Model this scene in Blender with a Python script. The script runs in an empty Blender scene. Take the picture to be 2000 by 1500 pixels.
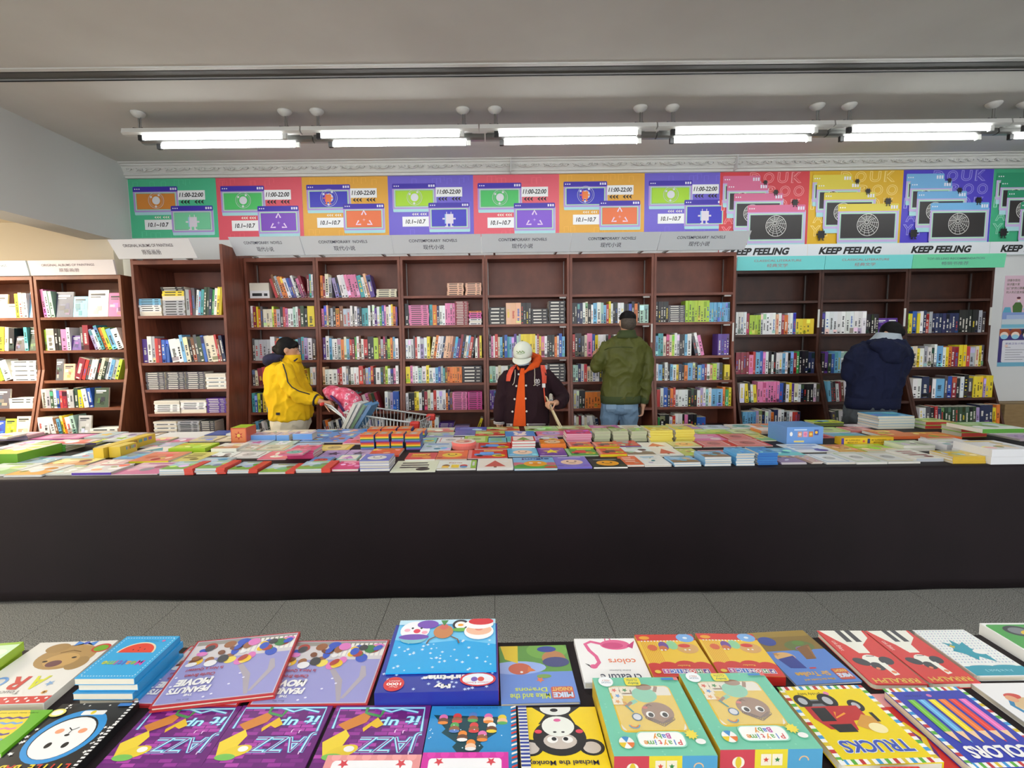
import bpy, bmesh, math, random
from mathutils import Vector, Matrix, noise as mnoise
R_ = math.radians
SC = bpy.context.scene
COL = SC.collection

# ------------------------------------------------------------------ camera
F, PPX, PPY, HC = 970.0, 969.0, 750.0, 1.53          # focal length / principal point for 2000x1500
PITCH, YAW, ROLL = R_(5.3), R_(-0.26), R_(-0.755)
RM = Matrix.Rotation(YAW, 3, 'Z') @ Matrix.Rotation(math.pi/2 - PITCH, 3, 'X') @ Matrix.Rotation(ROLL, 3, 'Z')
cd = bpy.data.cameras.new('camera'); cam = bpy.data.objects.new('camera', cd); COL.objects.link(cam)
cam.matrix_world = Matrix.Translation((0, 0, HC)) @ RM.to_4x4()
cd.sensor_width = 36.0; cd.lens = 36.0*F/2000.0; cd.shift_x = (1000-PPX)/2000.0; cd.clip_start = 0.02
SC.camera = cam
# ------------------------------------------------------------------ world, exposure, big lights
w = bpy.data.worlds.new('world'); SC.world = w; w.use_nodes = True
w.node_tree.nodes['Background'].inputs[0].default_value = (0.97, 0.985, 1.0, 1)
w.node_tree.nodes['Background'].inputs[1].default_value = 2.6
SC.view_settings.view_transform = 'Standard'; SC.view_settings.look = 'None'
SC.view_settings.gamma = 1.0; SC.view_settings.use_curve_mapping = False
SC.view_settings.exposure = 0.38
def area(name, loc, rot, sx, sy, watts, color):
    l = bpy.data.lights.new(name, 'AREA'); l.shape = 'RECTANGLE'; l.size = sx; l.size_y = sy
    l.energy = watts; l.color = color
    o = bpy.data.objects.new(name, l); COL.objects.link(o); o.location = loc; o.rotation_euler = rot
    return o
# rows of ceiling strip lights over the near table and behind the photographer (never in frame)
for yy, dn, up in ((1.45, 10, 24), (-1.5, 90, 55), (-4.5, 90, 55)):     # bare battens throw light down and up
    area('ceiling_row_light', (-.3, yy, 3.38), (0, 0, 0), 9.0, 0.16, dn, (1.0, 1.0, 0.99))
    area('ceiling_row_light', (-.8, yy, 3.39), (math.pi, 0, 0), 8.0, 0.16, up, (1.0, 1.0, 0.99))
# warm ceiling panels of the side room on the left
area('side_room_light', (-5.6, 4.1, 2.70), (R_(-12), 0, 0), 1.2, 0.5, 150, (1.0, 0.88, 0.70))
area('side_room_light', (-6.8, 2.6, 2.70), (0, 0, 0), 1.2, 1.2, 140, (1.0, 0.90, 0.74))

# ------------------------------------------------------------------ measuring helpers (photo pixel -> point in the room)
def _ray(px, py): return RM @ Vector(((px-PPX)/F, -(py-PPY)/F, -1.0))
def atY(px, py, Y):
    d = _ray(px, py); return Vector((0, 0, HC)) + d*(Y/d.y)
def atZ(px, py, Z):
    d = _ray(px, py); return Vector((0, 0, HC)) + d*((Z-HC)/d.z)

# ------------------------------------------------------------------ materials
def lin(c):
    return tuple(((v/255.0)/12.92 if v/255.0 <= 0.04045 else ((v/255.0+0.055)/1.055)**2.4) for v in c)
MATS = {}
def mat(name, rgb=(200, 200, 200), rough=0.6, metal=0.0, noise=None, bump=None, emit=None, spec=0.5, attr=False, sheen=0):
    if name in MATS: return MATS[name]
    m = bpy.data.materials.new(name); m.use_nodes = True; nt = m.node_tree; N = nt.nodes; L = nt.links
    b = N['Principled BSDF']; c = lin(rgb)
    b.inputs['Base Color'].default_value = (*c, 1); b.inputs['Roughness'].default_value = rough
    b.inputs['Metallic'].default_value = metal; b.inputs['Specular IOR Level'].default_value = spec
    if sheen: b.inputs['Sheen Weight'].default_value = sheen
    if attr:
        a = N.new('ShaderNodeAttribute'); a.attribute_name = 'Col'; L.new(a.outputs['Color'], b.inputs['Base Color'])
    tc = N.new('ShaderNodeTexCoord')
    if noise:                                            # (scale, stretch xyz, rgb2, contrast lo, hi)
        sc, st, rgb2, lo, hi = noise
        mp = N.new('ShaderNodeMapping'); mp.inputs['Scale'].default_value = st
        nz = N.new('ShaderNodeTexNoise'); nz.inputs['Scale'].default_value = sc; nz.inputs['Detail'].default_value = 5
        cr = N.new('ShaderNodeValToRGB'); cr.color_ramp.elements[0].position = lo; cr.color_ramp.elements[1].position = hi
        cr.color_ramp.elements[0].color = (*c, 1); cr.color_ramp.elements[1].color = (*lin(rgb2), 1)
        L.new(tc.outputs['Object'], mp.inputs[0]); L.new(mp.outputs[0], nz.inputs['Vector'])
        L.new(nz.outputs['Fac'], cr.inputs[0]); L.new(cr.outputs[0], b.inputs['Base Color'])
    if bump:                                             # (scale, strength, distance)
        nz2 = N.new('ShaderNodeTexNoise'); nz2.inputs['Scale'].default_value = bump[0]; nz2.inputs['Detail'].default_value = 4
        bp = N.new('ShaderNodeBump'); bp.inputs['Strength'].default_value = bump[1]; bp.inputs['Distance'].default_value = bump[2]
        L.new(tc.outputs['Object'], nz2.inputs['Vector']); L.new(nz2.outputs['Fac'], bp.inputs['Height'])
        L.new(bp.outputs[0], b.inputs['Normal'])
    if emit:
        b.inputs['Emission Color'].default_value = (*lin(emit[0]), 1); b.inputs['Emission Strength'].default_value = emit[1]
    MATS[name] = m; return m
PRINT = mat('printed_cover', rough=0.32, attr=True)
MATTE = mat('printed_paper', rough=0.7, attr=True, spec=0.3)
POSTER = mat('printed_poster', rough=0.45, attr=True)
WOODC = mat('red_brown_wood', (128, 72, 54), 0.42, noise=(6, (1, 6, 0.6), (102, 54, 40), .35, .7))
WOODR = mat('dark_brown_wood', (74, 40, 28), 0.42, noise=(6, (1, 6, 0.6), (52, 26, 18), .35, .7))
WOODL = mat('warm_brown_wood', (132, 78, 50), 0.42, noise=(6, (1, 6, 0.6), (104, 56, 36), .35, .7))
CEIL = mat('ceiling_paint', (212, 210, 205), 0.9, noise=(1.2, (1, 1, 1), (203, 200, 195), .35, .7))
WALL = mat('wall_paint', (220, 222, 222), 0.85, noise=(1.5, (1, 1, 1), (212, 214, 214), .3, .7))
PLASTER = mat('cornice_plaster', (214, 214, 210), 0.8, bump=(60, .25, .004))
CREAM = mat('cream_paint', (236, 224, 200), 0.85)
GRANITE = mat('grey_granite', (186, 188, 183), 0.34, noise=(210, (1, 1, 1), (86, 86, 83), .45, .57))
GROUT = mat('dark_grout', (70, 70, 68), 0.9)
CLOTH = mat('black_plum_cloth', (21, 12, 17), 0.6, noise=(3, (1, 1, 1), (27, 16, 22), .3, .7), bump=(350, .15, .002), spec=.3)
STEEL = mat('grey_metal', (150, 150, 148), 0.35, metal=0.85)
WHITEM = mat('white_enamel', (212, 212, 208), 0.4)
DARK = mat('black_plastic', (26, 26, 28), 0.5)
TUBE = mat('lit_tube', (255, 255, 255), 0.5, emit=((248, 252, 250), 14.0))

# ------------------------------------------------------------------ mesh helpers
class MB:
    """collects vertices, faces and one colour per face"""
    def __init__(s): s.v = []; s.f = []; s.c = []
    def add(s, vs, fs, col=(255, 255, 255)):
        n = len(s.v); s.v += [tuple(p) for p in vs]; s.f += [tuple(i+n for i in f) for f in fs]
        if col and isinstance(col[0], (tuple, list)): s.c += list(col)
        else: s.c += [col]*len(fs)
        return s
    def box(s, x0, y0, z0, x1, y1, z1, col=(255, 255, 255), T=None):
        vs = [(x0,y0,z0),(x1,y0,z0),(x1,y1,z0),(x0,y1,z0),(x0,y0,z1),(x1,y0,z1),(x1,y1,z1),(x0,y1,z1)]
        if T: vs = [T @ Vector(p) for p in vs]
        # order: bottom, top, front(-y), right(+x), back(+y), left(-x)
        return s.add(vs, [(0,3,2,1),(4,5,6,7),(0,1,5,4),(1,2,6,5),(2,3,7,6),(3,0,4,7)], col)
    def prism(s, pts, axis, a, b, col=(255, 255, 255)):
        """polygon of (u,v) extruded along axis x (u,v = y,z), y (u,v = x,z) or z (u,v = x,y)"""
        n = len(pts)
        g = {'x': lambda u, v, t: (t, u, v), 'y': lambda u, v, t: (u, t, v), 'z': lambda u, v, t: (u, v, t)}[axis]
        vs = [g(u, v, a) for u, v in pts] + [g(u, v, b) for u, v in pts]
        fs = [tuple(range(n))[::-1], tuple(range(n, 2*n))] + [(i, (i+1) % n, (i+1) % n+n, i+n) for i in range(n)]
        return s.add(vs, fs, col)
    def tube(s, pts, r, n=8, col=(255, 255, 255), cap=True):
        pts = [Vector(p) for p in pts]; rr = r if isinstance(r, (list, tuple)) else [r]*len(pts)
        rings = []; up = None
        for i, p in enumerate(pts):
            d = (pts[min(i+1, len(pts)-1)] - pts[max(i-1, 0)]).normalized()
            a = up if up is not None else (Vector((0,0,1)) if abs(d.z) < .9 else Vector((1,0,0)))
            x = d.cross(a).normalized(); y = x.cross(d).normalized(); up = y
            rings.append([p + (x*math.cos(2*math.pi*k/n) + y*math.sin(2*math.pi*k/n))*rr[i] for k in range(n)])
        return s.rings(rings, col, cap)
    def rings(s, rings, col=(255, 255, 255), cap=True):
        n = len(rings[0]); vs = [p for r in rings for p in r]; fs = []
        for i in range(len(rings)-1):
            for k in range(n): fs.append((i*n+k, i*n+(k+1) % n, (i+1)*n+(k+1) % n, (i+1)*n+k))
        if cap: fs.append(tuple(range(n))[::-1]); fs.append(tuple(range((len(rings)-1)*n, len(rings)*n)))
        return s.add(vs, fs, col)
    def ell(s, c, rx, ry, rz, n=16, m=10, col=(255, 255, 255), T=None):
        c = Vector(c); rings = []
        for j in range(m+1):
            t = -math.pi/2 + math.pi*j/m; t = max(-1.5, min(1.5, t))
            rings.append([Vector((rx*math.cos(t)*math.cos(2*math.pi*k/n), ry*math.cos(t)*math.sin(2*math.pi*k/n), rz*math.sin(t))) for k in range(n)])
        if T: rings = [[T @ p for p in r] for r in rings]
        return s.rings([[p + c for p in r] for r in rings], col)
    def mesh(s, name, m, smooth=False, colors=False):
        me = bpy.data.meshes.new(name); me.from_pydata([tuple(p) for p in s.v], [], s.f)
        if m: me.materials.append(m)
        if colors:
            at = me.color_attributes.new('Col', 'FLOAT_COLOR', 'CORNER'); buf = []
            for p, c in zip(me.polygons, s.c):
                l = lin(c); buf += [l[0], l[1], l[2], 1.0]*p.loop_total
            at.data.foreach_set('color', buf)
        if smooth: me.polygons.foreach_set('use_smooth', [True]*len(me.polygons))
        me.update(); return me
    def build(s, name, m, parent=None, loc=(0, 0, 0), rz=0.0, smooth=False, colors=False, **tags):
        return obj(name, s.mesh(name, m, smooth, colors), parent, loc, rz, **tags)
def obj(name, data, parent=None, loc=(0, 0, 0), rz=0.0, **tags):
    o = bpy.data.objects.new(name, data); COL.objects.link(o); o.location = loc
    if rz: o.rotation_euler = (0, 0, rz)
    if parent: o.parent = parent
    for k, v in tags.items(): o[k] = v
    return o
def thing(name, label, cat, loc=(0, 0, 0), rz=0.0, group=None):
    o = obj(name, None, None, loc, rz, label=label, category=cat)
    o.empty_display_size = .1
    if group: o['group'] = group
    return o
def bevel(o, w=.004, seg=2):
    b = o.modifiers.new('bevel', 'BEVEL'); b.width = w; b.segments = seg; b.limit_method = 'ANGLE'; return o

# ------------------------------------------------------------------ flat print: lettering and pictures laid on real panels
_TXT = {}
def text_mesh(s, bold=0.0):
    k = (s, bold)
    if k not in _TXT:
        cu = bpy.data.curves.new('lettering', 'FONT'); cu.body = s; cu.resolution_u = 3; cu.offset = bold
        cu.align_x = 'CENTER'; cu.align_y = 'CENTER'
        o = bpy.data.objects.new('lettering', cu); COL.objects.link(o)
        dg = bpy.context.evaluated_depsgraph_get(); ev = o.evaluated_get(dg); me = ev.to_mesh()
        vs = [(v.co.x, v.co.y) for v in me.vertices]; fs = [tuple(p.vertices) for p in me.polygons]
        ev.to_mesh_clear(); bpy.data.objects.remove(o); bpy.data.curves.remove(cu)
        xs = [v[0] for v in vs] or [0, 1]; ys = [v[1] for v in vs] or [0, 1]
        x0, x1, y0, y1 = min(xs), max(xs), min(ys), max(ys)
        _TXT[k] = ([(x-(x0+x1)/2, y-(y0+y1)/2) for x, y in vs], fs, max(x1-x0, 1e-6), max(y1-y0, 1e-6))
    return _TXT[k]
class Art:
    """vector drawing on a w x h sheet, coordinates 0..1 (u right, v up)"""
    def __init__(s, w, h, dz=.00004): s.w = w; s.h = h; s.dz = dz; s.l = 1; s.sub = 0; s.m = MB()
    def _put(s, pts, fs, c, keep=False):
        z = (s.l+s.sub*.04)*s.dz
        for f in fs:                                   # shapes are trimmed to the sheet
            P = [pts[i] for i in f]
            if any(u < -1e-6 or u > 1+1e-6 or v < -1e-6 or v > 1+1e-6 for u, v in P):
                for ax, lim, sg in ((0, 0.0, 1), (0, 1.0, -1), (1, 0.0, 1), (1, 1.0, -1)):
                    out = []
                    for a, b in zip(P, P[1:]+P[:1]):
                        da, db = (a[ax]-lim)*sg, (b[ax]-lim)*sg
                        if da >= 0: out.append(a)
                        if da*db < 0: t = da/(da-db); out.append((a[0]+(b[0]-a[0])*t, a[1]+(b[1]-a[1])*t))
                    P = out
                    if len(P) < 3: break
                if len(P) < 3: continue
            s.m.add([(u*s.w, v*s.h, z) for u, v in P], [tuple(range(len(P)))], c)
        if keep: s.sub += 1
        else: s.l += 1+math.ceil(s.sub*.04); s.sub = 0
    def poly(s, pts, c, keep=False): s._put(pts, [tuple(range(len(pts)))], c, keep)
    def rect(s, u0, v0, u1, v1, c, keep=False): s.poly([(u0, v0), (u1, v0), (u1, v1), (u0, v1)], c, keep)
    def ell(s, u, v, ru, rv, c, n=20, rot=0, a0=0, a1=360, keep=False):
        """ru, rv as shares of the sheet width; round on the sheet"""
        q = s.w/s.h; pts = []; full = a1-a0 >= 360
        for i in range(n if full else n+1):
            t = R_(a0 + (a1-a0)*i/n); x, y = ru*math.cos(t), rv*math.sin(t); r = R_(rot)
            pts.append((u + x*math.cos(r)-y*math.sin(r), v + (x*math.sin(r)+y*math.cos(r))*q))
        s.poly(pts, c, keep)
    def ring(s, u, v, ru, rv, wd, c, n=28, a0=0, a1=360):
        q = s.w/s.h; pts = []; fs = []
        for i in range(n+1):
            t = R_(a0 + (a1-a0)*i/n); cs, sn = math.cos(t), math.sin(t)
            pts += [(u+ru*cs, v+rv*sn*q), (u+(ru-wd)*cs, v+(rv-wd)*sn*q)]
            if i: fs.append((2*i-2, 2*i-1, 2*i+1, 2*i))
        s._put(pts, fs, c)
    def rrect(s, u0, v0, u1, v1, r, c, n=5):
        q = s.w/s.h; pts = []
        for cx, cy, a in ((u1-r, v0+r*q, -90), (u1-r, v1-r*q, 0), (u0+r, v1-r*q, 90), (u0+r, v0+r*q, 180)):
            for i in range(n+1):
                t = R_(a+90*i/n); pts.append((cx+r*math.cos(t), cy+r*q*math.sin(t)))
        s.poly(pts, c)
    def line(s, pts, wd, c):
        q = s.w/s.h; P = [Vector((u, v/q)) for u, v in pts]; out = []; fs = []
        for i, p in enumerate(P):
            d = (P[min(i+1, len(P)-1)]-P[max(i-1, 0)]); d = d.normalized() if d.length > 1e-9 else Vector((1, 0))
            nn = Vector((-d.y, d.x))*wd/2
            out += [((p+nn).x, (p+nn).y*q), ((p-nn).x, (p-nn).y*q)]
            if i: fs.append((2*i-2, 2*i-1, 2*i+1, 2*i))
        s._put(out, fs, c)
    def text(s, t, u, v, wd, c, ht=None, bold=0.0, shear=0.0, rot=0.0, outline=None):
        """wd = text width as a share of the sheet width; ht = height as a share of the sheet height"""
        if outline: s.text(t, u, v, wd*1.03, outline[0], ht and ht*1.1, bold+outline[1], shear, rot)
        vs, fs, W, H = text_mesh(t, bold); k = wd*s.w/W if wd else ht*s.h/.73; ky = k if ht is None or not wd else ht*s.h/H; r = R_(rot); pts = []
        for x, y in vs:
            x, y = x*k + y*ky*shear, y*ky
            pts.append((u + (x*math.cos(r)-y*math.sin(r))/s.w, v + (x*math.sin(r)+y*math.cos(r))/s.h))
        s._put(pts, fs, c)
    def star(s, u, v, r, c, n=5, k=.45, rot=90):
        q = s.w/s.h
        s.poly([(u + (r if i % 2 == 0 else r*k)*math.cos(R_(rot+180*i/n)), v + q*(r if i % 2 == 0 else r*k)*math.sin(R_(rot+180*i/n))) for i in range(2*n)], c)
    def build(s, name, parent, loc=(0, 0, 0), rot=None, m=None, flip=False):
        o = s.m.build(name, m or PRINT, parent, loc, colors=True)
        if rot: o.rotation_euler = rot
        return o
# ================================================================== THE SETTING
def struct(name, mb, m, label=None, **k):
    o = mb.build(name, m, kind='structure', **k)
    if label: o['label'] = label
    return o
ZC = 3.55; YB = 5.92; XL = -4.18
fl = struct('floor', MB().box(-8.2, -7, -.12, 9.6, 6.2, -.012), GROUT, 'grey speckled granite tile floor')
tile = MB().box(-.3072, -.299, -.012, .3072, .299, 0).mesh('floor_tile', GRANITE)
for i in range(-9, 11):
    for j in range(-2, 10):
        obj('floor_tile', tile, fl, (i*.617 - .32, .32 + j*.6, 0))
struct('ceiling', MB().box(XL-.3, -7, ZC, 9.6, 3.90, ZC+.1).box(XL-.3, 4.06, ZC, 9.6, 6.1, ZC+.1)
       .box(XL-.3, 3.89, ZC+.09, 9.6, 4.07, ZC+.16), CEIL, 'off-white painted ceiling')
d = struct('trim_1', MB().box(XL, 3.91, ZC+.03, 9.6, 3.955, ZC+.085), DARK, 'black slotted air diffuser running along the ceiling')
MB().box(XL, 3.955, ZC+.012, 9.6, 4.035, ZC+.03).build('diffuser_blade', mat('dark_grey_metal', (92, 92, 90), .6), d)
MB().box(XL, 3.865, ZC-.008, 9.6, 3.905, ZC).build('flange', WHITEM, d)
MB().box(XL, 4.047, ZC-.004, 9.6, 4.056, ZC+.002).build('flange', DARK, d)
struct('wall_back', MB().box(XL-.3, YB, 0, 9.6, YB+.15, ZC), WALL, 'pale wall behind the bookcases')
struct('wall_left', MB().box(XL-.3, -7, 2.67, XL, YB, ZC), mat('shaded_wall_paint', (206, 209, 207), .85), 'painted beam wall above the opening on the left')  # same paint as the other walls, its shade put into the colour
struct('wall_right', MB().box(9.5, -7, 0, 9.6, YB, ZC), WALL)
struct('wall_side_room', MB().box(-8.2, 5.62, 0, XL-.3, 5.75, 2.95).box(XL-.3, 5.62, 0, XL, 5.75, 2.668).box(-8.3, -2, 0, -8.2, 5.75, 2.95), CREAM, 'cream wall of the side room')
struct('ceiling_side_room', MB().box(-8.3, -7, 2.86, XL-.3, 5.75, 2.95), CREAM, 'cream ceiling of the side room')
# cornice: stepped moulding with a row of scroll reliefs
prof = [(YB, 3.40), (YB-.03, 3.40), (YB-.03, 3.425), (YB-.05, 3.43), (YB-.05, 3.445), (YB-.045, 3.45), (YB-.085, 3.515),
        (YB-.10, 3.52), (YB-.10, 3.535), (YB-.13, 3.54), (YB-.135, ZC), (YB, ZC)]
co = struct('trim_2', MB().prism(prof, 'x', XL, 9.5), PLASTER, 'white plaster cornice with scroll relief under the ceiling')
sp = []
for k in range(15):
    t = k/14*2.6*math.pi; r = .026*(1-.75*k/14); sp.append((math.cos(t)*r-.03, -.004, math.sin(t)*r))
scroll = MB().tube([(.075, -.003, -.012), (.05, -.004, .018), (.02, -.004, .02), (-.004, -.004, 0)] + sp, .0065, 6)
scroll.tube([(.03, -.003, .012), (.055, -.005, -.008), (.04, -.004, -.022)], .005, 5)
sm = scroll.mesh('scroll_relief', PLASTER, True)
i = 0; x = XL+.12
while x < 7.4:
    o = obj('scroll_relief', sm, co, (x, YB-.071, 3.482)); o.rotation_euler = (R_(-28), 0, 0); o.scale = (1.25, 1.3, -1.25 if i % 2 else 1.25)
    i += 1; x += .165
for x in (.22, 2.78): MB().box(x, YB-.137, 3.40, x+.006, YB-.02, ZC).build('joint', WALL, co)

# ================================================================== WALL POSTERS
INK = (28, 26, 30)
def window_frame(a, u0, v0, u1, v1, bar, screen, q, edge=(178, 150, 214)):
    """a drawn computer window: offset shadow, purple rim, mint line, title bar with dots, coloured screen"""
    t = .018
    a.rrect(u0+.005, v0-.05, u1+.006, v1-.06, .012, (168, 216, 222))
    a.rrect(u0, v0, u1, v1, .012, edge)
    a.rrect(u0, v1-.085, u1, v1, .012, bar); a.rect(u0, v1-.085, u1, v1-.05, bar)
    for k in range(3): a.ell(u0+.025+.024*k, v1-.042, .0075, .0075, (240, 240, 246), 8, keep=True)
    for k in range(3): a.rect(u1-.085+.027*k, v1-.06, u1-.067+.027*k, v1-.022, (232, 232, 246), keep=True)
    a.l += 1
    a.rect(u0+.022, v0+.03, u1-.022, v1-.1, (176, 226, 190)); a.rect(u0+.034, v0+.045, u1-.034, v1-.115, (110, 90, 150))
    a.rect(u0+.037, v0+.05, u1-.037, v1-.12, screen)
def orbit(a, u, v, r, c=(222, 224, 230), rings=True):
    if rings: a.ring(u, v, r*2, r*2, .005, tuple(int(x*.9) for x in c)); a.ring(u, v, r*1.6, r*1.6, .003, tuple(int(x*.85) for x in c))
    a.ell(u, v, r, r, c)
    for an in (60, 145, 265): a.ell(u+1.5*r*math.cos(R_(an)), v+1.5*r*math.sin(R_(an))*a.w/a.h, r*.28, r*.28, c, 10)
def blocky(a, u, v, k, c, c2=None):
    """small block-shaped figure with feelers"""
    q = a.w/a.h
    for x0, y0, x1, y1 in ((-.5, -.55, .5, .55), (-.32, .55, -.24, .8), (.2, .55, .28, .8), (-.78, -.08, -.5, .1), (.5, -.08, .78, .1),
                           (-.34, -.8, -.16, -.55), (.14, -.8, .32, -.55), (-.48, -.92, -.14, -.8), (.14, -.92, .48, -.8)):
        a.rect(u+x0*k, v+y0*k*q, u+x1*k, v+y1*k*q, c, keep=True)
    a.l += 1
    if c2: a.rect(u-.5*k, v-.55*k*q, u-.38*k, v+.55*k*q, c2)
def chevrons(a, u, v, s):
    for a0 in (90, 210, 330):
        x, y = u+s*math.cos(R_(a0)), v+s*math.sin(R_(a0))*a.w/a.h
        p = [(x + s*.42*math.cos(R_(a0+b)), y + s*.42*math.sin(R_(a0+b))*a.w/a.h) for b in (-125, 0, 125)]
        a.line(p, s*.22, (236, 214, 240))
    a.star(u, v, s*.28, (236, 214, 240), 4, .15)
def poster(name, label, x0, x1, z0, z1, draw, group=None, y=YB):
    t = .006
    o = MB().box(0, 0, 0, x1-x0, t, z1-z0).build(name, mat('poster_board', (228, 230, 232), .6), loc=(x0, y-t-.0005, z0), label=label, category='poster')
    if group: o['group'] = group
    a = Art(x1-x0, z1-z0, .00012); draw(a); a.build('poster_print', o, (0, 0, 0), (math.pi/2, 0, 0), POSTER)
    return o
def hours_poster(bg, s1, s2, mode1, mode2):
    def d(a):
        a.rect(0, 0, 1, 1, bg); dk = tuple(min(255, int(c*1.0+14)) for c in bg)
        rnd = random.Random(sum(bg))
        for k in range(16):
            u, v = rnd.uniform(.02, .92), rnd.choice([.04, .06, .9, .93, .5]); 
            a.line([(u, v-.05), (u, v+.05), (u+.05, v+.05), (u+.05, v-.02)], .006, dk)
        window_frame(a, .05, .44, .56, .87, (62, 44, 170), s1, 0)
        a.rect(.56, .64, .87, .80, (238, 240, 242)); a.text('11:00-22:00', .715, .725, .27, INK, .075, .028, .18)
        for k in range(6):
            u = .60+.036*k+(.05 if k > 2 else 0); a.poly([(u-.014, .605), (u+.022, .645), (u+.012, .605), (u+.022, .565)], INK, True)
        a.l += 1
        for k in range(6):
            u = .285+.026*k+(.018 if k > 2 else 0); a.poly([(u-.010, .35), (u+.014, .375), (u+.008, .35), (u+.014, .325)], (240, 236, 220), True)
        a.l += 1
        a.rect(.16, .14, .50, .31, (238, 240, 242)); a.text('10.1~10.7', .315, .225, .23, INK, .075, .028, .18)
        window_frame(a, .47, .09, .95, .54, (62, 44, 170), s2, 0)
        if mode1 == 'orbit': orbit(a, .31, .635, .045)
        else:
            orbit(a, .31, .645, .05, (214, 222, 240)); blocky(a, .30, .64, .075, (236, 128, 62), (222, 70, 140))
        if mode2 == 'chev': chevrons(a, .71, .265, .075)
        else: blocky(a, .71, .265, .10, (222, 214, 226), (150, 196, 226))
    return d
GRN, RED_, YEL, VIO = (78, 190, 144), (222, 88, 104), (226, 168, 62), (112, 98, 206)
OR, GR2, LIM, BLU = (214, 136, 52), (78, 196, 104), (168, 218, 44), (58, 56, 190)
PX = [-4.17, -3.163, -2.178, -1.19, -.207, .785, 1.772, 2.637]
specs = [('green', GRN, OR, (120, 206, 160), 'orbit', 'block', 'green opening-hours poster in the corner above the painting albums case'),
         ('red', RED_, GR2, (126, 74, 190), 'orbit', 'chev', 'leftmost red opening-hours poster with green and purple screens'),
         ('yellow', YEL, BLU, (232, 118, 70), 'block', 'chev', 'yellow opening-hours poster left of the first violet one'),
         ('violet', VIO, LIM, BLU, 'orbit', 'block', 'violet opening-hours poster between yellow and red posters'),
         ('red', (226, 96, 112), GR2, (128, 82, 206), 'orbit', 'chev', 'red opening-hours poster in the middle of the poster row'),
         ('yellow', YEL, BLU, (232, 118, 70), 'block', 'chev', 'yellow opening-hours poster right of the middle red poster'),
         ('violet', VIO, LIM, BLU, 'orbit', 'block', 'violet opening-hours poster partly covered by the red sphere poster')]
for i, (n, bg, s1, s2, m1, m2, lab) in enumerate(specs):
    z1 = 3.398; z0 = 2.705 if i in (1, 4) else 2.735
    x1 = PX[i+1] if i < 6 else PX[i]+.99
    poster('wall_poster', lab, PX[i], x1-.001, z0, z1, hours_poster(bg, s1, s2, m1, m2), 'posters above the bookcases', YB+(.0045 if i == 6 else 0)-(.002*(i % 2)))
def sphere_poster(bg, bar, letters):
    def d(a):
        B = .155                                     # white band with the slogan
        a.rect(0, 0, 1, 1, bg)
        lc = tuple(min(255, int(c*.6+110)) for c in bg)
        for j, row in enumerate(letters):            # outlined background lettering
            v = .93-.155*j
            for k, chx in enumerate(row):
                u = .08+.155*k+(.03 if j % 2 else 0)
                if chx == ' ' or u > .97: continue
                vs, fs, W, H = text_mesh(chx, .035); vs2, fs2, W2, H2 = text_mesh(chx, -.012)
                for vv, ff, cc in ((vs, fs, lc), (vs2, fs2, bg)):
                    kx, ky = .12/W, .125/H
                    a._put([(u+x*kx+y*ky*.05, v+y*ky) for x, y in vv], ff, cc)
        for k in range(4):
            s = .62+.13*k; u0 = (.03, .075, .155, .31)[k]; v1 = (.955, .87, .75, .615)[k]; wd = (.42, .46, .55, .65)[k]; hh = (.31, .35, .42, .445)[k]
            window_frame(a, u0, v1-hh, u0+wd, v1, bar, (48, 45, 46), 0, (196, 176, 222))
            cu, cv, r = u0+wd*.5, v1-hh*.55, wd*.18
            if k < 3: cu -= wd*.12
            a.ell(cu, cv, r, r, (48, 45, 46)); a.ring(cu, cv, r, r, .006, (220, 220, 216))
            for m_ in range(1, 6):
                f_ = m_/6; a.ring(cu-r*.12*(1-f_), cv+r*.3*(1-f_), r*f_, r*f_*.92, .0045, (206, 206, 202), 20)
            for m_ in range(12):
                t = 2*math.pi*m_/12; q = a.w/a.h
                a.line([(cu-r*.12+r*.12*math.cos(t), cv+r*.3+r*.12*math.sin(t)*q), (cu+r*.96*math.cos(t+.2), cv+r*.96*math.sin(t+.2)*q)], .0045, (206, 206, 202))
        blocky(a, .50, .875, .035, INK); blocky(a, .62, .76, .042, INK); blocky(a, .84, .64, .055, INK); blocky(a, .14, .265, .07, INK)
        a.rect(-.001, 0, 1.001, B, (224, 228, 234))
        a.text('KEEP FEELING', .46, .075, .66, (24, 24, 26), .085, .05, .32)
    return d
XS = [2.645, 3.681, 4.769, 5.818, 6.87]
LT = ['  DOUK&', ' SYBOOK', 'PLAYOK&', 'AIR   &', 'YPLAY O']
sp_ = [((214, 66, 76), (216, 110, 150), 'red wireframe-sphere poster right of the contemporary novels headers'),
       ((222, 176, 30), (224, 206, 76), 'mustard yellow wireframe-sphere poster above the turquoise headers'),
       ((78, 66, 196), (116, 178, 226), 'violet blue wireframe-sphere poster above the mint green header'),
       ((64, 172, 128), (44, 150, 110), 'green wireframe-sphere poster at the right edge of the photo')]
for i, (bg, bar, lab) in enumerate(sp_):
    poster('wall_poster', lab, XS[i], XS[i+1]-.001, 2.42, 3.398, sphere_poster(bg, bar, LT), 'posters above the bookcases', YB-.001*(i % 2))
CJ = ['健康你我他', '采健露大家', '出门就把口罩戴', '利人利己显关爱']
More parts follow.
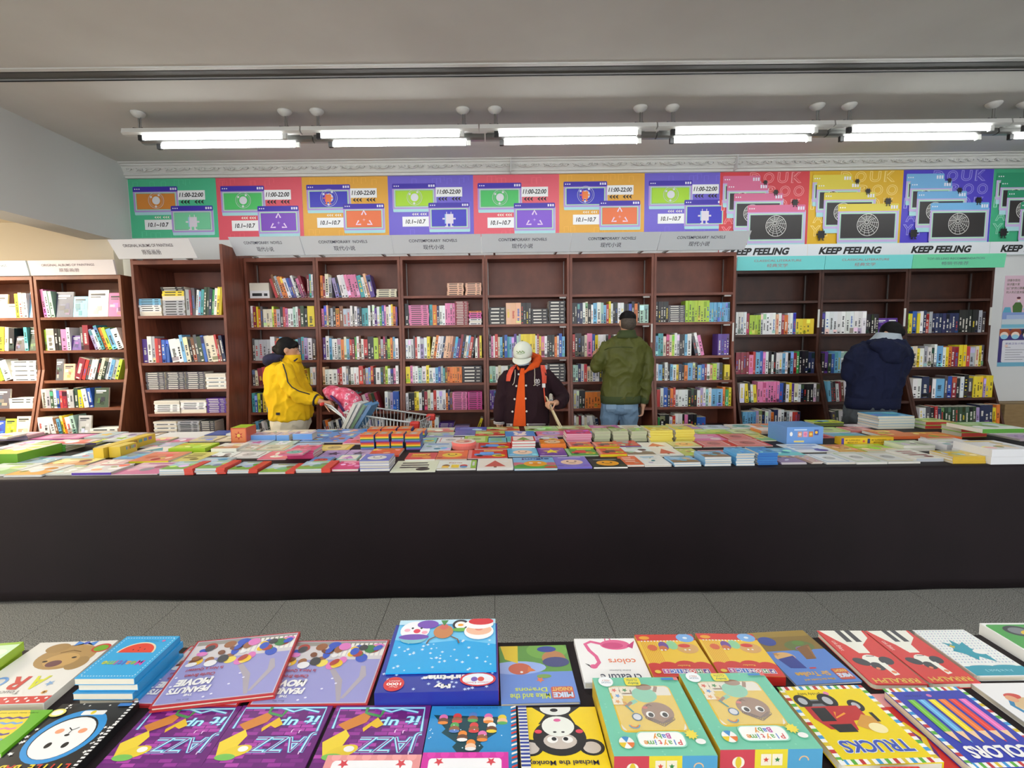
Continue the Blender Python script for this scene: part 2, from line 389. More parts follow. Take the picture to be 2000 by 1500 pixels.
def health1(a):
    a.rect(0, 0, 1, 1, (222, 190, 206)); a.rect(0, 0, 1, .22, (200, 214, 222)); a.rect(0, 0, 1, .07, (122, 190, 214))
    for k, t in enumerate(CJ): a.text(t, .06+.035*len(t), .91-.075*k, .07*len(t), (96, 92, 66), .05, .01)
    a.rect(0, .17, 1, .30, (132, 158, 214)); a.rect(.12, .17, .8, .25, (170, 190, 226))
    a.poly([(.28, .30), (.26, .42), (.33, .49), (.47, .49), (.53, .42), (.52, .30)], (72, 110, 52)); a.ell(.41, .545, .05, .055, (240, 190, 180)); a.ell(.41, .575, .055, .03, (90, 40, 60))
    a.ell(.415, .52, .035, .025, (236, 240, 244)); a.poly([(.0, .30), (.05, .40), (.2, .40), (.24, .30)], (96, 176, 206)); a.ell(.62, .36, .07, .04, (130, 190, 220)); a.ell(.93, .38, .12, .10, (222, 130, 190))
def health2(a):
    a.rect(0, 0, 1, 1, (60, 48, 120)); a.rect(0, 0, 1, .11, (112, 178, 206))
    for u, h in ((.14, (176, 84, 40)), (.46, (150, 66, 36)), (.8, (36, 30, 40))):
        a.ell(u, .90, .17, .13, h); a.ell(u, .83, .12, .10, (244, 222, 208)); a.ell(u, .79, .105, .065, (150, 206, 230))
    a.rrect(.1, .11, .92, .70, .04, (226, 226, 234)); a.text('家庭卫生小贴士', .5, .61, .62, (110, 104, 170), .05, .012)
    for k in range(6): a.rect(.2, .50-.065*k, .35 if k == 0 else .62+.2*((k*37 % 10)/10), .512-.065*k, (120, 120, 130))
    a.ell(.95, .36, .09, .07, (196, 100, 60)); a.ell(.22, .55, .05, .04, (236, 206, 196))
a0, a1 = atY(1957, 542, YB), atY(1951, 641, YB)
poster('wall_poster', 'pink mask-reminder poster on the wall right of the dark bookcases', a1.x+.02, a1.x+.46, a1.z, a0.z+.02, health1)
a1b = atY(1941, 716, YB)
poster('wall_poster', 'lower poster with three masked faces on the right wall', a1.x+.005, a1.x+.42, a1b.z, a1.z-.01, health2)

# ================================================================== CEILING LIGHTS
def light(xc, label):
    t = thing('fluorescent_light', label, 'light', (xc, 4.6, ZC), group='twin fluorescent strips under the ceiling')
    z = -.165
    for k, (y, dz, dx) in enumerate(((0, 0, 0), (.17, -.012, .05))):
        h = MB().prism([(y-.035, z+.02+dz), (y-.045, z-.018+dz), (y-.02, z-.03+dz), (y+.02, z-.03+dz), (y+.045, z-.018+dz), (y+.035, z+.02+dz)], 'x', -.78+dx, .78+dx)
        h.build('housing', STEEL if k else WHITEM, t)
        tb = MB().tube([(-.61+dx, y, z-.048+dz), (.61+dx, y, z-.048+dz)], .02, 12).build('tube', TUBE, t, smooth=True)
        for s in (-1, 1):
            MB().box(s*.635-.018+dx, y-.016, z-.075+dz, s*.635+.018+dx, y+.016, z-.028+dz).build('lamp_holder', WHITEM if s > 0 else DARK, t)
    MB().box(-.72, .03, z+.004, .72, .14, z+.014).build('bracket', STEEL, t)
    for s in (-1, 1):
        r = MB().tube([(s*.645, 0, -.02), (s*.645, 0, z+.02)], .008, 8).tube([(s*.645+.018, 0, -.02), (s*.645+.018, 0, z+.02)], .004, 6).build('rod', STEEL, t)
        c = []
        for rr, zz in ((.06, 0), (.062, -.006), (.056, -.018), (.04, -.034), (.02, -.044), (.010, -.048)):
            c.append([Vector((s*.645+rr*math.cos(2*math.pi*k/20), rr*math.sin(2*math.pi*k/20), zz)) for k in range(20)])
        MB().rings(c).build('canopy', WHITEM, t, smooth=True)
        MB().tube([(s*.645-.05, -.01, z+.03), (s*.645, .0, z+.028), (s*.645+.03, 0, z+.034)], .006, 6).build('clip', DARK, t)
LL = ['leftmost twin fluorescent strip light, near the left beam', 'second fluorescent strip light from the left beam', 'third fluorescent strip light from the left, above the middle red poster',
      'fourth fluorescent strip light, above the violet and red posters', 'fifth fluorescent strip light, above the mustard sphere poster', 'rightmost fluorescent strip light, cut by the photo edge']
for i in range(6): light(-2.46+1.573*i, LL[i])

# ================================================================== BOOKCASES
BAYS = []          # (index, interior x0, x1, [shelf z], yf function, contents key)
def yfun(Yf, zk, splay0): return lambda z: Yf if z >= zk else Yf - splay0*(zk-z)/zk
def bookcase(label, key, xl, xr, Yf, ztop, shelf_z, wood, zk=1.30, splay=.16, depth=.30, taper=(0, 0), head=None, extra=0.0, cat='bookcase'):
    xc = (xl+xr)/2; t = thing('bookcase', label, cat, (xc, Yf+depth/2, 0), group='wall of bookcases')
    yf = yfun(Yf, zk, splay); Yk = Yf+depth; pt = .026
    L = lambda p: (p[0]-xc, p[1]-Yf-depth/2)
    for s, x in ((-1, xl), (1, xr)):
        mb = MB(); tp = taper[0] if s < 0 else taper[1]; xi = x - s*pt
        pr = [(Yk, 0), (yf(0), 0), (Yf, zk), (Yf, ztop+extra), (Yk, ztop+extra)]
        vs = []
        for xx in (x, xi):
            for (yy, zz) in pr:
                sh = tp*(1-zz/zk) if zz < zk else 0
                vs.append((xx+sh-xc, yy-Yf-depth/2, zz))
        n = 5
        mb.add(vs, [(0, 1, 2, 3, 4), (9, 8, 7, 6, 5)] + [(k, (k+1) % n, (k+1) % n+n, k+n) for k in range(n)])
        sp_o = mb.build('side_panel', wood, t)
        MB().box(xi-xc-.006*(s > 0), depth*.30, zk+.02, xi-xc+.006*(s < 0), depth*.30+.014, ztop-.04).build('slotted_rail', STEEL, sp_o)
    def xr_at(z):
        f = (1-z/zk) if z < zk else 0
        return xl+pt+taper[0]*f, xr-pt+taper[1]*f
    b0, b1 = xr_at(0)
    mb = MB(); vs = []
    for zz in (0, zk, ztop):
        q0, q1 = xr_at(zz); vs += [(q0-xc-.005, depth/2-.012, zz), (q1-xc+.005, depth/2-.012, zz), (q1-xc+.005, depth/2, zz), (q0-xc-.005, depth/2, zz)]
    mb.rings([vs[0:4], vs[4:8], vs[8:12]]).build('back_panel', wood, t)
    def board(nm, z, th, set_back=.004):
        q0, q1 = xr_at(z)
        return MB().box(q0-xc, yf(z)+set_back-Yf-depth/2, z-th, q1-xc, depth/2-.012, z).build(nm, wood, t)
    board('top_board', ztop, .04, 0)
    for i_, z in enumerate(shelf_z):
        sb = board('shelf', z, .026)
        if key in ('C4', 'C5', 'C6') and i_ < 4: MB().box(xr-pt-.075-xc, -depth/2+.03, z-.042, xr-pt-.005-xc, -depth/2+.05, z-.0265).build('shelf_clip', WHITEM, sb)
    if key in ('C5', 'C6'): MB().box(xr-.022-xc, -depth/2-.004, zk+.10, xr-.006-xc, -depth/2-.0005, zk+.30).build('shelf_label', WHITEM, t)
    board('plinth', .09, .09, .01)
    if head: head(t, xc, Yf, depth, xl, xr, ztop)
    BAYS.append(dict(key=key, x0=xl+pt, x1=xr-pt, zs=list(shelf_z), yf=yf, Yf=Yf, ztop=ztop, xr=xr_at, k=.001012*Yf, cover=depth))
    return t
def header(lines, color, tcol, x0, x1, z0, z1, y0, y1, cjk, th=.02, endcap=True):
    """sign board above the case; y0/y1 = front face depth at its lower / upper edge"""
    def f(t, xc, Yf, depth, xl, xr, ztop):
        mb = MB(); off = Yf+depth/2
        pr = [(y0-off, z0), (y1-off, z1), (y1+th-off, z1), (y0+th-off, z0)]
        mb.prism(pr, 'x', x0-xc, x1-xc)
        o = mb.build('header_sign', mat('sign_'+str(color), color, .5), t)
        ln = math.hypot(z1-z0, y1-y0); a = Art(x1-x0, ln, .0006)
        a.text(lines, .46, .68, .62 if len(lines) > 20 else .54, tcol, .15, .006)
        p = a.build('english_title', o, (x0-xc, y0-off-.0008, z0), (math.atan2(z1-z0, y1-y0), 0, 0), POSTER)
        a = Art(x1-x0, ln, .0003); a.text(cjk, .46, .34, .052*len(cjk)+.03, tcol, .25, .004)
        a.build('chinese_title', o, (x0-xc, y0-off-.0008, z0), (math.atan2(z1-z0, y1-y0), 0, 0), POSTER)
        for xx in (x0+.12, x1-.14):
            MB().prism([(y0+th-off, z0+.003), (y0+th-off+.002, z0+.02), (Yf+.06-off, ztop+.02), (Yf+.06-off, ztop+.0005)], 'x', xx-xc, xx-xc+.02).build('sign_bracket', STEEL, t)
    return f
def zz(px, ys, Y): return [atY(px, y, Y).z for y in ys]
SGN, SIN = (234, 241, 247), (52, 60, 82)
# contemporary novels: six bays
XB = [-2.648, -1.885, -.985, -.078, .829, 1.735, 2.618]
HX = [-2.652, -1.935, -1.014, -.106, .809, 1.715, 2.63]
SY = [(545, (582, 638.7, 704, 753, 805)), (700, (581, 637, 702, 751, 803.5)), (865, (577, 635, 700, 748, 801)), (1030, (575.5, 633, 698, 746.7, 799)),
      (1195, (574, 631.5, 696, 745, 797)), (1355, (571.5, 629, 694.7, 742.7, 794))]
ORD = ['first', 'second', 'third', 'fourth', 'fifth', 'sixth', 'seventh', 'eighth', 'ninth', 'tenth', 'eleventh', 'twelfth', 'thirteenth', 'fourteenth', 'fifteenth',
       'sixteenth', 'seventeenth', 'eighteenth', 'nineteenth', 'twentieth', 'twenty-first', 'twenty-second', 'twenty-third', 'twenty-fourth', 'twenty-fifth', 'twenty-sixth',
       'twenty-seventh', 'twenty-eighth', 'twenty-ninth', 'thirtieth', 'thirty-first', 'thirty-second', 'thirty-third', 'thirty-fourth', 'thirty-fifth', 'thirty-sixth']
ORD += [f'{n}th' for n in range(37, 90)]
for i in range(6):
    Z = zz(SY[i][0], SY[i][1][:3], 5.4) + zz(SY[i][0], SY[i][1][3:4], 5.37) + zz(SY[i][0], SY[i][1][4:], 5.33) + [.465]
    bookcase(f'{ORD[i]} contemporary novels bookcase from the left, red-brown wood with grey header', f'C{i+1}', XB[i], XB[i+1]-.004, 5.4, 2.41, Z, WOODC,
             zk=1.36, splay=.20, head=header('CONTEMPORARY  NOVELS', SGN, SIN, HX[i], HX[i+1]-.006, 2.412, 2.575, 5.26, 5.12, '现代小说'))
# painting albums case standing forward on the left
Z = zz(355, (616, 708), 5.0) + zz(360, (760.5,), 4.98) + zz(365, (807.5,), 4.95) + [.585]
bookcase('forward painting albums bookcase with white header beside the novels', 'U1', -3.564, -2.655, 5.0, 2.335, Z, WOODC, zk=1.33, splay=.16, depth=.62, taper=(.17, 0),
         head=header('ORIGINAL ALBUMS OF PAINTINGS', (232, 234, 238), (66, 60, 72), -3.62, -2.86, 2.34, 2.50, 4.93, 4.80, '原版画册'), extra=.15)
# warm-lit painting albums cases under the beam
Z = zz(150, (619, 684), 5.0) + zz(155, (742.7,), 4.97) + zz(155, (797,), 4.9) + [.64]
bookcase('painting albums bookcase under the warm light, right one of the pair', 'UL', -4.53, -3.672, 5.0, 2.20, Z, WOODL, zk=1.27, splay=.34, depth=.36,
         head=header('ORIGINAL ALBUMS OF PAINTINGS', (226, 218, 218), (120, 104, 110), -4.53, -3.70, 2.20, 2.34, 4.985, 4.955, '原版画册'))
bookcase('painting albums bookcase at the left photo edge', 'L0', -5.40, -4.545, 5.0, 2.20, Z, WOODL, zk=1.27, splay=.34, depth=.36,
         head=header('ORIGINAL ALBUMS OF PAINTINGS', (206, 222, 230), (120, 120, 120), -5.40, -4.55, 2.20, 2.34, 4.985, 4.955, '原版画册'))
# classical literature / top selling: three darker bays on the right
XR = [2.70, 3.672, 4.642, 5.61]
SR = [(1520, (588, 653, 730, 785)), (1685, (585, 651.5, 728, 783.5)), (1855, (584, 650, 716.5, 776.5))]
TL = [('left classical literature bookcase, dark wood with turquoise header', 'CLASSICAL LITERATURE', '经典文学', (118, 214, 214), (176, 120, 124)),
      ('right classical literature bookcase, dark wood with turquoise header', 'CLASSICAL LITERATURE', '经典文学', (118, 214, 214), (176, 120, 124)),
      ('top-selling recommendation bookcase, dark wood with mint green header', 'TOP-SELLING RECOMMENDATION', '畅销书推荐', (108, 210, 164), (104, 130, 130))]
for i in range(3):
    Z = zz(SR[i][0], SR[i][1][:2], 5.6) + zz(SR[i][0], SR[i][1][2:3], 5.58) + zz(SR[i][0], SR[i][1][3:], 5.5) + [.515]
    hx1 = XR[i+1]-.004 if i < 2 else XR[3]+.06
    t = bookcase(TL[i][0], f'R{i+1}', XR[i], XR[i+1]-.004, 5.6, 2.245, Z, WOODR, zk=1.20, splay=.42, depth=.30,
             head=header(TL[i][1], TL[i][3], TL[i][4], XR[i], hx1, 2.235, 2.385, 5.565, 5.55, TL[i][2], th=.01))
    xx = XR[i+1]-t.location.x
    MB().box(xx-.030, -.158, 1.60, xx-.010, -.151, 1.80).build('shelf_label', WHITEM, t)
# ================================================================== BOOKS ON THE SHELVES
HUE = dict(R=((196, 62, 56), 'red'), C=((140, 38, 56), 'crimson'), O=((226, 126, 52), 'orange'), Y=((232, 208, 48), 'yellow'), L=((176, 208, 62), 'lime green'),
           G=((64, 156, 82), 'green'), D=((52, 76, 54), 'dark green'), T=((70, 160, 168), 'teal'), A=((168, 206, 190), 'mint'), B=((52, 92, 180), 'blue'),
           S=((112, 176, 216), 'sky blue'), N=((38, 48, 84), 'navy'), V=((92, 58, 146), 'violet'), U=((166, 150, 198), 'lavender'), P=((222, 124, 172), 'pink'),
           M=((206, 74, 150), 'magenta'), K=((32, 30, 34), 'black'), E=((84, 82, 88), 'charcoal'), H=((172, 176, 182), 'grey'), W=((232, 234, 234), 'white'),
           I=((222, 214, 188), 'cream'), Z=((124, 80, 54), 'brown'), F=((232, 182, 150), 'peach'))
SH = {
'C1': ["[W44x2:15] \\17 R6 Z5 H5 O6 O5 W7 B6 V5 W5 K4 P6 C6 | C5 T5 W4",
       "W5 C7 Y4 O5 E5 I7 I7 I5 L4 O6 H8 K6 R5 P5 W5 W6 A6 W5 C5 D8 K7 Y15",
       "E5 H8 H8 H8 H8 W9 R4 O5 S6 N5 K8 K8 D6 S5 N6 T6 U7 W9 E8",
       "E5 I5 \\6 C8 R7 G5 | W6 Z5 E6 W5 R6 R5 \\12 R6 W6 O5 Y5 K4 Y6 | W5 W5",
       "T6 B5 L6 K4 Y7 S5 B6 W5 R6 C5 I6 N6 W6 O5 K6 W6 R5 P5",
       "K8 \\8 S6 E6 W5 H6 D6 R6 | I8 W6 O7 R5 H6 W5 W6"],
'C2': ["O5 C5 I7 H6 \\12 U7 K5 W6 W7 P6 P6 P6 P6 T9 W5 F5 V9 | _2 [I42x4:4]",
       "P5 B6 F4 K5 H5 K6 O8 Z8 H8 H8 W5 K4 W6 N5 K5 T7 T7 W5 K4 W5 V5 W6 G5 B5 P4 I6 W5 Y4 O6 V4",
       "V6 W7 S5 W5 W6 H7 O6 I5 S6 R5 C5 G4 W5 Z4 W5 R8 K6 K6 L9 Z5 H5 C4 K4 L6 O5 S4 W7",
       "F5 W6 W10 W10 C5 R5 W8 H5 E5 W6 W6 W5 R9 Z5 U6 S5 R6 K5 W10 D6 Z4 L5 W6 N6 P5 W6",
       "_58 \\16 H6 T6 C6 W6 P6 Z6 D6 C5 | _6 W6 H5 U5 B6 B6",
       "\\10 E5 O5 W5 H5 K6 W5 N5 H6 W5 C5 P5 R5 | W5 B5 H6 W6 U5 N6 H6 B5 W5"],
'C3': ["_84 [F33x6:4] _2 [F32x6:4]",
       "K8 [P42x10:4] T6 O9 N5 W6 W6 P5 P5 P5 P5 [C28x14:3.3] [W26x3:4,M26x3:4,O26x1:3]",
       "W6 W6 W6 E4 R5 W7 U9 W7 Y7 /9 I7 O6 W6 W6 N5 F6 F6 F5 Z6 S6 V6 C6 K6 I6 S5 R7 K5 | W6 C5 Y5",
       "Y9 P5 W5 W6 A8 W9 Y6 W8 W5 S6 B5 H5 T4 Z5 O5 O5 O5 O5 O5 O5 [K42x5:6.6]",
       "W5 K6 K6 Y4 Y5 W6 K5 C6 I6 W6 R6 W6 W6 W7 O4 N4 Z5 [P30x9:3.9] [M30x9:3.9]",
       "W5 H5 B6 W6 I5 _18 W6 O5 W8 [V30x8:3.6] [U30x6:3.6] _8 /20 Y5"],
'C4': ["",
       "[K34x5:6.8] F10 F10 F10 K5 K5 K5 K5 [K34x5:6] [K34x7:6.4]",
       "E5 P5 W4 R7 I5 S6 K5 B7 T4 S6 U6 V6 A5 H5 Y7 Y7 Y7 Y7 Y7 W4 C5 Y5 P8 W6 K6 K6 K6 O6 W5 B7 S7",
       "A6 A6 W5 I6 W7 W6 D5 E5 R6 Z6 W6 C5 _40 H5 [K36x6:6]",
       "V4 V4 V4 [H24x5:4] _60 W6 [N22x3:5,W22x5:4]",
       "Z14 F8 _70 [K40x2:6]"],
'C5': ["",
       "K5 K5 N5 N6 W5 I5 K7 W4 S8 W8 A5 S6 R5 Y4 W4 K5 K5 W6 W6 K5 K5 B6 K6 O6 K4 A9 A9",
       "R5 K6 K7 E6 I5 P10 B6 Y6 W5 W5 W5 H5 C5 N6 W6 K5 _18 K5 K5 K5",
       "A5 A5 N6 W6 R6 I6 I5 W6 W7 E6 W5 I5 H6 C5 S6 W6 K5 N6 T6",
       "H6 H5 K6 K6 O6 O6 O6 O6 O6 O6 I5 C5 _30 L6 L6",
       "W4 I5 C4 _2 W5 I5 W5 \\8 W6 H5 N6"],
'C6': ["",
       "K5 K5 K5 K5 K5 [E34x8:4.2] L6 L6 L6 L6 L6 L6 L6 L6 S4 S4 S4 S4 S4 S4 S4 S4 S4 S4",
       "S5 T5 T5 I6 C6 I5 L5 W5 H5 K5 K5 S5 W8 \\13 E6 W5 P6 | _26 V7 V5 V5 V5",
       "W4 S8 K5 W6 K5 S5 W7 Y5 N7 K4 O7 S10 H5 K5 S8 B6 C5 W6 F5 L8 H6 K6 _4 Y11",
       "R6 W6 B8 N5 O6 R4 W6 W6 W6 W6 K6 D5 K6 W6 U6 W5 A5 W6 S10 S11 O5 G6 Y5",
       "G3 K9 K8 W5 R5 W6 W6 K4 P6 K5 K5 K5 B8 B8 _10 [K36x2:8]"],
'U1': ["[W50x5:4.2,S50x3:4.2] [H50x6:5,W50x2:4,Y50x2:5,K54x2:4] H8 C5 E7 /6 W5 S5 T6 D6 D6 N6 G5 W6 Y6 Y4",
       "V10 W8 H6 R6 C6 B7 B6 \\8 W14 W8 S6 I8 K5 Z6 E6 D8 B5 I10 I10 R4 Z4 N6",
       "[E40x9:3.8] [E40x9:3.8] [E40x9:3.8] [W42x8:3.8]",
       "_10 [W50x7:3.6] [W50x7:3.6] [V38x8:3.6]",
       "_4 [W46x8:3.8] [H44x8:3.8] [E30x8:3.8]"],
'UL': ["\\5 P6 W6 A7 {N32} {S26} {W38} {P30}",
       "L4 I14 K6 K6 P10 W6 {V18} E5 C10 \\17 U6 W6 T6 O6 L6 S9 W12",
       "_18 {E15} {F22} /18 C13 R7 E6 W6 W6 K6 I6 D6 W6 S7 H8 L6",
       "I10 H8 D6 W6 B6 R5 C9 W5 H8 D8 Y8 \\7 W9 B8 {D28}",
       "W10 W12 \\9 W10 Z6 S6 Y5 O5 W10 A9 {H26} | [W56x2:5]"],
'L0': ["_60 W8 C6 {I34} {A20} Y8 I8 W9 {S12}",
       "_50 Z6 W6 Z8 /6 Y12 I7 K10 | {E18} T6 {D16}",
       "_50 W6 K6 L6 \\15 L7 W14 | [W46x9:4.4]",
       "_50 H5 W5 W5 W5 W5 {E32} [W48x4:5]",
       "_50 {S14} W10 {B16} {L18} {I24}"],
'R1': ["",
       "W6 W6 W6 W6 C7 L6 L6 L6 L6 H5 W7 W7 W7 W7 F6 W7 C5 O8 W5 W6 B6 *.8 Y8 Y8 Y8 Y8 Y8",
       "C5 C5 C5 C5 C5 P8 R5 S8 B6 P5 W5 K6 W4 K5 W6 W6 S5 W5 K5 S6 C6 G5 K5 K6 K6 N6 N6",
       "W9 \\5 Y6 K5 W5 Y6 | P5 P5 P5 P5 P5 P5 P5 P5 B8 K4 W6 Y5 V5 I7 W5 K6 K6 K6 K6 W5 E6",
       "S5 S5 S5 S5 S5 U5 I7 K6 W6 H5 O6 N8 W6 W6 K5 H5 W6 R5 R5 N5"],
'R2': ["",
       "N8 W8 W8 W8 W8 W8 W8 W8 W8 W8 W8 K5 K5 K5 K5 K5 {V20} {V20}",
       "K6 V7 D6 B7 S6 S6 W6 A5 N6 W5 H6 R5 S6 W6 K5 W6 B5 E6",
       "\\6 S6 E5 K5 W6 C5 Z5 W7 V6 W6 | _40 E5 W5 H5 _8 Y9",
       "\\5 E8 D6 W14 | N5 W6 _20 H6 W6 K5 _30 W9"],
'R3': ["",
       "L5 Y6 B8 Y5 W6 N5 R6 H6 N6 N6 N6 N6 N6 N6 N6 N6 K6 K6 K6 K6 K6 K6 H6 E5",
       "G4 S7 I9 Y6 W8 H6 W7 K6 W5 S10 W6 Y5 O6 C7 C7 Y7 Y6 R7 H10 I6 Y5 E6",
       "W8 W7 N12 K6 W6 S16 E5 B8 C8 K6 W6 K8 E8 Y6 Y6 Y6 U4 Y6 Y6",
       "\\3 W6 W6 E8 K6 R5 N6 D6 D6 D6 D6 D6 D6 D6 D6 D6 D6 U6 N8 N8 N6 Y6 O6"]}
BAYNAME = dict(C1='first contemporary novels bay', C2='second contemporary novels bay', C3='third contemporary novels bay', C4='fourth contemporary novels bay',
               C5='fifth contemporary novels bay', C6='sixth contemporary novels bay', U1='forward painting albums case', UL='warm-lit painting albums case',
               L0='albums case at left edge', R1='left classical literature bay', R2='right classical literature bay', R3='top-selling bay')
def shade(c, k): return tuple(max(0, min(255, int(v*k))) for v in c)
def jit(c, rnd, a=10):
    d = rnd.uniform(-a, a); return tuple(max(0, min(255, int(v+d+rnd.uniform(-a*.5, a*.5)))) for v in c)
def book_mb(w, h, dep, c, rnd, T, style='u'):
    """one closed book; spine on -y; local x = thickness, z = height"""
    mb = MB(); pg = (226, 220, 204)
    mb.box(-w/2, 0, 0, w/2, dep, h, [c, pg if style == 'u' else c, c, c, pg, c], T)
    e = -.0006; ink = (30, 30, 36) if sum(c) > 380 else (232, 228, 216)
    if rnd.random() < .3: ink = rnd.choice([(196, 62, 56), (232, 208, 60), (60, 100, 180), ink])
    def q(x0, z0, x1, z1, cc): mb.add([T @ Vector(p) for p in ((x0, e, z0), (x1, e, z0), (x1, e, z1), (x0, e, z1))], [(0, 1, 2, 3)], cc)
    if w > .018:
        r = rnd.random()
        if r < .35: z0 = rnd.uniform(0, .1)*h; q(-w/2, z0, w/2, z0+h*rnd.uniform(.1, .25), shade(jit(c, rnd, 60), rnd.uniform(.6, 1.2)))
        elif r < .5: q(-w/2, h*.7, w/2, h*.95, jit(c, rnd, 80))
        a0 = rnd.uniform(.12, .35); a1 = rnd.uniform(.5, .85); n = int(6+rnd.random()*5); t = w*.22
        for i in range(n):
            if rnd.random() < .2: continue
            z0 = h*(a0+(a1-a0)*i/n); q(-t, z0, t*rnd.uniform(.5, 1), z0+h*(a1-a0)/n*.72, ink)
        if rnd.random() < .6: q(-w*.25, h*.04, w*.25, h*.09, ink)
    return mb
def flat_mb(wx, t, dep, c, rnd, T, pages_front):
    mb = MB(); pg = (222, 216, 202)
    mb.box(-wx/2, 0, 0, wx/2, dep, t, [c, c, pg if pages_front else c, pg, c, pg], T)
    if not pages_front:
        e = -.0006; ink = (30, 30, 36) if sum(c) > 380 else (230, 226, 216)
        def q(x0, z0, x1, z1, cc): mb.add([T @ Vector(p) for p in ((x0, e, z0), (x1, e, z0), (x1, e, z1), (x0, e, z1))], [(0, 1, 2, 3)], cc)
        q(-wx*.38, t*.3, wx*.12, t*.68, ink); q(wx*.22, t*.3, wx*.4, t*.65, shade(ink, .8) if sum(ink) > 300 else ink)
    return mb
BOOKS = []          # each: px area, mesh builder in local frame, location, label, name
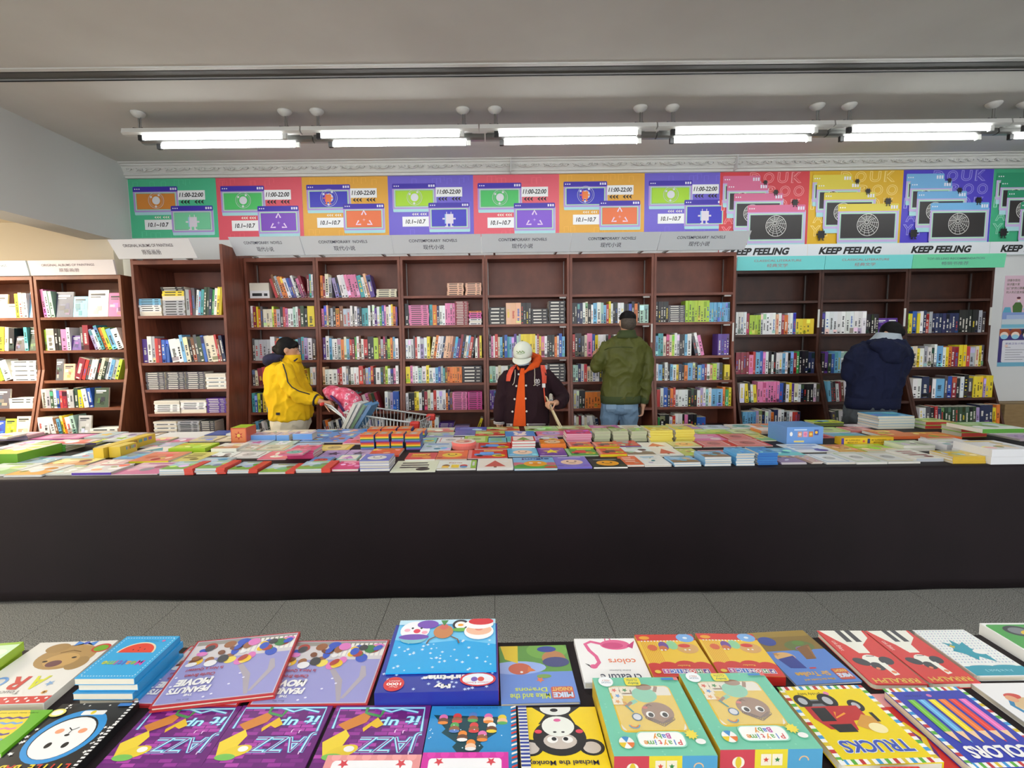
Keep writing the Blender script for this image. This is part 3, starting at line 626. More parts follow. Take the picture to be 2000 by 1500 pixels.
def fill(bay):
    for si, spec in enumerate(SH[bay['key']]):
        rnd = random.Random(bay['key']+str(si)); z = bay['zs'][si]+.0005
        x0, x1 = bay['xr'](z); yb = bay['yf'](z)+.022; k = bay['k']
        top = (bay['zs'][si-1] if si else bay['ztop']) - .03
        room = top-z; hb = min(room*.80, .265 if bay['key'] in ('U1', 'UL', 'L0') else .245)
        items = []; lean = 0; hs = 1.0
        for tk in spec.split():
            if tk[0] in '\\/': lean = R_(float(tk[1:]))*(-1 if tk[0] == '\\' else 1); items.append(('lean', lean)); continue
            if tk == '|': lean = 0; items.append(('lean', 0)); continue
            if tk[0] == '*': hs = float(tk[1:]); continue
            if tk[0] == '_': items.append(('gap', float(tk[1:])*k)); continue
            if tk[0] == '[':
                lay = []
                for part in tk[1:-1].split(','):
                    cw, nt = part[1:].split('x'); n, th = nt.split(':'); lay += [(part[0], float(cw)*k, float(th)*k)]*int(n)
                items.append(('stack', lay)); continue
            if tk[0] == '{': items.append(('face', tk[1], float(tk[2:-1])*k)); continue
            items.append(('up', tk[0], float(tk[1:])*k, hb*hs*rnd.uniform(.86, 1.05)))
        def width(s):
            tot = 0; ln = 0; prev = None
            for it in items:
                if it[0] == 'lean': tot += (abs(math.sin(it[1]))*hb*.8 if it[1] < 0 and tot > 0 else 0) + (abs(math.sin(ln))*hb*.55 if ln > 0 and it[1] == 0 else 0); ln = it[1]
                elif it[0] == 'gap': tot += it[1]*s
                elif it[0] == 'stack': tot += max(l[1] for l in it[1])*s+.004
                elif it[0] == 'face': tot += it[2]*s+.004
                else: tot += it[2]*s/math.cos(ln)+.0006
            return tot + (abs(math.sin(ln))*hb if ln > 0 else 0)
        if not items: continue
        S = 1.0; full = x1-x0-.012
        for _ in range(4):
            wv = width(S)
            if wv > full or wv > full*.86: S *= full/wv*.999
        x = x0+.006; ln = 0; n = 0; order = 0
        sh = ORD[si]+' shelf'
        prevh = hb
        same = {}
        for it in items:
            if it[0] == 'lean':
                if it[1] < 0 and x > x0+.02: x += abs(math.sin(it[1]))*hb*.8
                elif it[1] < 0: x += abs(math.sin(it[1]))*hb*.95
                if ln > 0 and it[1] == 0: x += abs(math.sin(ln))*hb*.55
                ln = it[1]; continue
            if it[0] == 'gap': x += it[1]*S; continue
            if it[0] == 'up':
                w = it[2]*S-.0004; h = it[3]; c = jit(HUE[it[1]][0], rnd, 9); dep = rnd.uniform(.125, .16)
                px = same.get(it[1]);                       # runs of one colour keep one height
                if px: h = px
                same = {it[1]: h}
                cw = w/math.cos(ln); T = Matrix.Rotation(ln, 4, 'Y')
                xb = x + (cw/2)                              # pivot at the lower corner on the lean side
                lift = abs(math.sin(ln))*w/2
                mb = book_mb(w, h, dep, c, rnd, Matrix.Translation((0, 0, lift)) @ T)
                order += 1
                lab = f"{HUE[it[1]][1]} {'leaning' if abs(ln) > .05 else 'upright'} book, {ORD[order-1]} from left on {sh}, {BAYNAME[bay['key']]}"
                BOOKS.append((w*h, mb, (xb, yb+rnd.uniform(0, .012), z), lab, 'shelf_book', False)); x += cw+.0006; continue
            if it[0] == 'stack':
                lay = it[1]; wm = max(l[1] for l in lay)*S; zc = z; order += 1; pf = rnd.random() < .25
                for li, (cc, lw, th) in enumerate(lay):
                    c = jit(HUE[cc][0], rnd, 7); wx = lw*S*rnd.uniform(.955, .985)
                    mb = flat_mb(wx, th-.0004, .17, c, rnd, Matrix.Identity(4), cc in 'W' and rnd.random() < .6)
                    lab = f"{HUE[cc][1]} flat book, {ORD[li]} from bottom, pile at place {order}, {sh}, {BAYNAME[bay['key']]}"
                    BOOKS.append((wx*th, mb, (x+wm/2+rnd.uniform(-.004, .004), yb+rnd.uniform(0, .008), zc), lab, 'shelf_book', False)); zc += th
                x += wm+.004; same = {}; continue
            if it[0] == 'face':
                wx = it[2]*S; h = min(room*.9, hb*1.02, wx*1.5 if wx > .09 else hb); c = jit(HUE[it[1]][0], rnd, 8); order += 1
                ta = R_(-9); T = Matrix.Rotation(ta, 4, 'X')
                mb = MB(); mb.box(-wx/2, 0, 0, wx/2, .016, h, [c, (226, 220, 204), c, (226, 220, 204), c, c], T)
                def q(a0, b0, a1, b1, cc, e): mb.add([T @ Vector(p) for p in ((-wx/2+a0*wx, e, b0*h), (-wx/2+a1*wx, e, b0*h), (-wx/2+a1*wx, e, b1*h), (-wx/2+a0*wx, e, b1*h))], [(0, 1, 2, 3)], cc)
                for j in range(5):
                    a0, b0 = rnd.uniform(.05, .6), rnd.uniform(.05, .5); q(a0, b0, a0+rnd.uniform(.15, .35), b0+rnd.uniform(.1, .25), jit(shade(c, rnd.uniform(.7, 1.25)), rnd, 45), -.0005-.0003*j)
                q(.12, .80, .82, .87, (40, 40, 50) if sum(c) > 400 else (236, 236, 236), -.0024); q(.12, .72, .6, .76, (90, 90, 100) if sum(c) > 400 else (210, 210, 216), -.0024)
                lab = f"{HUE[it[1]][1]} book face out, {ORD[order-1]} from left on {sh}, {BAYNAME[bay['key']]}"
                BOOKS.append((wx*h, mb, (x+wx/2, yb+.012, z), lab, 'shelf_book', True)); x += wx+.004; same = {}
for b in BAYS: fill(b)
# the 300 that show largest are things of their own, the rest one mass
BOOKS.sort(key=lambda b: -b[0]/(1 if b[2][2] > .75 else 4))
rest = MB()
for i, (ar, mb, loc, lab, nm, face) in enumerate(BOOKS):
    if i < 300:
        mb.build(nm, PRINT, loc=loc, colors=True, label=lab, category='book', group='books on the bookcase shelves')
    else:
        rest.add([(v[0]+loc[0], v[1]+loc[1], v[2]+loc[2]) for v in mb.v], mb.f, mb.c)
rest.build('shelf_books', PRINT, colors=True, label='many slimmer books standing and stacked along the bookcase shelves', category='books', kind='stuff')
# ================================================================== TABLES
ZT = .75
def table(label, clabel, x0, x1, y0, y1, hem0):
    t = thing('display_table', label, 'table', ((x0+x1)/2, (y0+y1)/2, 0))
    hx, hy = (x1-x0)/2-.03, (y1-y0)/2-.03
    MB().box(-hx, -hy, ZT-.035, hx, hy, ZT-.006).build('tabletop', WOODL, t)
    n = 4
    for i in range(n+1):
        for s in (-1, 1):
            xx = -hx+.05+(2*hx-.1)*i/n; MB().box(xx-.02, s*(hy-.06)-.02, 0, xx+.02, s*(hy-.06)+.02, ZT-.035).build('leg', STEEL, t)
    # cloth: flat top, soft rounded edge, gently waving drop to the floor on the front and the right end
    mb = MB(); N = int((x1-x0)/.05); rows = []
    for i in range(N+1):
        x = x0+(x1-x0)*i/N; r = []
        wv = .5*math.sin(x*2.1+1)+.35*math.sin(x*5.3)+.25*math.sin(x*11.7+2)
        r.append((x, y1, .02)); r.append((x, y1, ZT-.02)); r.append((x, y1-.015, ZT))
        for k in range(1, 8): r.append((x, y1-.015+(y0-y1+.03)*k/8, ZT))
        r.append((x, y0+.012, ZT-.0005)); r.append((x, y0+.003, ZT-.006)); r.append((x, y0-.001, ZT-.02))
        for k in range(1, 13):
            f = k/12; r.append((x, y0-.004-.012*f+.010*f*wv, (ZT-.02)*(1-f)+f*(hem0+.008*math.sin(x*1.7))))
        rows.append(r)
    m = len(rows[0]); vs = [p for r in rows for p in r]
    mb.add(vs, [(i*m+k, (i+1)*m+k, (i+1)*m+k+1, i*m+k+1) for i in range(N) for k in range(m-1)])
    mb.add([(x1, y0-.004, .01), (x1, y1, .01), (x1, y1, ZT-.005), (x1, y0-.001, ZT-.005)], [(0, 1, 2, 3)])
    c = mb.build('tablecloth', CLOTH, smooth=True, label=clabel, category='tablecloth')
    s = c.modifiers.new('thick', 'SOLIDIFY'); s.thickness = .0015; s.offset = -1
    return t
table('long display table across the aisle under the dark cloth', 'black-plum cloth over the long far table, reaching the floor', -5.6, 4.0, 2.835, 4.30, .012)
table('near display table at the bottom of the photo', 'black-plum cloth over the near table under the picture books', -2.4, 2.4, .12, 1.222, .012)

# ================================================================== TABLE BOOKS
PAGE = (214, 208, 190)
def outline(w, d, r, side):
    """book outline; corners away from the spine are rounded"""
    pts = []; cs = [(w/2, -d/2, -90), (w/2, d/2, 0), (-w/2, d/2, 90), (-w/2, -d/2, 180)]
    sq = {'R': (0, 1), 'L': (2, 3), 'B': (1, 2), 'F': (0, 3), None: ()}[side]
    for i, (x, y, a) in enumerate(cs):
        if r == 0 or i in sq: pts.append((x, y)); continue
        cx, cy = x-math.copysign(r, x), y-math.copysign(r, y)
        for k in range(5):
            t = R_(a+90*k/4); pts.append((cx+r*math.cos(t), cy+r*math.sin(t)))
    return pts
def tbook(name, label, loc, w, d, t, rz, cover, spine='L', kind='soft', art=None, pages=PAGE, back=None, group=None, spcol=None, rot3=None, r=None):
    """a book lying flat: root = cover boards and spine, child page_block, child cover_print"""
    ct = {'soft': .0012, 'hard': .003, 'board': .0022, 'box': 0}[kind]; r = (.012 if kind == 'board' else 0) if r is None else r
    mb = MB(); back = back or cover
    if kind == 'box': mb.box(-w/2, -d/2, 0, w/2, d/2, t, spcol if spcol and isinstance(spcol[0], tuple) else [back, cover] + [spcol or cover]*4)
    else:
        o = outline(w, d, r, spine)
        mb.prism(o, 'z', t-ct, t, cover); mb.prism(o, 'z', 0, ct, back); sc_ = spcol or cover; e = ct
        if spine == 'L': mb.box(-w/2, -d/2, ct, -w/2+e, d/2, t-ct, sc_)
        if spine == 'R': mb.box(w/2-e, -d/2, ct, w/2, d/2, t-ct, sc_)
        if spine == 'F': mb.box(-w/2, -d/2, ct, w/2, -d/2+e, t-ct, sc_)
        if spine == 'B': mb.box(-w/2, d/2-e, ct, w/2, d/2, t-ct, sc_)
    o = mb.build(name, PRINT, loc=loc, rz=rz, colors=True, label=label, category='box' if kind == 'box' else 'book')
    if rot3: o.rotation_euler = rot3
    if group: o['group'] = group
    if kind != 'box':
        i = .004 if kind == 'hard' else .0006; e = ct+.0004
        x0, x1, y0, y1 = -w/2+i, w/2-i, -d/2+i, d/2-i
        if spine == 'L': x0 = -w/2+e
        if spine == 'R': x1 = w/2-e
        if spine == 'F': y0 = -d/2+e
        if spine == 'B': y1 = d/2-e
        if r:
            MB().prism([(max(x0, min(x1, x)), max(y0, min(y1, y))) for x, y in outline(w, d, r, spine)], 'z', ct, t-ct, pages).build('page_block', MATTE, o, colors=True)
        else: MB().box(x0, y0, ct, x1, y1, t-ct, pages).build('page_block', MATTE, o, colors=True)
    if art:
        a = Art(w, d); art(a); a.build('cover_print', o, (-w/2, -d/2, t))
    return o
def quad(fl, fr, br, bl, z):
    p = [atZ(*q, z) for q in (fl, fr, br, bl)]; c = sum(p, Vector())/4
    u = ((p[1]-p[0])+(p[2]-p[3]))/2; v = ((p[3]-p[0])+(p[2]-p[1]))/2
    th = math.atan2(u.y, u.x); nrm = Vector((-math.sin(th), math.cos(th), 0))
    return c, u.length, abs(v.dot(nrm)), th
def near(name, label, q, z0, t, cover, n=1, upside=True, **k):
    """place from the four corners of its top cover; z0 = height of what it lies on"""
    c, w_, d_, th = quad(*q, z0+t*n)
    rz = th+(math.pi if upside else 0); out = None
    for i in range(n):
        kk = dict(k); jx = 0 if i == n-1 else random.Random(i+len(label)).uniform(-.004, .004)
        if i < n-1: kk['art'] = None
        lab = label if i == n-1 else f'{ORD[n-2-i] if n > 2 else "lower"} copy below the top of the pile: {label}'
        if i < n-1 and len(lab.split()) > 16: lab = ' '.join(lab.split()[:16])
        out = tbook(name, lab, (c.x+jx, c.y+jx, z0+i*t+.0003*i), w_, d_, t-.0003, rz, cover, **kk)
    return out
WHT = (236, 236, 234)
def a_koala(a):
    a.rect(0, 0, 1, 1, (228, 226, 220)); a.rect(0, .90, 1, 1, (206, 62, 56))
    for k in range(18): a.ell(.04+.055*k, .93+.035*(k % 2), .016, .016, WHT, 10, keep=True)
    a.l += 1; br = (176, 142, 88)
    a.ell(.42, .28, .34, .25, br, 28); a.ell(.18, .40, .12, .13, shade(br, .92)); a.ell(.66, .12, .14, .10, shade(br, .95)); a.ell(.42, .34, .2, .14, shade(br, 1.12))
    a.ell(.46, .40, .09, .065, (110, 70, 74)); a.ell(.30, .30, .03, .018, (44, 34, 30)); a.ell(.60, .36, .03, .018, (44, 34, 30)); a.line([(.30, .20), (.42, .17), (.55, .21)], .014, (120, 88, 50))
    a.poly([(.36, .02), (.24, .09), (.24, -.0), (.36, .05)], (74, 140, 220)); a.poly([(.36, .02), (.50, .09), (.50, 0), (.36, .05)], (74, 140, 220)); a.ell(.37, .035, .035, .03, (70, 90, 190))
    a.ell(.10, .14, .11, .09, (200, 60, 50)); a.ell(.10, .145, .085, .066, (110, 170, 40))
    a.text('A', .36, .70, .17, (214, 216, 60), .2, .03); a.text('R', .60, .70, .19, (200, 62, 54), .2, .03); a.ring(.82, .68, .09, .09, .03, (110, 160, 220))
    a.star(.20, .72, .05, (140, 176, 216)); a.star(.14, .85, .035, (224, 160, 50), 10, .6); a.ell(.14, .85, .014, .014, (70, 40, 20)); a.text('Touch', .55, .84, .26, (120, 120, 124), .05)
def a_meal(a):
    a.rect(0, 0, 1, 1, (52, 166, 222))
    for k in range(18): 
        for v in (.05, .95): a.rect(.06+.05*k, v-.006, .085+.05*k, v+.006, (220, 240, 250), keep=True)
        for u in (.05, .95): a.rect(u-.006, .06+.05*k, u+.006, .085+.05*k, (220, 240, 250), keep=True)
    a.l += 1; a.ell(.5, .42, .33, .30, (228, 220, 190), 20, a0=180, a1=360); a.ell(.5, .42, .30, .27, (222, 70, 52), 20, a0=180, a1=360)
    for u, v in ((.38, .34), (.5, .3), (.58, .35), (.47, .37)): a.ell(u, v, .012, .018, (60, 30, 26), 8, keep=True)
    a.l += 1
    for ch, u, c in zip('Mealtime', (.20, .31, .40, .47, .54, .61, .70, .81), ((206, 80, 170), (150, 190, 80), (220, 150, 90), (80, 100, 200), (120, 90, 190), (200, 100, 160), (150, 200, 90), (190, 200, 80))): a.text(ch, u, .66, None, c, .11, .03)
    a.text('Picture flap', .42, .13, .26, (30, 90, 140), .03); a.ell(.2, .13, .03, .03, (206, 110, 170))
def a_movie(a):
    """purple winter cover; the figures of the real cover are left out"""
    a.rect(0, 0, 1, 1, (176, 44, 48)); a.rect(.018, .018, .982, .982, (196, 190, 206)); a.rect(.028, .028, .972, .972, (150, 150, 206)); a.rect(.03, .03, .97, .34, (206, 202, 206)); a.rect(.03, .03, .97, .10, (146, 144, 138))
    for k in range(12): a.rect(.02+.045*k, .06, .05+.045*k, .28, (232, 230, 224), keep=True)
    a.l += 1
    a.poly([(.30, .66), (.24, .95), (.27, .96), (.36, .68), (.46, .50), (.42, .48)], (168, 160, 172)); a.poly([(.10, .60), (.22, .92), (.25, .92), (.16, .62), (.18, .45), (.14, .45)], (172, 164, 176))
    cols = [(232, 190, 40), (52, 84, 190), (56, 122, 62), (170, 60, 50), (120, 72, 48), (216, 120, 190), (230, 210, 90), (150, 96, 60), (60, 60, 64), (226, 226, 230)]
    rnd = random.Random(4)
    for k in range(44): a.ell(.08+.84*rnd.random(), .10+.34*rnd.random(), rnd.uniform(.03, .06), rnd.uniform(.03, .07), rnd.choice(cols), 14, rnd.uniform(0, 90))
    a.text('THE', .74, .89, .07, WHT, .03, .03); a.text('PEANUTS', .76, .82, .34, WHT, .085, .05, .1); a.text('MOVIE', .76, .71, .30, WHT, .10, .06, .1)
    a.text('Charlie Brown', .75, .61, .26, (168, 40, 60), .05, .02); a.text('Is Not a Quitter!', .74, .52, .32, (168, 40, 60), .05, .02)
    a.text('Blue Sky', .76, .95, .1, (70, 70, 110), .02)
    for k in range(10): a.ell(rnd.random(), .55+.4*rnd.random(), .012, .010, (226, 226, 244), 8)
def a_xmas(a):
    """reading top (dark blue title) is nearest the camera"""
    a.rect(0, 0, 1, 1, (40, 54, 158)); rnd = random.Random(8)
    for k in range(30): a.star(rnd.uniform(.03, .97), rnd.uniform(.70, .98), .02, (196, 214, 246), 6, .35)
    a.text('My', .46, .93, .14, WHT, .07, .06); a.text('Christmas', .42, .83, .42, WHT, .07, .06)
    a.ell(.86, .90, .085, .085, (206, 52, 52)); a.text('Over', .86, .935, .07, WHT, .02); a.text('1000', .86, .90, .12, WHT, .035, .03); a.text('stickers', .86, .865, .09, WHT, .018)
    a.ell(.17, .86, .15, .085, (206, 52, 60)); a.ell(.17, .86, .13, .07, (226, 236, 246)); a.text('Contains 4 books', .17, .905, .22, (206, 52, 60), .022)
    for k, c in enumerate(((230, 230, 240), (216, 80, 70), (120, 90, 180), (240, 236, 230))): a.ell(.09+.055*k, .86, .028, .028, c, 12)
def a_snow(a):
    a.rect(0, 0, 1, 1, (36, 164, 228)); rnd = random.Random(3)
    a.poly([(0, 0), (1, 0), (1, .40), (.7, .48), (.35, .42), (0, .52)], (110, 196, 240))
    for k in range(44): a.star(rnd.uniform(.04, .97), rnd.uniform(.42, .97), rnd.uniform(.012, .024), (214, 238, 252), 6, .35)
    a.rect(.0, .0, 1, .10, (190, 226, 244))
    a.ell(.82, .22, .15, .15, (238, 240, 246)); a.ell(.82, .40, .13, .07, (122, 190, 204)); a.ell(.82, .36, .15, .045, (112, 70, 176)); a.ell(.70, .10, .11, .07, (116, 72, 180)); a.ell(.80, .24, .035, .035, (220, 50, 80))
    a.ell(.72, .27, .03, .025, (244, 170, 190)); a.ell(.90, .22, .03, .025, (244, 170, 190)); a.ell(.76, .18, .012, .015, INK); a.ell(.85, .18, .012, .015, INK)
    a.ell(.53, .26, .10, .11, (196, 128, 76)); a.ell(.53, .16, .045, .045, (206, 100, 90)); a.line([(.45, .36), (.38, .42), (.36, .5)], .014, (110, 80, 60)); a.line([(.60, .36), (.66, .42), (.68, .5)], .014, (110, 80, 60)); a.poly([(.49, .02), (.57, .02), (.53, .14)], (64, 140, 70))
    a.ell(.36, .12, .085, .085, (34, 34, 40)); a.ell(.36, .13, .06, .06, (240, 240, 240)); a.ell(.36, .13, .03, .02, (236, 160, 40)); a.ell(.36, .23, .08, .03, (110, 176, 70))
    a.ell(.17, .27, .15, .13, (244, 244, 246)); a.ell(.17, .24, .13, .085, (240, 190, 160)); a.ell(.17, .22, .04, .03, (232, 140, 120)); a.ell(.17, .12, .15, .08, (244, 244, 246)); a.ell(.15, .06, .13, .06, (214, 50, 60))
def a_dragon(a):
    a.rect(0, 0, 1, 1, (104, 140, 214)); a.rect(0, 0, 1, .50, (92, 148, 60)); a.ell(.3, .1, .3, .2, (112, 168, 66)); a.ell(.75, .42, .4, .14, (150, 176, 232))
    a.poly([(.72, 0), (.98, 0), (.92, .26), (.74, .34)], (222, 196, 40)); a.ell(.72, .44, .16, .12, (196, 98, 72)); a.poly([(.60, .40), (.50, .48), (.62, .50)], (216, 120, 60)); a.ell(.70, .5, .02, .02, WHT)
    a.ell(.22, .26, .17, .17, (178, 122, 74)); a.ell(.20, .33, .19, .11, (60, 66, 120)); a.ell(.3, .08, .14, .07, (46, 66, 150)); a.ell(.40, .58, .1, .04, (120, 160, 80)); a.star(.46, .64, .06, (222, 120, 70))
    a.text('Dragons', .60, .79, .42, (206, 220, 90), .09, .02); a.text('Mike and the', .62, .90, .52, (206, 220, 90), .085, .02)
    a.rrect(.05, .76, .34, .95, .03, (196, 90, 80)); a.text('KNIGHT', .195, .80, .26, (222, 190, 90), .06, .03); a.text('MIKE', .195, .89, .26, (190, 214, 240), .08, .05)
def a_flam(a):
    a.rect(0, 0, 1, 1, (238, 238, 238)); pk = (222, 96, 146)
    a.ell(.36, .16, .24, .13, pk, 24); a.poly([(.18, .20), (.02, .06), (.10, .26)], (196, 60, 120)); a.ell(.40, .18, .17, .08, (206, 70, 126)); a.line([(.40, .06), (.42, 0)], .02, pk); a.line([(.5, .06), (.49, 0)], .02, pk)
    pts = [(.58, .14), (.74, .08), (.84, .14), (.80, .30), (.72, .44), (.70, .58), (.78, .68)]; a.line(pts, .06, pk); a.ell(.80, .67, .06, .05, pk); a.poly([(.84, .70), (.92, .60), (.86, .63)], (40, 36, 46))
    a.text('colors', .34, .56, .42, (226, 118, 76), .12, .01); a.text('creature', .44, .90, .60, (52, 60, 84), .13, .01); a.text('Andrew Zuckerman', .42, .76, .32, (80, 80, 96), .03)
def a_phon(a):
    a.rect(0, 0, 1, 1, (228, 190, 52)); a.rect(0, 0, 1, .16, (204, 52, 44))
    for k in range(9): a.rect(.70+.03*k, .16, .712+.03*k, .70, (214, 150, 40), keep=True)
    a.l += 1
    for k in range(14): a.rect(.2+.055*k, .16, .225+.055*k, .185, WHT, keep=True)
    a.l += 1; a.ell(.86, .09, .09, .05, (224, 160, 40)); a.ell(.16, .10, .15, .12, (120, 170, 226)); a.ell(.16, .10, .04, .03, (220, 230, 240))
    a.ell(.22, .36, .18, .14, (206, 160, 96)); a.ell(.25, .30, .10, .05, (206, 60, 50)); a.ell(.45, .28, .09, .12, (140, 200, 150)); a.ell(.60, .30, .08, .12, (110, 74, 150)); a.ell(.62, .36, .07, .07, (196, 110, 60)); a.ell(.80, .34, .08, .08, (206, 96, 56))
    for u, v in ((.2, .40), (.27, .40), (.6, .40), (.66, .40)): a.ell(u, v, .018, .018, WHT, 8)
    a.rect(0, .80, 1, 1, (200, 48, 42))
    for u, r in ((.15, .16), (.40, .2), (.68, .17), (.90, .14)): a.ell(u, .80, r, r*.8, (200, 48, 42))
    for ch, u, c in zip('PHONICS', (.14, .25, .36, .46, .56, .66, .77), ((90, 60, 140), (60, 130, 80), (200, 60, 60), (90, 60, 150), (80, 120, 200), (70, 100, 190), (170, 60, 150))):
        a.rect(u-.05, .84, u+.05, .94, (236, 224, 232), True); a.rect(u-.044, .847, u+.044, .933, c); a.text(ch, u, .89, None, WHT, .062, .03)
    a.text('Reader', .45, .775, .2, (230, 200, 80), .035); a.ell(.90, .9, .05, .04, (224, 190, 60))
def a_troll(a):
    a.rect(0, 0, 1, 1, (84, 128, 204)); a.rect(0, 0, 1, .40, (128, 104, 40)); a.rect(0, 0, 1, .12, (150, 124, 48)); a.ell(.35, .32, .24, .14, (96, 112, 60)); a.ell(.32, .26, .1, .06, (90, 130, 60)); a.ell(.36, .38, .1, .06, (130, 90, 170))
    a.poly([(.18, .30), (.30, .58), (.46, .58), (.44, .36)], (126, 86, 48)); a.poly([(.2, .34), (.29, .56), (.31, .56), (.24, .34)], (150, 106, 60))
    a.ell(.76, .52, .16, .12, (214, 170, 110)); a.poly([(.62, .50), (.90, .55), (.84, .72), (.60, .74)], (40, 56, 140)); a.ell(.80, .20, .14, .12, (48, 70, 150)); a.line([(.56, .74), (.46, .74)], .03, (196, 50, 50)); a.star(.86, .46, .06, (190, 140, 70))
    a.text('Sir Trollee', .60, .84, .52, (216, 170, 70), .08, .03); a.text('Mike the Knight and', .58, .93, .46, (216, 170, 70), .045, .02)
    a.rrect(.04, .77, .27, .96, .03, (190, 80, 60)); a.text('KNIGHT', .155, .81, .2, (224, 190, 90), .05, .03); a.text('MIKE', .155, .89, .2, (200, 220, 240), .07, .05)
def a_ralph(a):
    a.rect(0, 0, 1, 1, (208, 56, 54)); iv = (232, 232, 222); bk = (60, 60, 66)
    a.poly([(.05, 0), (.95, 0), (.80, .20), (.70, .30), (.62, .46), (.40, .46), (.36, .30), (.10, .16)], iv); a.rect(.50, 0, .62, .24, bk); a.rect(.30, 0, .42, .24, bk)
    a.ell(.50, .62, .2, .22, iv); a.ell(.26, .60, .14, .12, bk, 20, 30); a.ell(.76, .62, .15, .11, bk, 20, -30); a.ell(.54, .70, .12, .12, bk); a.poly([(.34, .64), (.46, .64), (.42, .86), (.30, .84)], iv); a.ell(.36, .80, .045, .04, (222, 130, 90)); a.ell(.58, .74, .04, .035, (222, 130, 90)); a.line([(.40, .52), (.56, .52)], .02, bk)
    a.text('RRRALPH', .50, .94, .82, (222, 190, 86), .075, .02); a.text('Lois Ehlert', .88, .32, .32, (244, 226, 220), .05, rot=90)
def a_dots(a):
    a.rect(0, 0, 1, 1, (232, 236, 234))
    for i in range(17):
        for j in range(13): a.ell(.04+.06*i+.03*(j % 2), .04+.058*j, .010, .016, (120, 170, 200) if (i+j) % 2 else (110, 110, 180), 6, keep=True)
    a.l += 1; tl = (44, 152, 174); a.rect(0, .82, 1, 1, tl); a.ell(.3, .82, .2, .03, tl); a.ell(.7, .82, .2, .025, tl)
    a.poly([(.30, .56), (.42, .44), (.40, .30), (.52, .36), (.58, .24), (.64, .36), (.78, .30), (.72, .44), (.80, .50), (.66, .56), (.58, .70), (.48, .62), (.30, .74)], tl); a.ell(.34, .52, .12, .07, WHT); a.star(.70, .40, .06, (216, 190, 60), 4); a.text('A is in Book 3', .5, .91, .46, (150, 206, 216), .05, .02)
def a_gcar(a):
    a.rrect(.05, .06, .98, .96, .06, (64, 156, 64)); a.ell(.62, .30, .2, .14, (40, 42, 50)); a.ell(.62, .30, .14, .09, (120, 124, 130)); a.ell(.40, .40, .24, .1, (226, 190, 50)); a.ell(.3, .6, .2, .12, (226, 190, 50))
def a_egg(a):
    a.rect(0, 0, 1, 1, (104, 178, 38)); a.ell(.5, .46, .34, .40, (232, 206, 50), 28)
    for k, c in enumerate(((90, 60, 140), (110, 160, 220), (216, 130, 170), (90, 60, 140), (110, 160, 220))):
        v = .18+.13*k; a.line([(.20+.07*i, v+.03*(i % 2)) for i in range(10)], .03, c)
    a.text('bright baby touch and feel', .45, .07, .6, (50, 90, 20), .035); a.ell(.9, .08, .03, .02, (230, 170, 200)); a.text('easter', .5, .93, .4, WHT, .09, .03)
def a_panda(a):
    a.rect(0, 0, 1, 1, (26, 26, 28)); a.ell(.52, .50, .40, .42, (44, 146, 216), 30); a.ell(.52, .52, .33, .34, (20, 22, 26), 30); a.ell(.52, .53, .315, .325, (236, 238, 238), 30)
    for u in (.40, .60): a.ell(u, .64, .035, .045, (20, 20, 22)); 
    for u in (.36, .64): a.ell(u, .44, .05, .04, (236, 160, 120))
    a.ell(.5, .50, .03, .018, (20, 20, 22)); a.line([(.5, .48), (.5, .43), (.44, .39)], .012, (20, 20, 22)); a.line([(.5, .43), (.56, .39)], .012, (20, 20, 22)); a.rrect(.30, .13, .60, .2, .02, WHT); a.ell(.46, .16, .03, .035, (232, 206, 50))
    rnd = random.Random(2)
    for k in range(22):
        u, v = rnd.choice([(rnd.uniform(.05, .95), rnd.uniform(.02, .1)), (rnd.uniform(.02, .12), rnd.random()*.8), (rnd.uniform(.92, .97), rnd.random()*.8)]); a.star(u, v, rnd.uniform(.015, .035), WHT)
    for k, ch in enumerate('LITTLE BABY'):
        if ch != ' ': a.text(ch, .12+.08*k, .94, None, ((206, 60, 44), (232, 206, 50))[k % 2], .085, .03)
    for k in range(22): a.rect(0, k/22, .045, k/22+.024, (236, 236, 236), True)
    a.l += 1; a.rrect(.05, .03, .22, .08, .01, (44, 120, 200)); a.ell(.92, .16, .1, .07, (232, 226, 120)); a.ell(.92, .16, .07, .045, WHT)
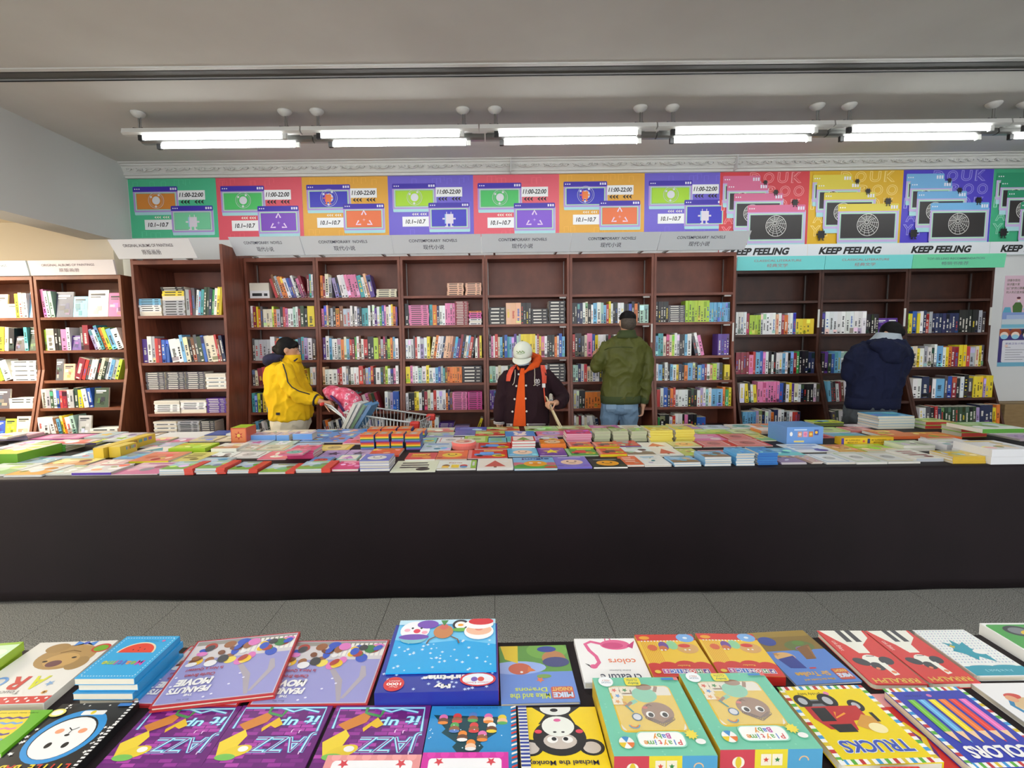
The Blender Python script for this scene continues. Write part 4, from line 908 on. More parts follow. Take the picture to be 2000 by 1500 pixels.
def a_jazz(a):
    a.rect(0, 0, 1, 1, (104, 30, 116)); rnd = random.Random(6)
    for j in range(16):
        for i in range(7):
            if rnd.random() < .55: a.rect(.05+.135*i+.06*(j % 2), .05+.058*j, .05+.135*i+.06*(j % 2)+.125, .05+.058*j+.050, rnd.choice([(150, 52, 152), (126, 40, 134), (176, 70, 170)]), True)
    a.l += 1; cy, bl = (176, 232, 246), (60, 130, 190)
    for wd, c in ((.035, bl), (.018, cy)): a.line([(.94, .40), (.95, .05), (.06, .05), (.05, .45)], wd, c); a.line([(.55, .05), (.40, .12), (.30, .07), (.12, .13)], wd, c)
    a.text('it', .16, .27, .15, bl, .16, .05, .2); a.text('it', .16, .27, .14, cy, .15, .015, .2); a.text('up', .40, .28, .22, bl, .15, .05, .2); a.text('up', .40, .28, .21, cy, .14, .015, .2)
    a.text('JAZZ', .34, .62, .60, bl, .32, .05, .1); a.text('JAZZ', .34, .62, .59, cy, .31, .02, .1); a.text('JAZZ', .34, .62, .585, (128, 44, 138), .30, -.02, .1)
    a.line([(.66, .04), (.66, .14), (.50, .20), (.48, .10)], .035, (72, 150, 84)); a.poly([(.68, .14), (.90, .34), (.80, .44), (.62, .30), (.60, .20)], (206, 130, 54)); a.poly([(.80, .42), (.98, .62), (.92, .84), (.78, .70), (.74, .52)], (232, 206, 60))
    a.poly([(.52, .22), (.44, .34), (.50, .40), (.56, .36), (.62, .46), (.64, .40)], (226, 186, 40)); a.ell(.76, .76, .15, .07, (226, 200, 56), 20, 20); a.ell(.70, .72, .05, .035, (236, 236, 232)); a.ell(.83, .84, .1, .04, (120, 190, 90))
    for u, v in ((.30, .45), (.22, .46), (.12, .78)): a.text('J', u, v, .025, (236, 206, 240), .05)
def a_kids(a):
    a.rect(0, 0, 1, 1, (46, 142, 206)); a.poly([(.12, .20), (.96, .16), (.80, .40), (.84, .46), (.66, .62), (.7, .68), (.52, .95), (.36, .68), (.40, .62), (.22, .46), (.28, .40)], (14, 66, 78))
    rnd = random.Random(5); cl = [(216, 70, 70), (236, 236, 236), (226, 120, 180), (90, 130, 200), (232, 206, 60), (90, 170, 90), (230, 140, 60)]
    for u, v in ((.16, .24), (.32, .22), (.50, .20), (.68, .22), (.84, .24), (.28, .38), (.48, .38), (.70, .38), (.38, .52), (.60, .52), (.5, .66)):
        c = rnd.choice(cl); a.ell(u, v-.03, .05, .05, c, 12); a.ell(u, v+.03, .06, .05, rnd.choice([(240, 200, 170), (150, 96, 66), (236, 190, 150), (110, 70, 50)]), 14); a.ell(u, v+.06, .06, .025, rnd.choice(cl), 10)
    for k in range(20): a.ell(rnd.random(), rnd.uniform(.3, .98), .008, .008, (214, 236, 250), 6, keep=True)
    a.l += 1; a.text('ELVES', .5, .90, .5, (226, 206, 80), .09, .04); a.text('by Janet Schulman  illustrated by Linda Davick', .5, .04, .66, (20, 60, 110), .03)
    for k in range(16): a.poly([(0, k/16), (.06, k/16+.03), (.06, k/16+.06), (0, k/16+.03)], (206, 62, 60) if k % 2 else WHT, True)
def a_monkey(a):
    a.rect(0, 0, 1, 1, (234, 206, 20)); bk = (30, 28, 30)
    a.poly([(.20, 0), (.36, .14), (.30, .30), (.76, .30), (.66, .14), (.82, 0)], bk); a.ell(.52, .02, .2, .12, (224, 226, 222)); a.ell(.54, .055, .05, .03, bk)
    for s in (-1, 1): a.ell(.52+s*.36, .68, .15, .12, bk); a.ell(.52+s*.36, .685, .105, .085, (196, 186, 178))
    a.ell(.52, .52, .32, .27, bk, 30); a.ell(.52, .64, .24, .11, bk); a.ell(.52, .58, .20, .12, (196, 186, 178)); a.ell(.52, .34, .20, .16, (228, 232, 226), 24)
    for s in (-1, 1): a.ell(.52+s*.09, .56, .065, .05, WHT); a.ell(.52+s*.07, .55, .03, .028, bk); a.ell(.52+s*.05, .44, .022, .012, bk); a.ell(.52+s*.25, .43, .045, .03, (220, 70, 90))
    a.ell(.52, .24, .045, .025, (214, 90, 150)); a.text('Michael the Monkey', .52, .90, .80, (40, 36, 60), .09, .02)
def a_baby(a):
    g = (116, 196, 168); a.rect(0, 0, 1, 1, g); rnd = random.Random(1)
    for k in range(60): a.ell(rnd.random(), rnd.random(), .01, .01, (134, 206, 180), 6, keep=True)
    a.l += 1; a.rrect(.15, .13, .85, .74, .06, (222, 188, 66)); a.rrect(.165, .14, .835, .72, .05, (226, 222, 210)); a.poly([(.165, .27), (.835, .27), (.835, .64), (.79, .72), (.21, .72), (.165, .64)], (226, 194, 46))
    sk = (148, 112, 86); a.ell(.47, .26, .14, .12, (120, 198, 168)); a.ell(.44, .15, .09, .05, sk); a.line([(.60, .22), (.68, .22), (.72, .18)], .07, sk); a.line([(.34, .22), (.30, .14)], .04, sk); a.line([(.58, .34), (.66, .38)], .05, (120, 198, 168)); a.line([(.64, .36), (.72, .42)], .035, sk)
    a.ell(.40, .50, .17, .15, sk, 24)
    for k in range(14): a.ring(.27+.02*k, .655-.012*abs(k-6), .025, .025, .007, (88, 60, 46), 10)
    for u in (.34, .49): a.ell(u, .53, .045, .045, WHT); a.ell(u-.005, .535, .028, .032, (30, 28, 30))
    a.ell(.52, .44, .03, .02, (206, 120, 110)); a.line([(.44, .42), (.47, .40), (.50, .42)], .01, (96, 60, 50))
    a.ell(.64, .56, .055, .055, (70, 110, 140)); a.ell(.64, .56, .042, .042, (210, 214, 220)); a.line([(.66, .50), (.72, .41)], .02, (70, 150, 150)); a.ring(.73, .385, .028, .028, .008, (222, 110, 70))
    for i, (u, v, c) in enumerate(((.72, .20, (214, 90, 70)), (.60, .20, (60, 140, 80)), (.70, .28, (90, 150, 210)), (.72, .36, (222, 160, 90)))):
        a.rect(u+.02, v-.04, u+.13, v+.04, (230, 220, 200)); a.star(u+.075, v, .035, c)
    a.ring(.70, .66, .06, .05, .012, (96, 160, 190), 14, 0, 180); a.ring(.70, .66, .045, .038, .012, (222, 130, 80), 14, 0, 180)
    a.rrect(.24, .74, .72, .92, .06, (150, 216, 196)); a.rrect(.25, .75, .71, .91, .06, (240, 242, 240))
    for k, ch in enumerate('Playtime'): a.text(ch, .31+.048*k, .865, None, ((206, 80, 80), (80, 120, 200), (100, 170, 90), (230, 150, 60))[k % 4], .06, .015)
    for k, ch in enumerate('Baby'): a.text(ch, .40+.045*k, .795, None, ((190, 80, 160), (80, 120, 200), (100, 170, 90), (230, 150, 60))[k % 4], .06, .015)
    for k in range(6): a.poly([(.84, .865)] + [(.84+.075*math.cos(R_(60*k+12*j)), .865+.075*math.sin(R_(60*k+12*j))*a.w/a.h) for j in range(6)], ((226, 196, 50), WHT, (222, 120, 60), WHT, (70, 140, 200), WHT)[k], True)
    a.l += 1; a.star(.16, .78, .07, (232, 214, 80), 10, .65); a.ell(.10, .86, .05, .035, WHT); a.ell(.86, .075, .085, .085, (236, 240, 244)); a.text('TOUCHY', .86, .09, .11, (90, 120, 150), .025, .01); a.text('FEELY', .86, .06, .09, (200, 140, 120), .02, .01)
    a.rrect(.46, .02, .64, .14, .03, (226, 214, 70)); a.text('CLOTH', .55, .055, .12, (60, 120, 90), .035, .01); a.text('Baby', .55, .105, .12, (60, 120, 90), .04, .01); a.rrect(.06, .03, .20, .06, .006, (60, 130, 200)); a.rect(.01, .02, .055, .065, (220, 120, 120))
def border(a, c):
    cols = [WHT, (60, 150, 210), WHT, (214, 190, 50), WHT, (190, 50, 50), WHT, (90, 170, 60)]
    a.rect(0, 0, 1, 1, WHT)
    for k in range(24):
        a.rect(k/24, 0, k/24+.0417, .055, cols[k % 8], True); a.rect(k/24, .945, k/24+.0417, 1, cols[(k+3) % 8], True); a.rect(0, k/24, .055, k/24+.0417, cols[(k+5) % 8], True); a.rect(.945, k/24, 1, k/24+.0417, cols[(k+1) % 8], True)
    a.l += 1; a.rect(.055, .055, .945, .945, c)
def a_truck(a):
    border(a, (232, 208, 10)); rd, bk, gy = (184, 40, 44), (30, 30, 34), (120, 124, 132)
    a.ell(.50, .115, .03, .03, (214, 120, 170)); a.text('priddy baby', .70, .115, .26, bk, .045, .005)
    a.rect(.62, .20, .92, .30, gy); a.rect(.64, .22, .90, .26, bk)
    for u, v, r in ((.84, .22, .09), (.56, .22, .10), (.30, .30, .08)): a.ell(u, v, r, r*1.1, bk); a.ell(u, v, r*.5, r*.6, (176, 180, 188))
    a.poly([(.30, .30), (.88, .30), (.88, .46), (.80, .60), (.52, .62), (.48, .50), (.30, .48)], rd); a.rect(.66, .32, .82, .50, bk); a.poly([(.54, .54), (.78, .54), (.74, .64), (.54, .64)], bk); a.poly([(.34, .42), (.50, .56), (.34, .66), (.22, .62), (.24, .46)], (206, 150, 60)); a.ell(.30, .60, .09, .07, (236, 224, 170)); a.line([(.50, .40), (.64, .46), (.60, .38)], .02, (232, 160, 50)); a.rect(.2, .40, .24, .52, bk)
    a.text('TRUCKS', .50, .81, .70, (58, 82, 176), .14, .03, outline=((220, 228, 240), .025))
def a_colors(a):
    border(a, (48, 60, 172)); a.ell(.52, .12, .03, .025, (214, 120, 170)); a.text('priddy baby', .72, .12, .22, (30, 36, 110), .04)
    for k, c in enumerate(((226, 110, 180), (220, 60, 50), (230, 120, 50), (232, 210, 40), (100, 170, 216), (110, 180, 60))):
        u = .17+.128*k; a.rect(u-.045, .18, u+.045, .60, c, True); a.rect(u-.012, .18, u+.012, .60, tuple(min(255, x+26) for x in c)); a.poly([(u-.045, .60), (u+.045, .60), (u+.012, .71), (u-.012, .71)], (234, 200, 160), True); a.poly([(u-.012, .71), (u+.012, .71), (u, .74)], c)
    a.text('COLORS', .5, .84, .72, WHT, .14, .04)
def a_fruit(a):
    a.rect(0, 0, 1, 1, (206, 44, 40)); a.rect(.2, 0, .7, .2, (226, 150, 150)); a.ell(.78, .35, .1, .28, (232, 156, 40)); a.ell(.70, .62, .1, .3, (92, 40, 130)); a.line([(.66, .42), (.60, .62), (.70, .80)], .06, (234, 206, 50)); a.ell(.74, .3, .05, .06, (90, 160, 60))
def a_goose(a):
    a.rect(0, 0, 1, 1, (232, 232, 234)); a.ell(.55, .5, .26, .16, (212, 184, 140)); a.line([(.3, .62), (.5, .70), (.75, .66)], .09, (40, 42, 50)); a.line([(.70, .3), (.84, .5), (.80, .66)], .06, (50, 130, 180)); a.ell(.66, .3, .12, .06, (200, 70, 60)); a.ell(.72, .36, .08, .07, (216, 160, 120))
def a_card(c):
    def f(a):
        a.rect(0, 0, 1, 1, c)
        for k in range(12): a.ell(.1+.16*(k % 6), .05+.9*(k//6), .05, .05, tuple(min(255, x+14) for x in c), 12, keep=True)
        a.l += 1; a.rrect(.08, .14, .92, .9, .04, (236, 236, 240)); a.star(.2, .22, .06, (210, 70, 80)); a.star(.8, .22, .06, (210, 70, 80))
    return f
def a_lime(a): a.rect(0, 0, 1, 1, (206, 236, 196)); a.ell(.4, .5, .3, .2, (226, 244, 214)); a.rect(0, 0, 1, .12, (150, 196, 50))
NB = 'picture_book'; T0 = ZT+.0006; G = 'picture books on the near table'
near(NB, 'lime green board book at the far left of the near table', ((-62, 1300), (4, 1293), (32, 1255), (-28, 1258)), T0, .022, (160, 196, 50), 2, kind='board', spine='L', art=a_lime, group=G)
near(NB, 'white touch-and-feel book with a brown koala face on its cover', ((-100, 1378), (73, 1374), (241, 1249), (80, 1256)), T0, .02, (226, 226, 222), kind='board', spine='L', art=a_koala, group=G, r=.006)
near(NB, 'sky blue book with a watermelon slice, top of its pile', ((143, 1326), (256, 1325), (357, 1243), (250, 1243)), T0, .0155, (46, 152, 212), 4, kind='soft', spine='L', art=a_meal, group=G)
near(NB, 'green easter book with a yellow egg at the left photo edge', ((-160, 1474), (-8, 1470), (113, 1386), (-40, 1388)), T0, .022, (104, 178, 38), kind='board', spine='L', art=a_egg, group=G)
near(NB, 'black board book with a white baby panda face in a blue ring', ((-30, 1512), (128, 1510), (281, 1369), (116, 1376)), T0, .018, (30, 30, 32), kind='board', spine='L', art=a_panda, group=G)
near(NB, 'red-edged purple movie storybook at the bottom, under the tilted copy', ((252, 1375), (455, 1380), (556, 1262), (372, 1262)), T0, .008, (160, 40, 44), kind='hard', spine='L', art=a_movie, group=G)
near(NB, 'flat red-edged purple movie storybook beside the blue snowman box', ((492, 1377), (716, 1377), (762, 1248), (560, 1253)), T0, .008, (176, 44, 48), kind='hard', spine='L', art=a_movie, group=G)
near(NB, 'tilted red-edged purple movie storybook lying on two others', ((288, 1380), (530, 1358), (592, 1231), (388, 1254)), T0+.0085, .012, (178, 44, 48), kind='hard', spine='L', art=a_movie, group=G)
bx = near('sticker_box', 'dark blue christmas sticker box with a snowman flap', ((733, 1352), (972, 1350), (972, 1216), (772, 1222)), T0, .034, (40, 54, 158), kind='box', art=a_xmas, spcol=(38, 48, 146), group=G)
c, w_, d_, th = quad((733, 1352), (972, 1350), (972, 1216), (772, 1222), T0+.034)
fp = MB().box(-w_/2+.004, -d_/2, .0036, w_/2-.012, d_/2*.55, .0062, (36, 164, 228)).build('flap', PRINT, bx, (0, 0, .034), colors=True)
fp.rotation_euler = (R_(-2.0), 0, 0)
a = Art(w_-.016, d_*.775); a_snow(a); a.build('flap_print', fp, (-w_/2+.004, -d_/2, .0064))
MB().box(-w_/2-.0008, -d_/2+.01, .002, -w_/2+.0, d_/2-.01, .033, (196, 50, 48)).build('red_side', PRINT, bx, colors=True)
near(NB, 'thin dragon picture book with green grass, right of the snowman box', ((978, 1374), (1127, 1371), (1110, 1259), (975, 1263)), T0, .007, (96, 132, 206), kind='soft', spine='L', art=a_dragon, group=G)
near(NB, 'white board book with a pink flamingo', ((1139, 1333), (1275, 1331), (1240, 1247), (1123, 1247)), T0, .016, (234, 234, 234), kind='board', spine='R', art=a_flam, group=G)
near('phonics_box', 'left red and yellow phonics box', ((1277, 1322), (1396, 1322), (1358, 1238), (1239, 1240)), T0, .022, (206, 60, 48), kind='box', art=a_phon, spcol=[(190, 44, 40), (206, 60, 48), (190, 44, 40), (214, 160, 50), (190, 44, 40), (214, 160, 50)], group=G)
near('phonics_box', 'right red and yellow phonics box', ((1404, 1318), (1530, 1324), (1474, 1237), (1360, 1238)), T0, .022, (206, 60, 48), kind='box', art=a_phon, spcol=[(190, 44, 40), (206, 60, 48), (190, 44, 40), (214, 160, 50), (190, 44, 40), (214, 160, 50)], group=G)
near(NB, 'blue knight storybook with a brown wooden bridge', ((1537, 1337), (1684, 1332), (1568, 1229), (1474, 1237)), T0, .006, (84, 128, 204), kind='soft', spine='L', art=a_troll, group=G)
near(NB, 'left one of two red dog board books', ((1690, 1337), (1804, 1336), (1694, 1232), (1607, 1231)), T0, .014, (204, 56, 54), kind='board', spine='L', art=a_ralph, group=G)
near(NB, 'right one of two red dog board books', ((1808, 1334), (1905, 1333), (1782, 1231), (1696, 1232)), T0, .014, (204, 56, 54), kind='board', spine='L', art=a_ralph, group=G)
near(NB, 'dotted white board book with a teal creature', ((1905, 1318), (2020, 1320), (1886, 1228), (1784, 1232)), T0, .014, (226, 230, 230), kind='board', spine='L', art=a_dots, group=G)
near(NB, 'white-edged green board book with a car, top right corner', ((2005, 1272), (2150, 1272), (2040, 1216), (1914, 1217)), T0, .030, (232, 234, 232), kind='board', spine='R', art=a_gcar, group=G)
for i, q in enumerate((((192, 1502), (393, 1502), (470, 1378), (290, 1382)), ((395, 1502), (588, 1502), (657, 1376), (470, 1378)), ((600, 1502), (815, 1502), (845, 1377), (660, 1378)))):
    near(NB, ('left', 'middle', 'right')[i]+' one of three purple neon-lettered jazz books', q, T0, .006, (94, 28, 106), kind='soft', spine='L', art=a_jazz, group=G)
near(NB, 'blue christmas book with a tree of children, candy-striped edge', ((818, 1502), (1014, 1502), (1005, 1379), (846, 1379)), T0, .006, (46, 142, 206), kind='soft', spine='L', art=a_kids, group=G)
mk = near(NB, 'yellow board book with a black monkey face', ((1010, 1504), (1192, 1502), (1164, 1380), (1019, 1382)), T0, .014, (234, 206, 20), kind='board', spine='R', art=a_monkey, group=G)
c, w_, d_, th = quad((1010, 1504), (1192, 1502), (1164, 1380), (1019, 1382), T0+.014)
m0 = Art(.017, d_); m0.rect(0, 0, 1, 1, WHT); m0.l += 20
for k in range(18): m0.rect(0, k/18, 1, k/18+.028, (44, 62, 150), True)
m0.build('striped_spine_print', mk, (w_/2-.017, -d_/2, .0166))
SIDE = [(60, 130, 180), (116, 196, 168), (70, 160, 190), (206, 180, 60), (190, 70, 80), (206, 180, 60)]
def baby_box(label, q):
    o = near('cloth_book_box', label, q, T0, .044, (116, 196, 168), kind='box', art=a_baby, spcol=SIDE, group=G)
    c, w_, d_, th = quad(*q, T0+.044)
    a = Art(w_, .044); a.rect(0, 0, .34, 1, (196, 72, 84)); a.rect(.34, 0, .66, 1, (222, 204, 60)); a.rect(.66, 0, 1, 1, (84, 156, 196))
    a.ring(.82, .5, .05, .05, .012, (226, 180, 130), 14, 0, 180); a.rect(.40, .3, .5, .8, (230, 222, 200)); a.rect(.51, .3, .61, .8, (230, 222, 200)); a.star(.45, .55, .03, (206, 80, 60)); a.star(.56, .55, .03, (60, 130, 70)); a.ell(.18, .45, .06, .06, (230, 226, 210)); a.ell(.18, .45, .03, .06, (216, 190, 60))
    p = a.build('front_print', o, (w_/2, d_/2, 0), (math.pi/2, 0, math.pi))
    win = MB().box(-.335*w_, -.36*d_, 0, .335*w_, .22*d_, .0008).build('clear_window', mat('clear_film', (255, 255, 255), .06, spec=.8), o, (0, 0, .0448))
    m = MATS['clear_film']; m.node_tree.nodes['Principled BSDF'].inputs['Alpha'].default_value = .10
    return o
baby_box('left one of two mint cloth-book boxes with a baby', ((1197, 1477), (1397, 1476), (1325, 1322), (1159, 1324)))
baby_box('right one of two mint cloth-book boxes with a baby', ((1404, 1464), (1600, 1463), (1495, 1313), (1328, 1316)))
near(NB, 'red fruit board book under the trucks and colours books', ((1780, 1508), (1960, 1500), (1815, 1352), (1668, 1356)), T0, .008, (200, 44, 40), kind='board', spine='L', art=a_fruit, group=G)
near(NB, 'white book with a duck at the right photo edge', ((2008, 1428), (2150, 1425), (2040, 1333), (1912, 1334)), T0, .012, (230, 230, 230), kind='soft', spine='L', art=a_goose, group=G)
near(NB, 'yellow trucks board book with a striped border', ((1637, 1494), (1833, 1489), (1690, 1337), (1522, 1342)), T0+.0085, .018, (232, 208, 10), kind='board', spine='L', art=a_truck, group=G)
near(NB, 'blue colours board book with six pencils', ((1892, 1502), (2062, 1494), (1890, 1341), (1728, 1344)), T0+.0085, .018, (48, 60, 172), kind='board', spine='L', art=a_colors, group=G)
near(NB, 'pink card book poking in at the bottom photo edge', ((600, 1560), (812, 1560), (820, 1473), (645, 1475)), T0+.0065, .008, (226, 150, 150), kind='soft', spine='L', art=a_card((226, 150, 150)), group=G)
near(NB, 'magenta card book poking in at the bottom photo edge', ((815, 1560), (1000, 1560), (988, 1468), (822, 1470)), T0+.0065, .008, (206, 50, 160), kind='soft', spine='L', art=a_card((206, 50, 160)), group=G)
near(NB, 'red board book poking in below the trucks book', ((1760, 1560), (1850, 1560), (1800, 1496), (1732, 1498)), T0, .037, (206, 44, 40), kind='board', spine='L', art=a_card((206, 44, 40)), group=G)
# ================================================================== BOOKS ON THE FAR TABLE
FAR = []          # footprint records: x0, x1, y0, y1, z1
ROWS = [(3.0, 'front row'), (3.22, 'second row'), (3.48, 'third row'), (3.78, 'fourth row'), (4.02, 'fifth row'), (9, 'back row')]
CN = [((232, 232, 232), 'white'), ((216, 210, 190), 'cream'), ((176, 196, 220), 'pale blue'), ((110, 160, 220), 'sky blue'), ((52, 80, 170), 'blue'), ((206, 196, 222), 'lilac'),
      ((112, 84, 170), 'purple'), ((232, 150, 190), 'pink'), ((222, 70, 120), 'magenta'), ((206, 52, 50), 'red'), ((226, 120, 50), 'orange'), ((232, 200, 60), 'yellow'),
      ((170, 206, 70), 'lime'), ((80, 160, 80), 'green'), ((100, 190, 180), 'turquoise'), ((40, 40, 46), 'black'), ((150, 110, 70), 'brown'), ((150, 154, 160), 'grey')]
def cname(c): return min(CN, key=lambda n: sum((p-q)**2 for p, q in zip(n[0], c)))[1]
def far_art(kind, base, acc, seed):
    rnd = random.Random(seed)
    def f(a):
        lt = tuple(min(255, int(x*.6+100)) for x in base)
        a.rect(0, 0, 1, 1, base)
        if kind == 'scene':
            a.poly([(0, 0), (1, 0), (1, .35), (.6, .48), (.3, .34), (0, .42)], acc); a.ell(.3, .72, .2, .12, lt); a.ell(.7, .6, .16, .14, jit(acc, rnd, 60)); a.ell(.5, .4, .14, .16, jit(base, rnd, 70)); a.ell(.2, .35, .1, .1, jit(acc, rnd, 80)); a.rect(.2, .84, .8, .93, jit(acc, rnd, 40))
        elif kind == 'face':
            a.ell(.5, .45, .33, .30, acc, 22); a.ell(.38, .52, .04, .05, INK); a.ell(.62, .52, .04, .05, INK); a.ell(.5, .38, .12, .05, shade(acc, .75)); a.rect(.15, .84, .85, .95, lt); a.ell(.12, .15, .1, .08, jit(base, rnd, 60)); a.ell(.88, .15, .1, .08, jit(base, rnd, 60))
        elif kind == 'star': a.star(.5, .5, .34, acc); a.ell(.85, .8, .06, .06, lt); a.ell(.15, .2, .08, .06, lt); a.rect(.08, .84, .5, .93, lt)
        elif kind == 'car':
            a.rrect(.16, .3, .84, .52, .05, acc); a.rrect(.3, .48, .66, .70, .05, shade(acc, 1.15)); a.ell(.3, .28, .09, .09, INK); a.ell(.7, .28, .09, .09, INK); a.ell(.78, .28, .17, .13, (226, 206, 40)); a.ell(.78, .28, .09, .06, (120, 110, 60)); a.rect(.4, .8, .9, .9, (236, 220, 120)); a.rect(0, 0, .1, 1, lt)
        elif kind == 'text':
            for k in range(3): a.rect(.15, .72-.2*k, rnd.uniform(.6, .9), .82-.2*k, acc)
            a.ell(.7, .2, .16, .12, jit(acc, rnd, 70))
        elif kind == 'frame': a.rect(.1, .1, .9, .9, acc); a.rect(.13, .13, .87, .87, lt); a.ell(.5, .5, .2, .2, shade(lt, .8)); a.ell(.42, .56, .03, .03, INK)
        elif kind == 'tree': a.rect(.06, .08, .94, .92, (236, 230, 220)); a.poly([(.2, .2), (.8, .2), (.5, .8)], acc); a.ell(.78, .68, .12, .06, WHT); a.rect(.46, .1, .54, .2, (120, 80, 50))
        elif kind == 'rabbit': a.ell(.5, .32, .22, .18, (240, 238, 234)); a.ell(.36, .66, .07, .22, (240, 238, 234), 16, 12); a.ell(.64, .66, .07, .22, (240, 238, 234), 16, -12); a.ell(.43, .36, .03, .03, INK); a.rect(.1, .88, .7, .96, lt)
        else:
            for k in range(7): a.ell(rnd.uniform(.12, .88), rnd.uniform(.15, .85), rnd.uniform(.06, .18), rnd.uniform(.06, .16), jit(rnd.choice([acc, lt, base]), rnd, 70), 14, rnd.uniform(0, 90))
            a.rect(.15, .82, rnd.uniform(.6, .9), .93, jit(acc, rnd, 30))
    return f
MOT = dict(scene='landscape', face='round face', star='star', car='vehicle', text='big lettering', frame='framed picture', tree='tree', rabbit='rabbit', blob='colourful pattern')
def clear(x0, x1, y0, y1, tol=.006):
    for r in FAR:
        if x0 < r[1]-tol and x1 > r[0]+tol and y0 < r[3]-tol and y1 > r[2]+tol: return r
    return None
PEND = []
def far(xl, xr, yf, d, t, n, cover, edge, kind, acc, label=None, name='picture_book', z=None, rz=0.0, bk='soft', settle=True):
    p0, p1 = atZ(xl, yf, ZT), atZ(xr, yf, ZT); x0, x1, y0 = p0.x+.002, p1.x-.002, (p0.y+p1.y)/2
    y0 = max(y0, 2.845); place(x0, x1, y0, y0+d, t, n, cover, edge, kind, acc, label, name, rz, bk, z)
def place(x0, x1, y0, y1, t, n, cover, edge, kind, acc, label=None, name='picture_book', rz=0.0, bk='soft', z=None):
    zb = ZT+.0006 if z is None else z
    if z is None:
        for _ in range(4):
            r = clear(x0, x1, y0, y1)
            if not r: break
            ox, oy = min(x1, r[1])-max(x0, r[0]), min(y1, r[3])-max(y0, r[2])
            if oy < .55*(y1-y0) and y0 > r[2]: dlt = r[3]-y0+.003; y0 += dlt; y1 += dlt*(.4 if y1-y0-dlt*.6 > .1 else 1); 
            elif ox < .5*(x1-x0):
                if x0 < r[0]: x1 = r[0]-.003
                else: x0 = r[1]+.003
            else: zb = max(zb, r[4]+.0006); break
    y1 = min(y1, 4.28)
    if x1-x0 < .04 or y1-y0 < .05: return
    FAR.append((x0, x1, y0, y1, zb+t*n+.002))
    PEND.append(dict(x=(x0+x1)/2, y=(y0+y1)/2, y0=y0, w=x1-x0, d=y1-y0, z=zb, t=t, n=n, cover=cover, edge=edge, kind=kind, acc=acc, label=label, name=name, rz=rz, bk=bk))
W_, PG = WHT, 'p'
LB, PKc, RDc, ORc, YLc, LMc, GNc, TQc, PUc, LVc, BLc, CRc, GYc, MGc, NVc = (176, 200, 226), (232, 150, 184), (206, 56, 52), (228, 122, 50), (232, 204, 50), (172, 210, 70), (88, 166, 84), (104, 190, 190), (106, 76, 168), (160, 150, 214), (60, 110, 196), (224, 216, 194), (176, 178, 186), (216, 60, 122), (44, 60, 130)
# ---- front row, left to right
far(-70, 8, 931, .2, .014, 1, (206, 214, 216), PG, 'scene', (140, 180, 120)); far(8, 80, 932, .2, .013, 1, (214, 220, 222), PG, 'scene', (222, 160, 60), 'pastel landscape board book, first whole book in the far table front row', bk='board')
far(82, 140, 929, .2, .010, 1, (206, 214, 206), PG, 'blob', (130, 170, 90)); far(141, 216, 929, .2, .020, 1, (222, 222, 226), (92, 56, 166), 'blob', (206, 120, 110), 'white board book with a purple edge in the far table front row', bk='hard')
far(218, 306, 928, .24, .006, 1, (226, 186, 206), PG, 'scene', (216, 130, 170), 'pink and cream sheet-thin picture book in the far table front row')
RS = [(309, 376, 929, 3), (380, 440, 927, 3), (443, 503, 925, 2), (505, 574, 926, 1), (577, 646, 924, 2)]
for i, (a_, b_, yy, n) in enumerate(RS): far(a_, b_, yy, .2, .012, n, (178, 206, 226), PG, 'scene', (130, 180, 80), f'red-spined blue landscape book, {ORD[i]} of five red-spined piles, front row', bk='red')
far(648, 700, 921, .19, .016, 1, MGc, PG, 'blob', (230, 150, 180), 'magenta board book beside the tall blue pile, front row', bk='board')
far(701, 762, 921, .19, .016, 4, (110, 120, 206), PG, 'face', (226, 224, 220), 'blue book with pale picture on the tall front pile, left of the word book')
far(764, 850, 923, .19, .006, 1, (222, 230, 206), PG, 'text', (44, 44, 48), 'pale lime word book with black lettering in the front row')
far(852, 930, 919, .19, .012, 1, (226, 232, 226), PG, 'scene', (226, 196, 60), 'farm board book with lime strip and brown title, front row', bk='farm')
far(936, 996, 919, .17, .012, 1, (232, 232, 232), PG, 'tree', (200, 90, 80), 'white christmas board book right of the farm book', bk='board')
far(1004, 1085, 919, .20, .012, 1, (120, 180, 226), PG, 'jungle', (232, 160, 40), 'jungle board book with an orange lion face, front row', bk='board')
far(1088, 1155, 916, .19, .012, 1, (130, 120, 206), (110, 100, 190), 'face', (240, 206, 180), 'lavender book with two children, right of the jungle book', bk='board')
far(1158, 1228, 916, .19, .014, 1, (40, 42, 44), PG, 'face', (240, 166, 40), 'black and green book with an orange pumpkin face, front row', bk='board')
far(1222, 1257, 912, .16, .014, 1, (226, 110, 70), PG, 'text', (240, 200, 180)); far(1259, 1311, 912, .17, .014, 1, (236, 236, 232), PG, 'blob', (130, 170, 200), 'white baby-animals board book in the front row', bk='board')
far(1314, 1372, 912, .17, .013, 2, (130, 180, 220), PG, 'scene', (150, 120, 80), 'blue dog book on the low two-book front pile')
far(1375, 1432, 911, .17, .014, 4, (130, 180, 220), PG, 'scene', (150, 120, 80), 'blue dog book on the higher four-book front pile')
far(1435, 1476, 910, .17, .015, 5, (96, 170, 222), PG, 'blob', (70, 140, 206), 'light blue book on the white-edged front pile'); far(1478, 1522, 909, .17, .015, 5, (70, 150, 214), (46, 110, 186), 'blob', (110, 180, 226), 'light blue book on the blue-spined front pile')
far(1525, 1580, 908, .18, .007, 2, (150, 130, 170), PG, 'blob', (206, 180, 90)); far(1584, 1610, 907, .18, .006, 2, (206, 180, 170), PG, 'blob', (90, 140, 190))
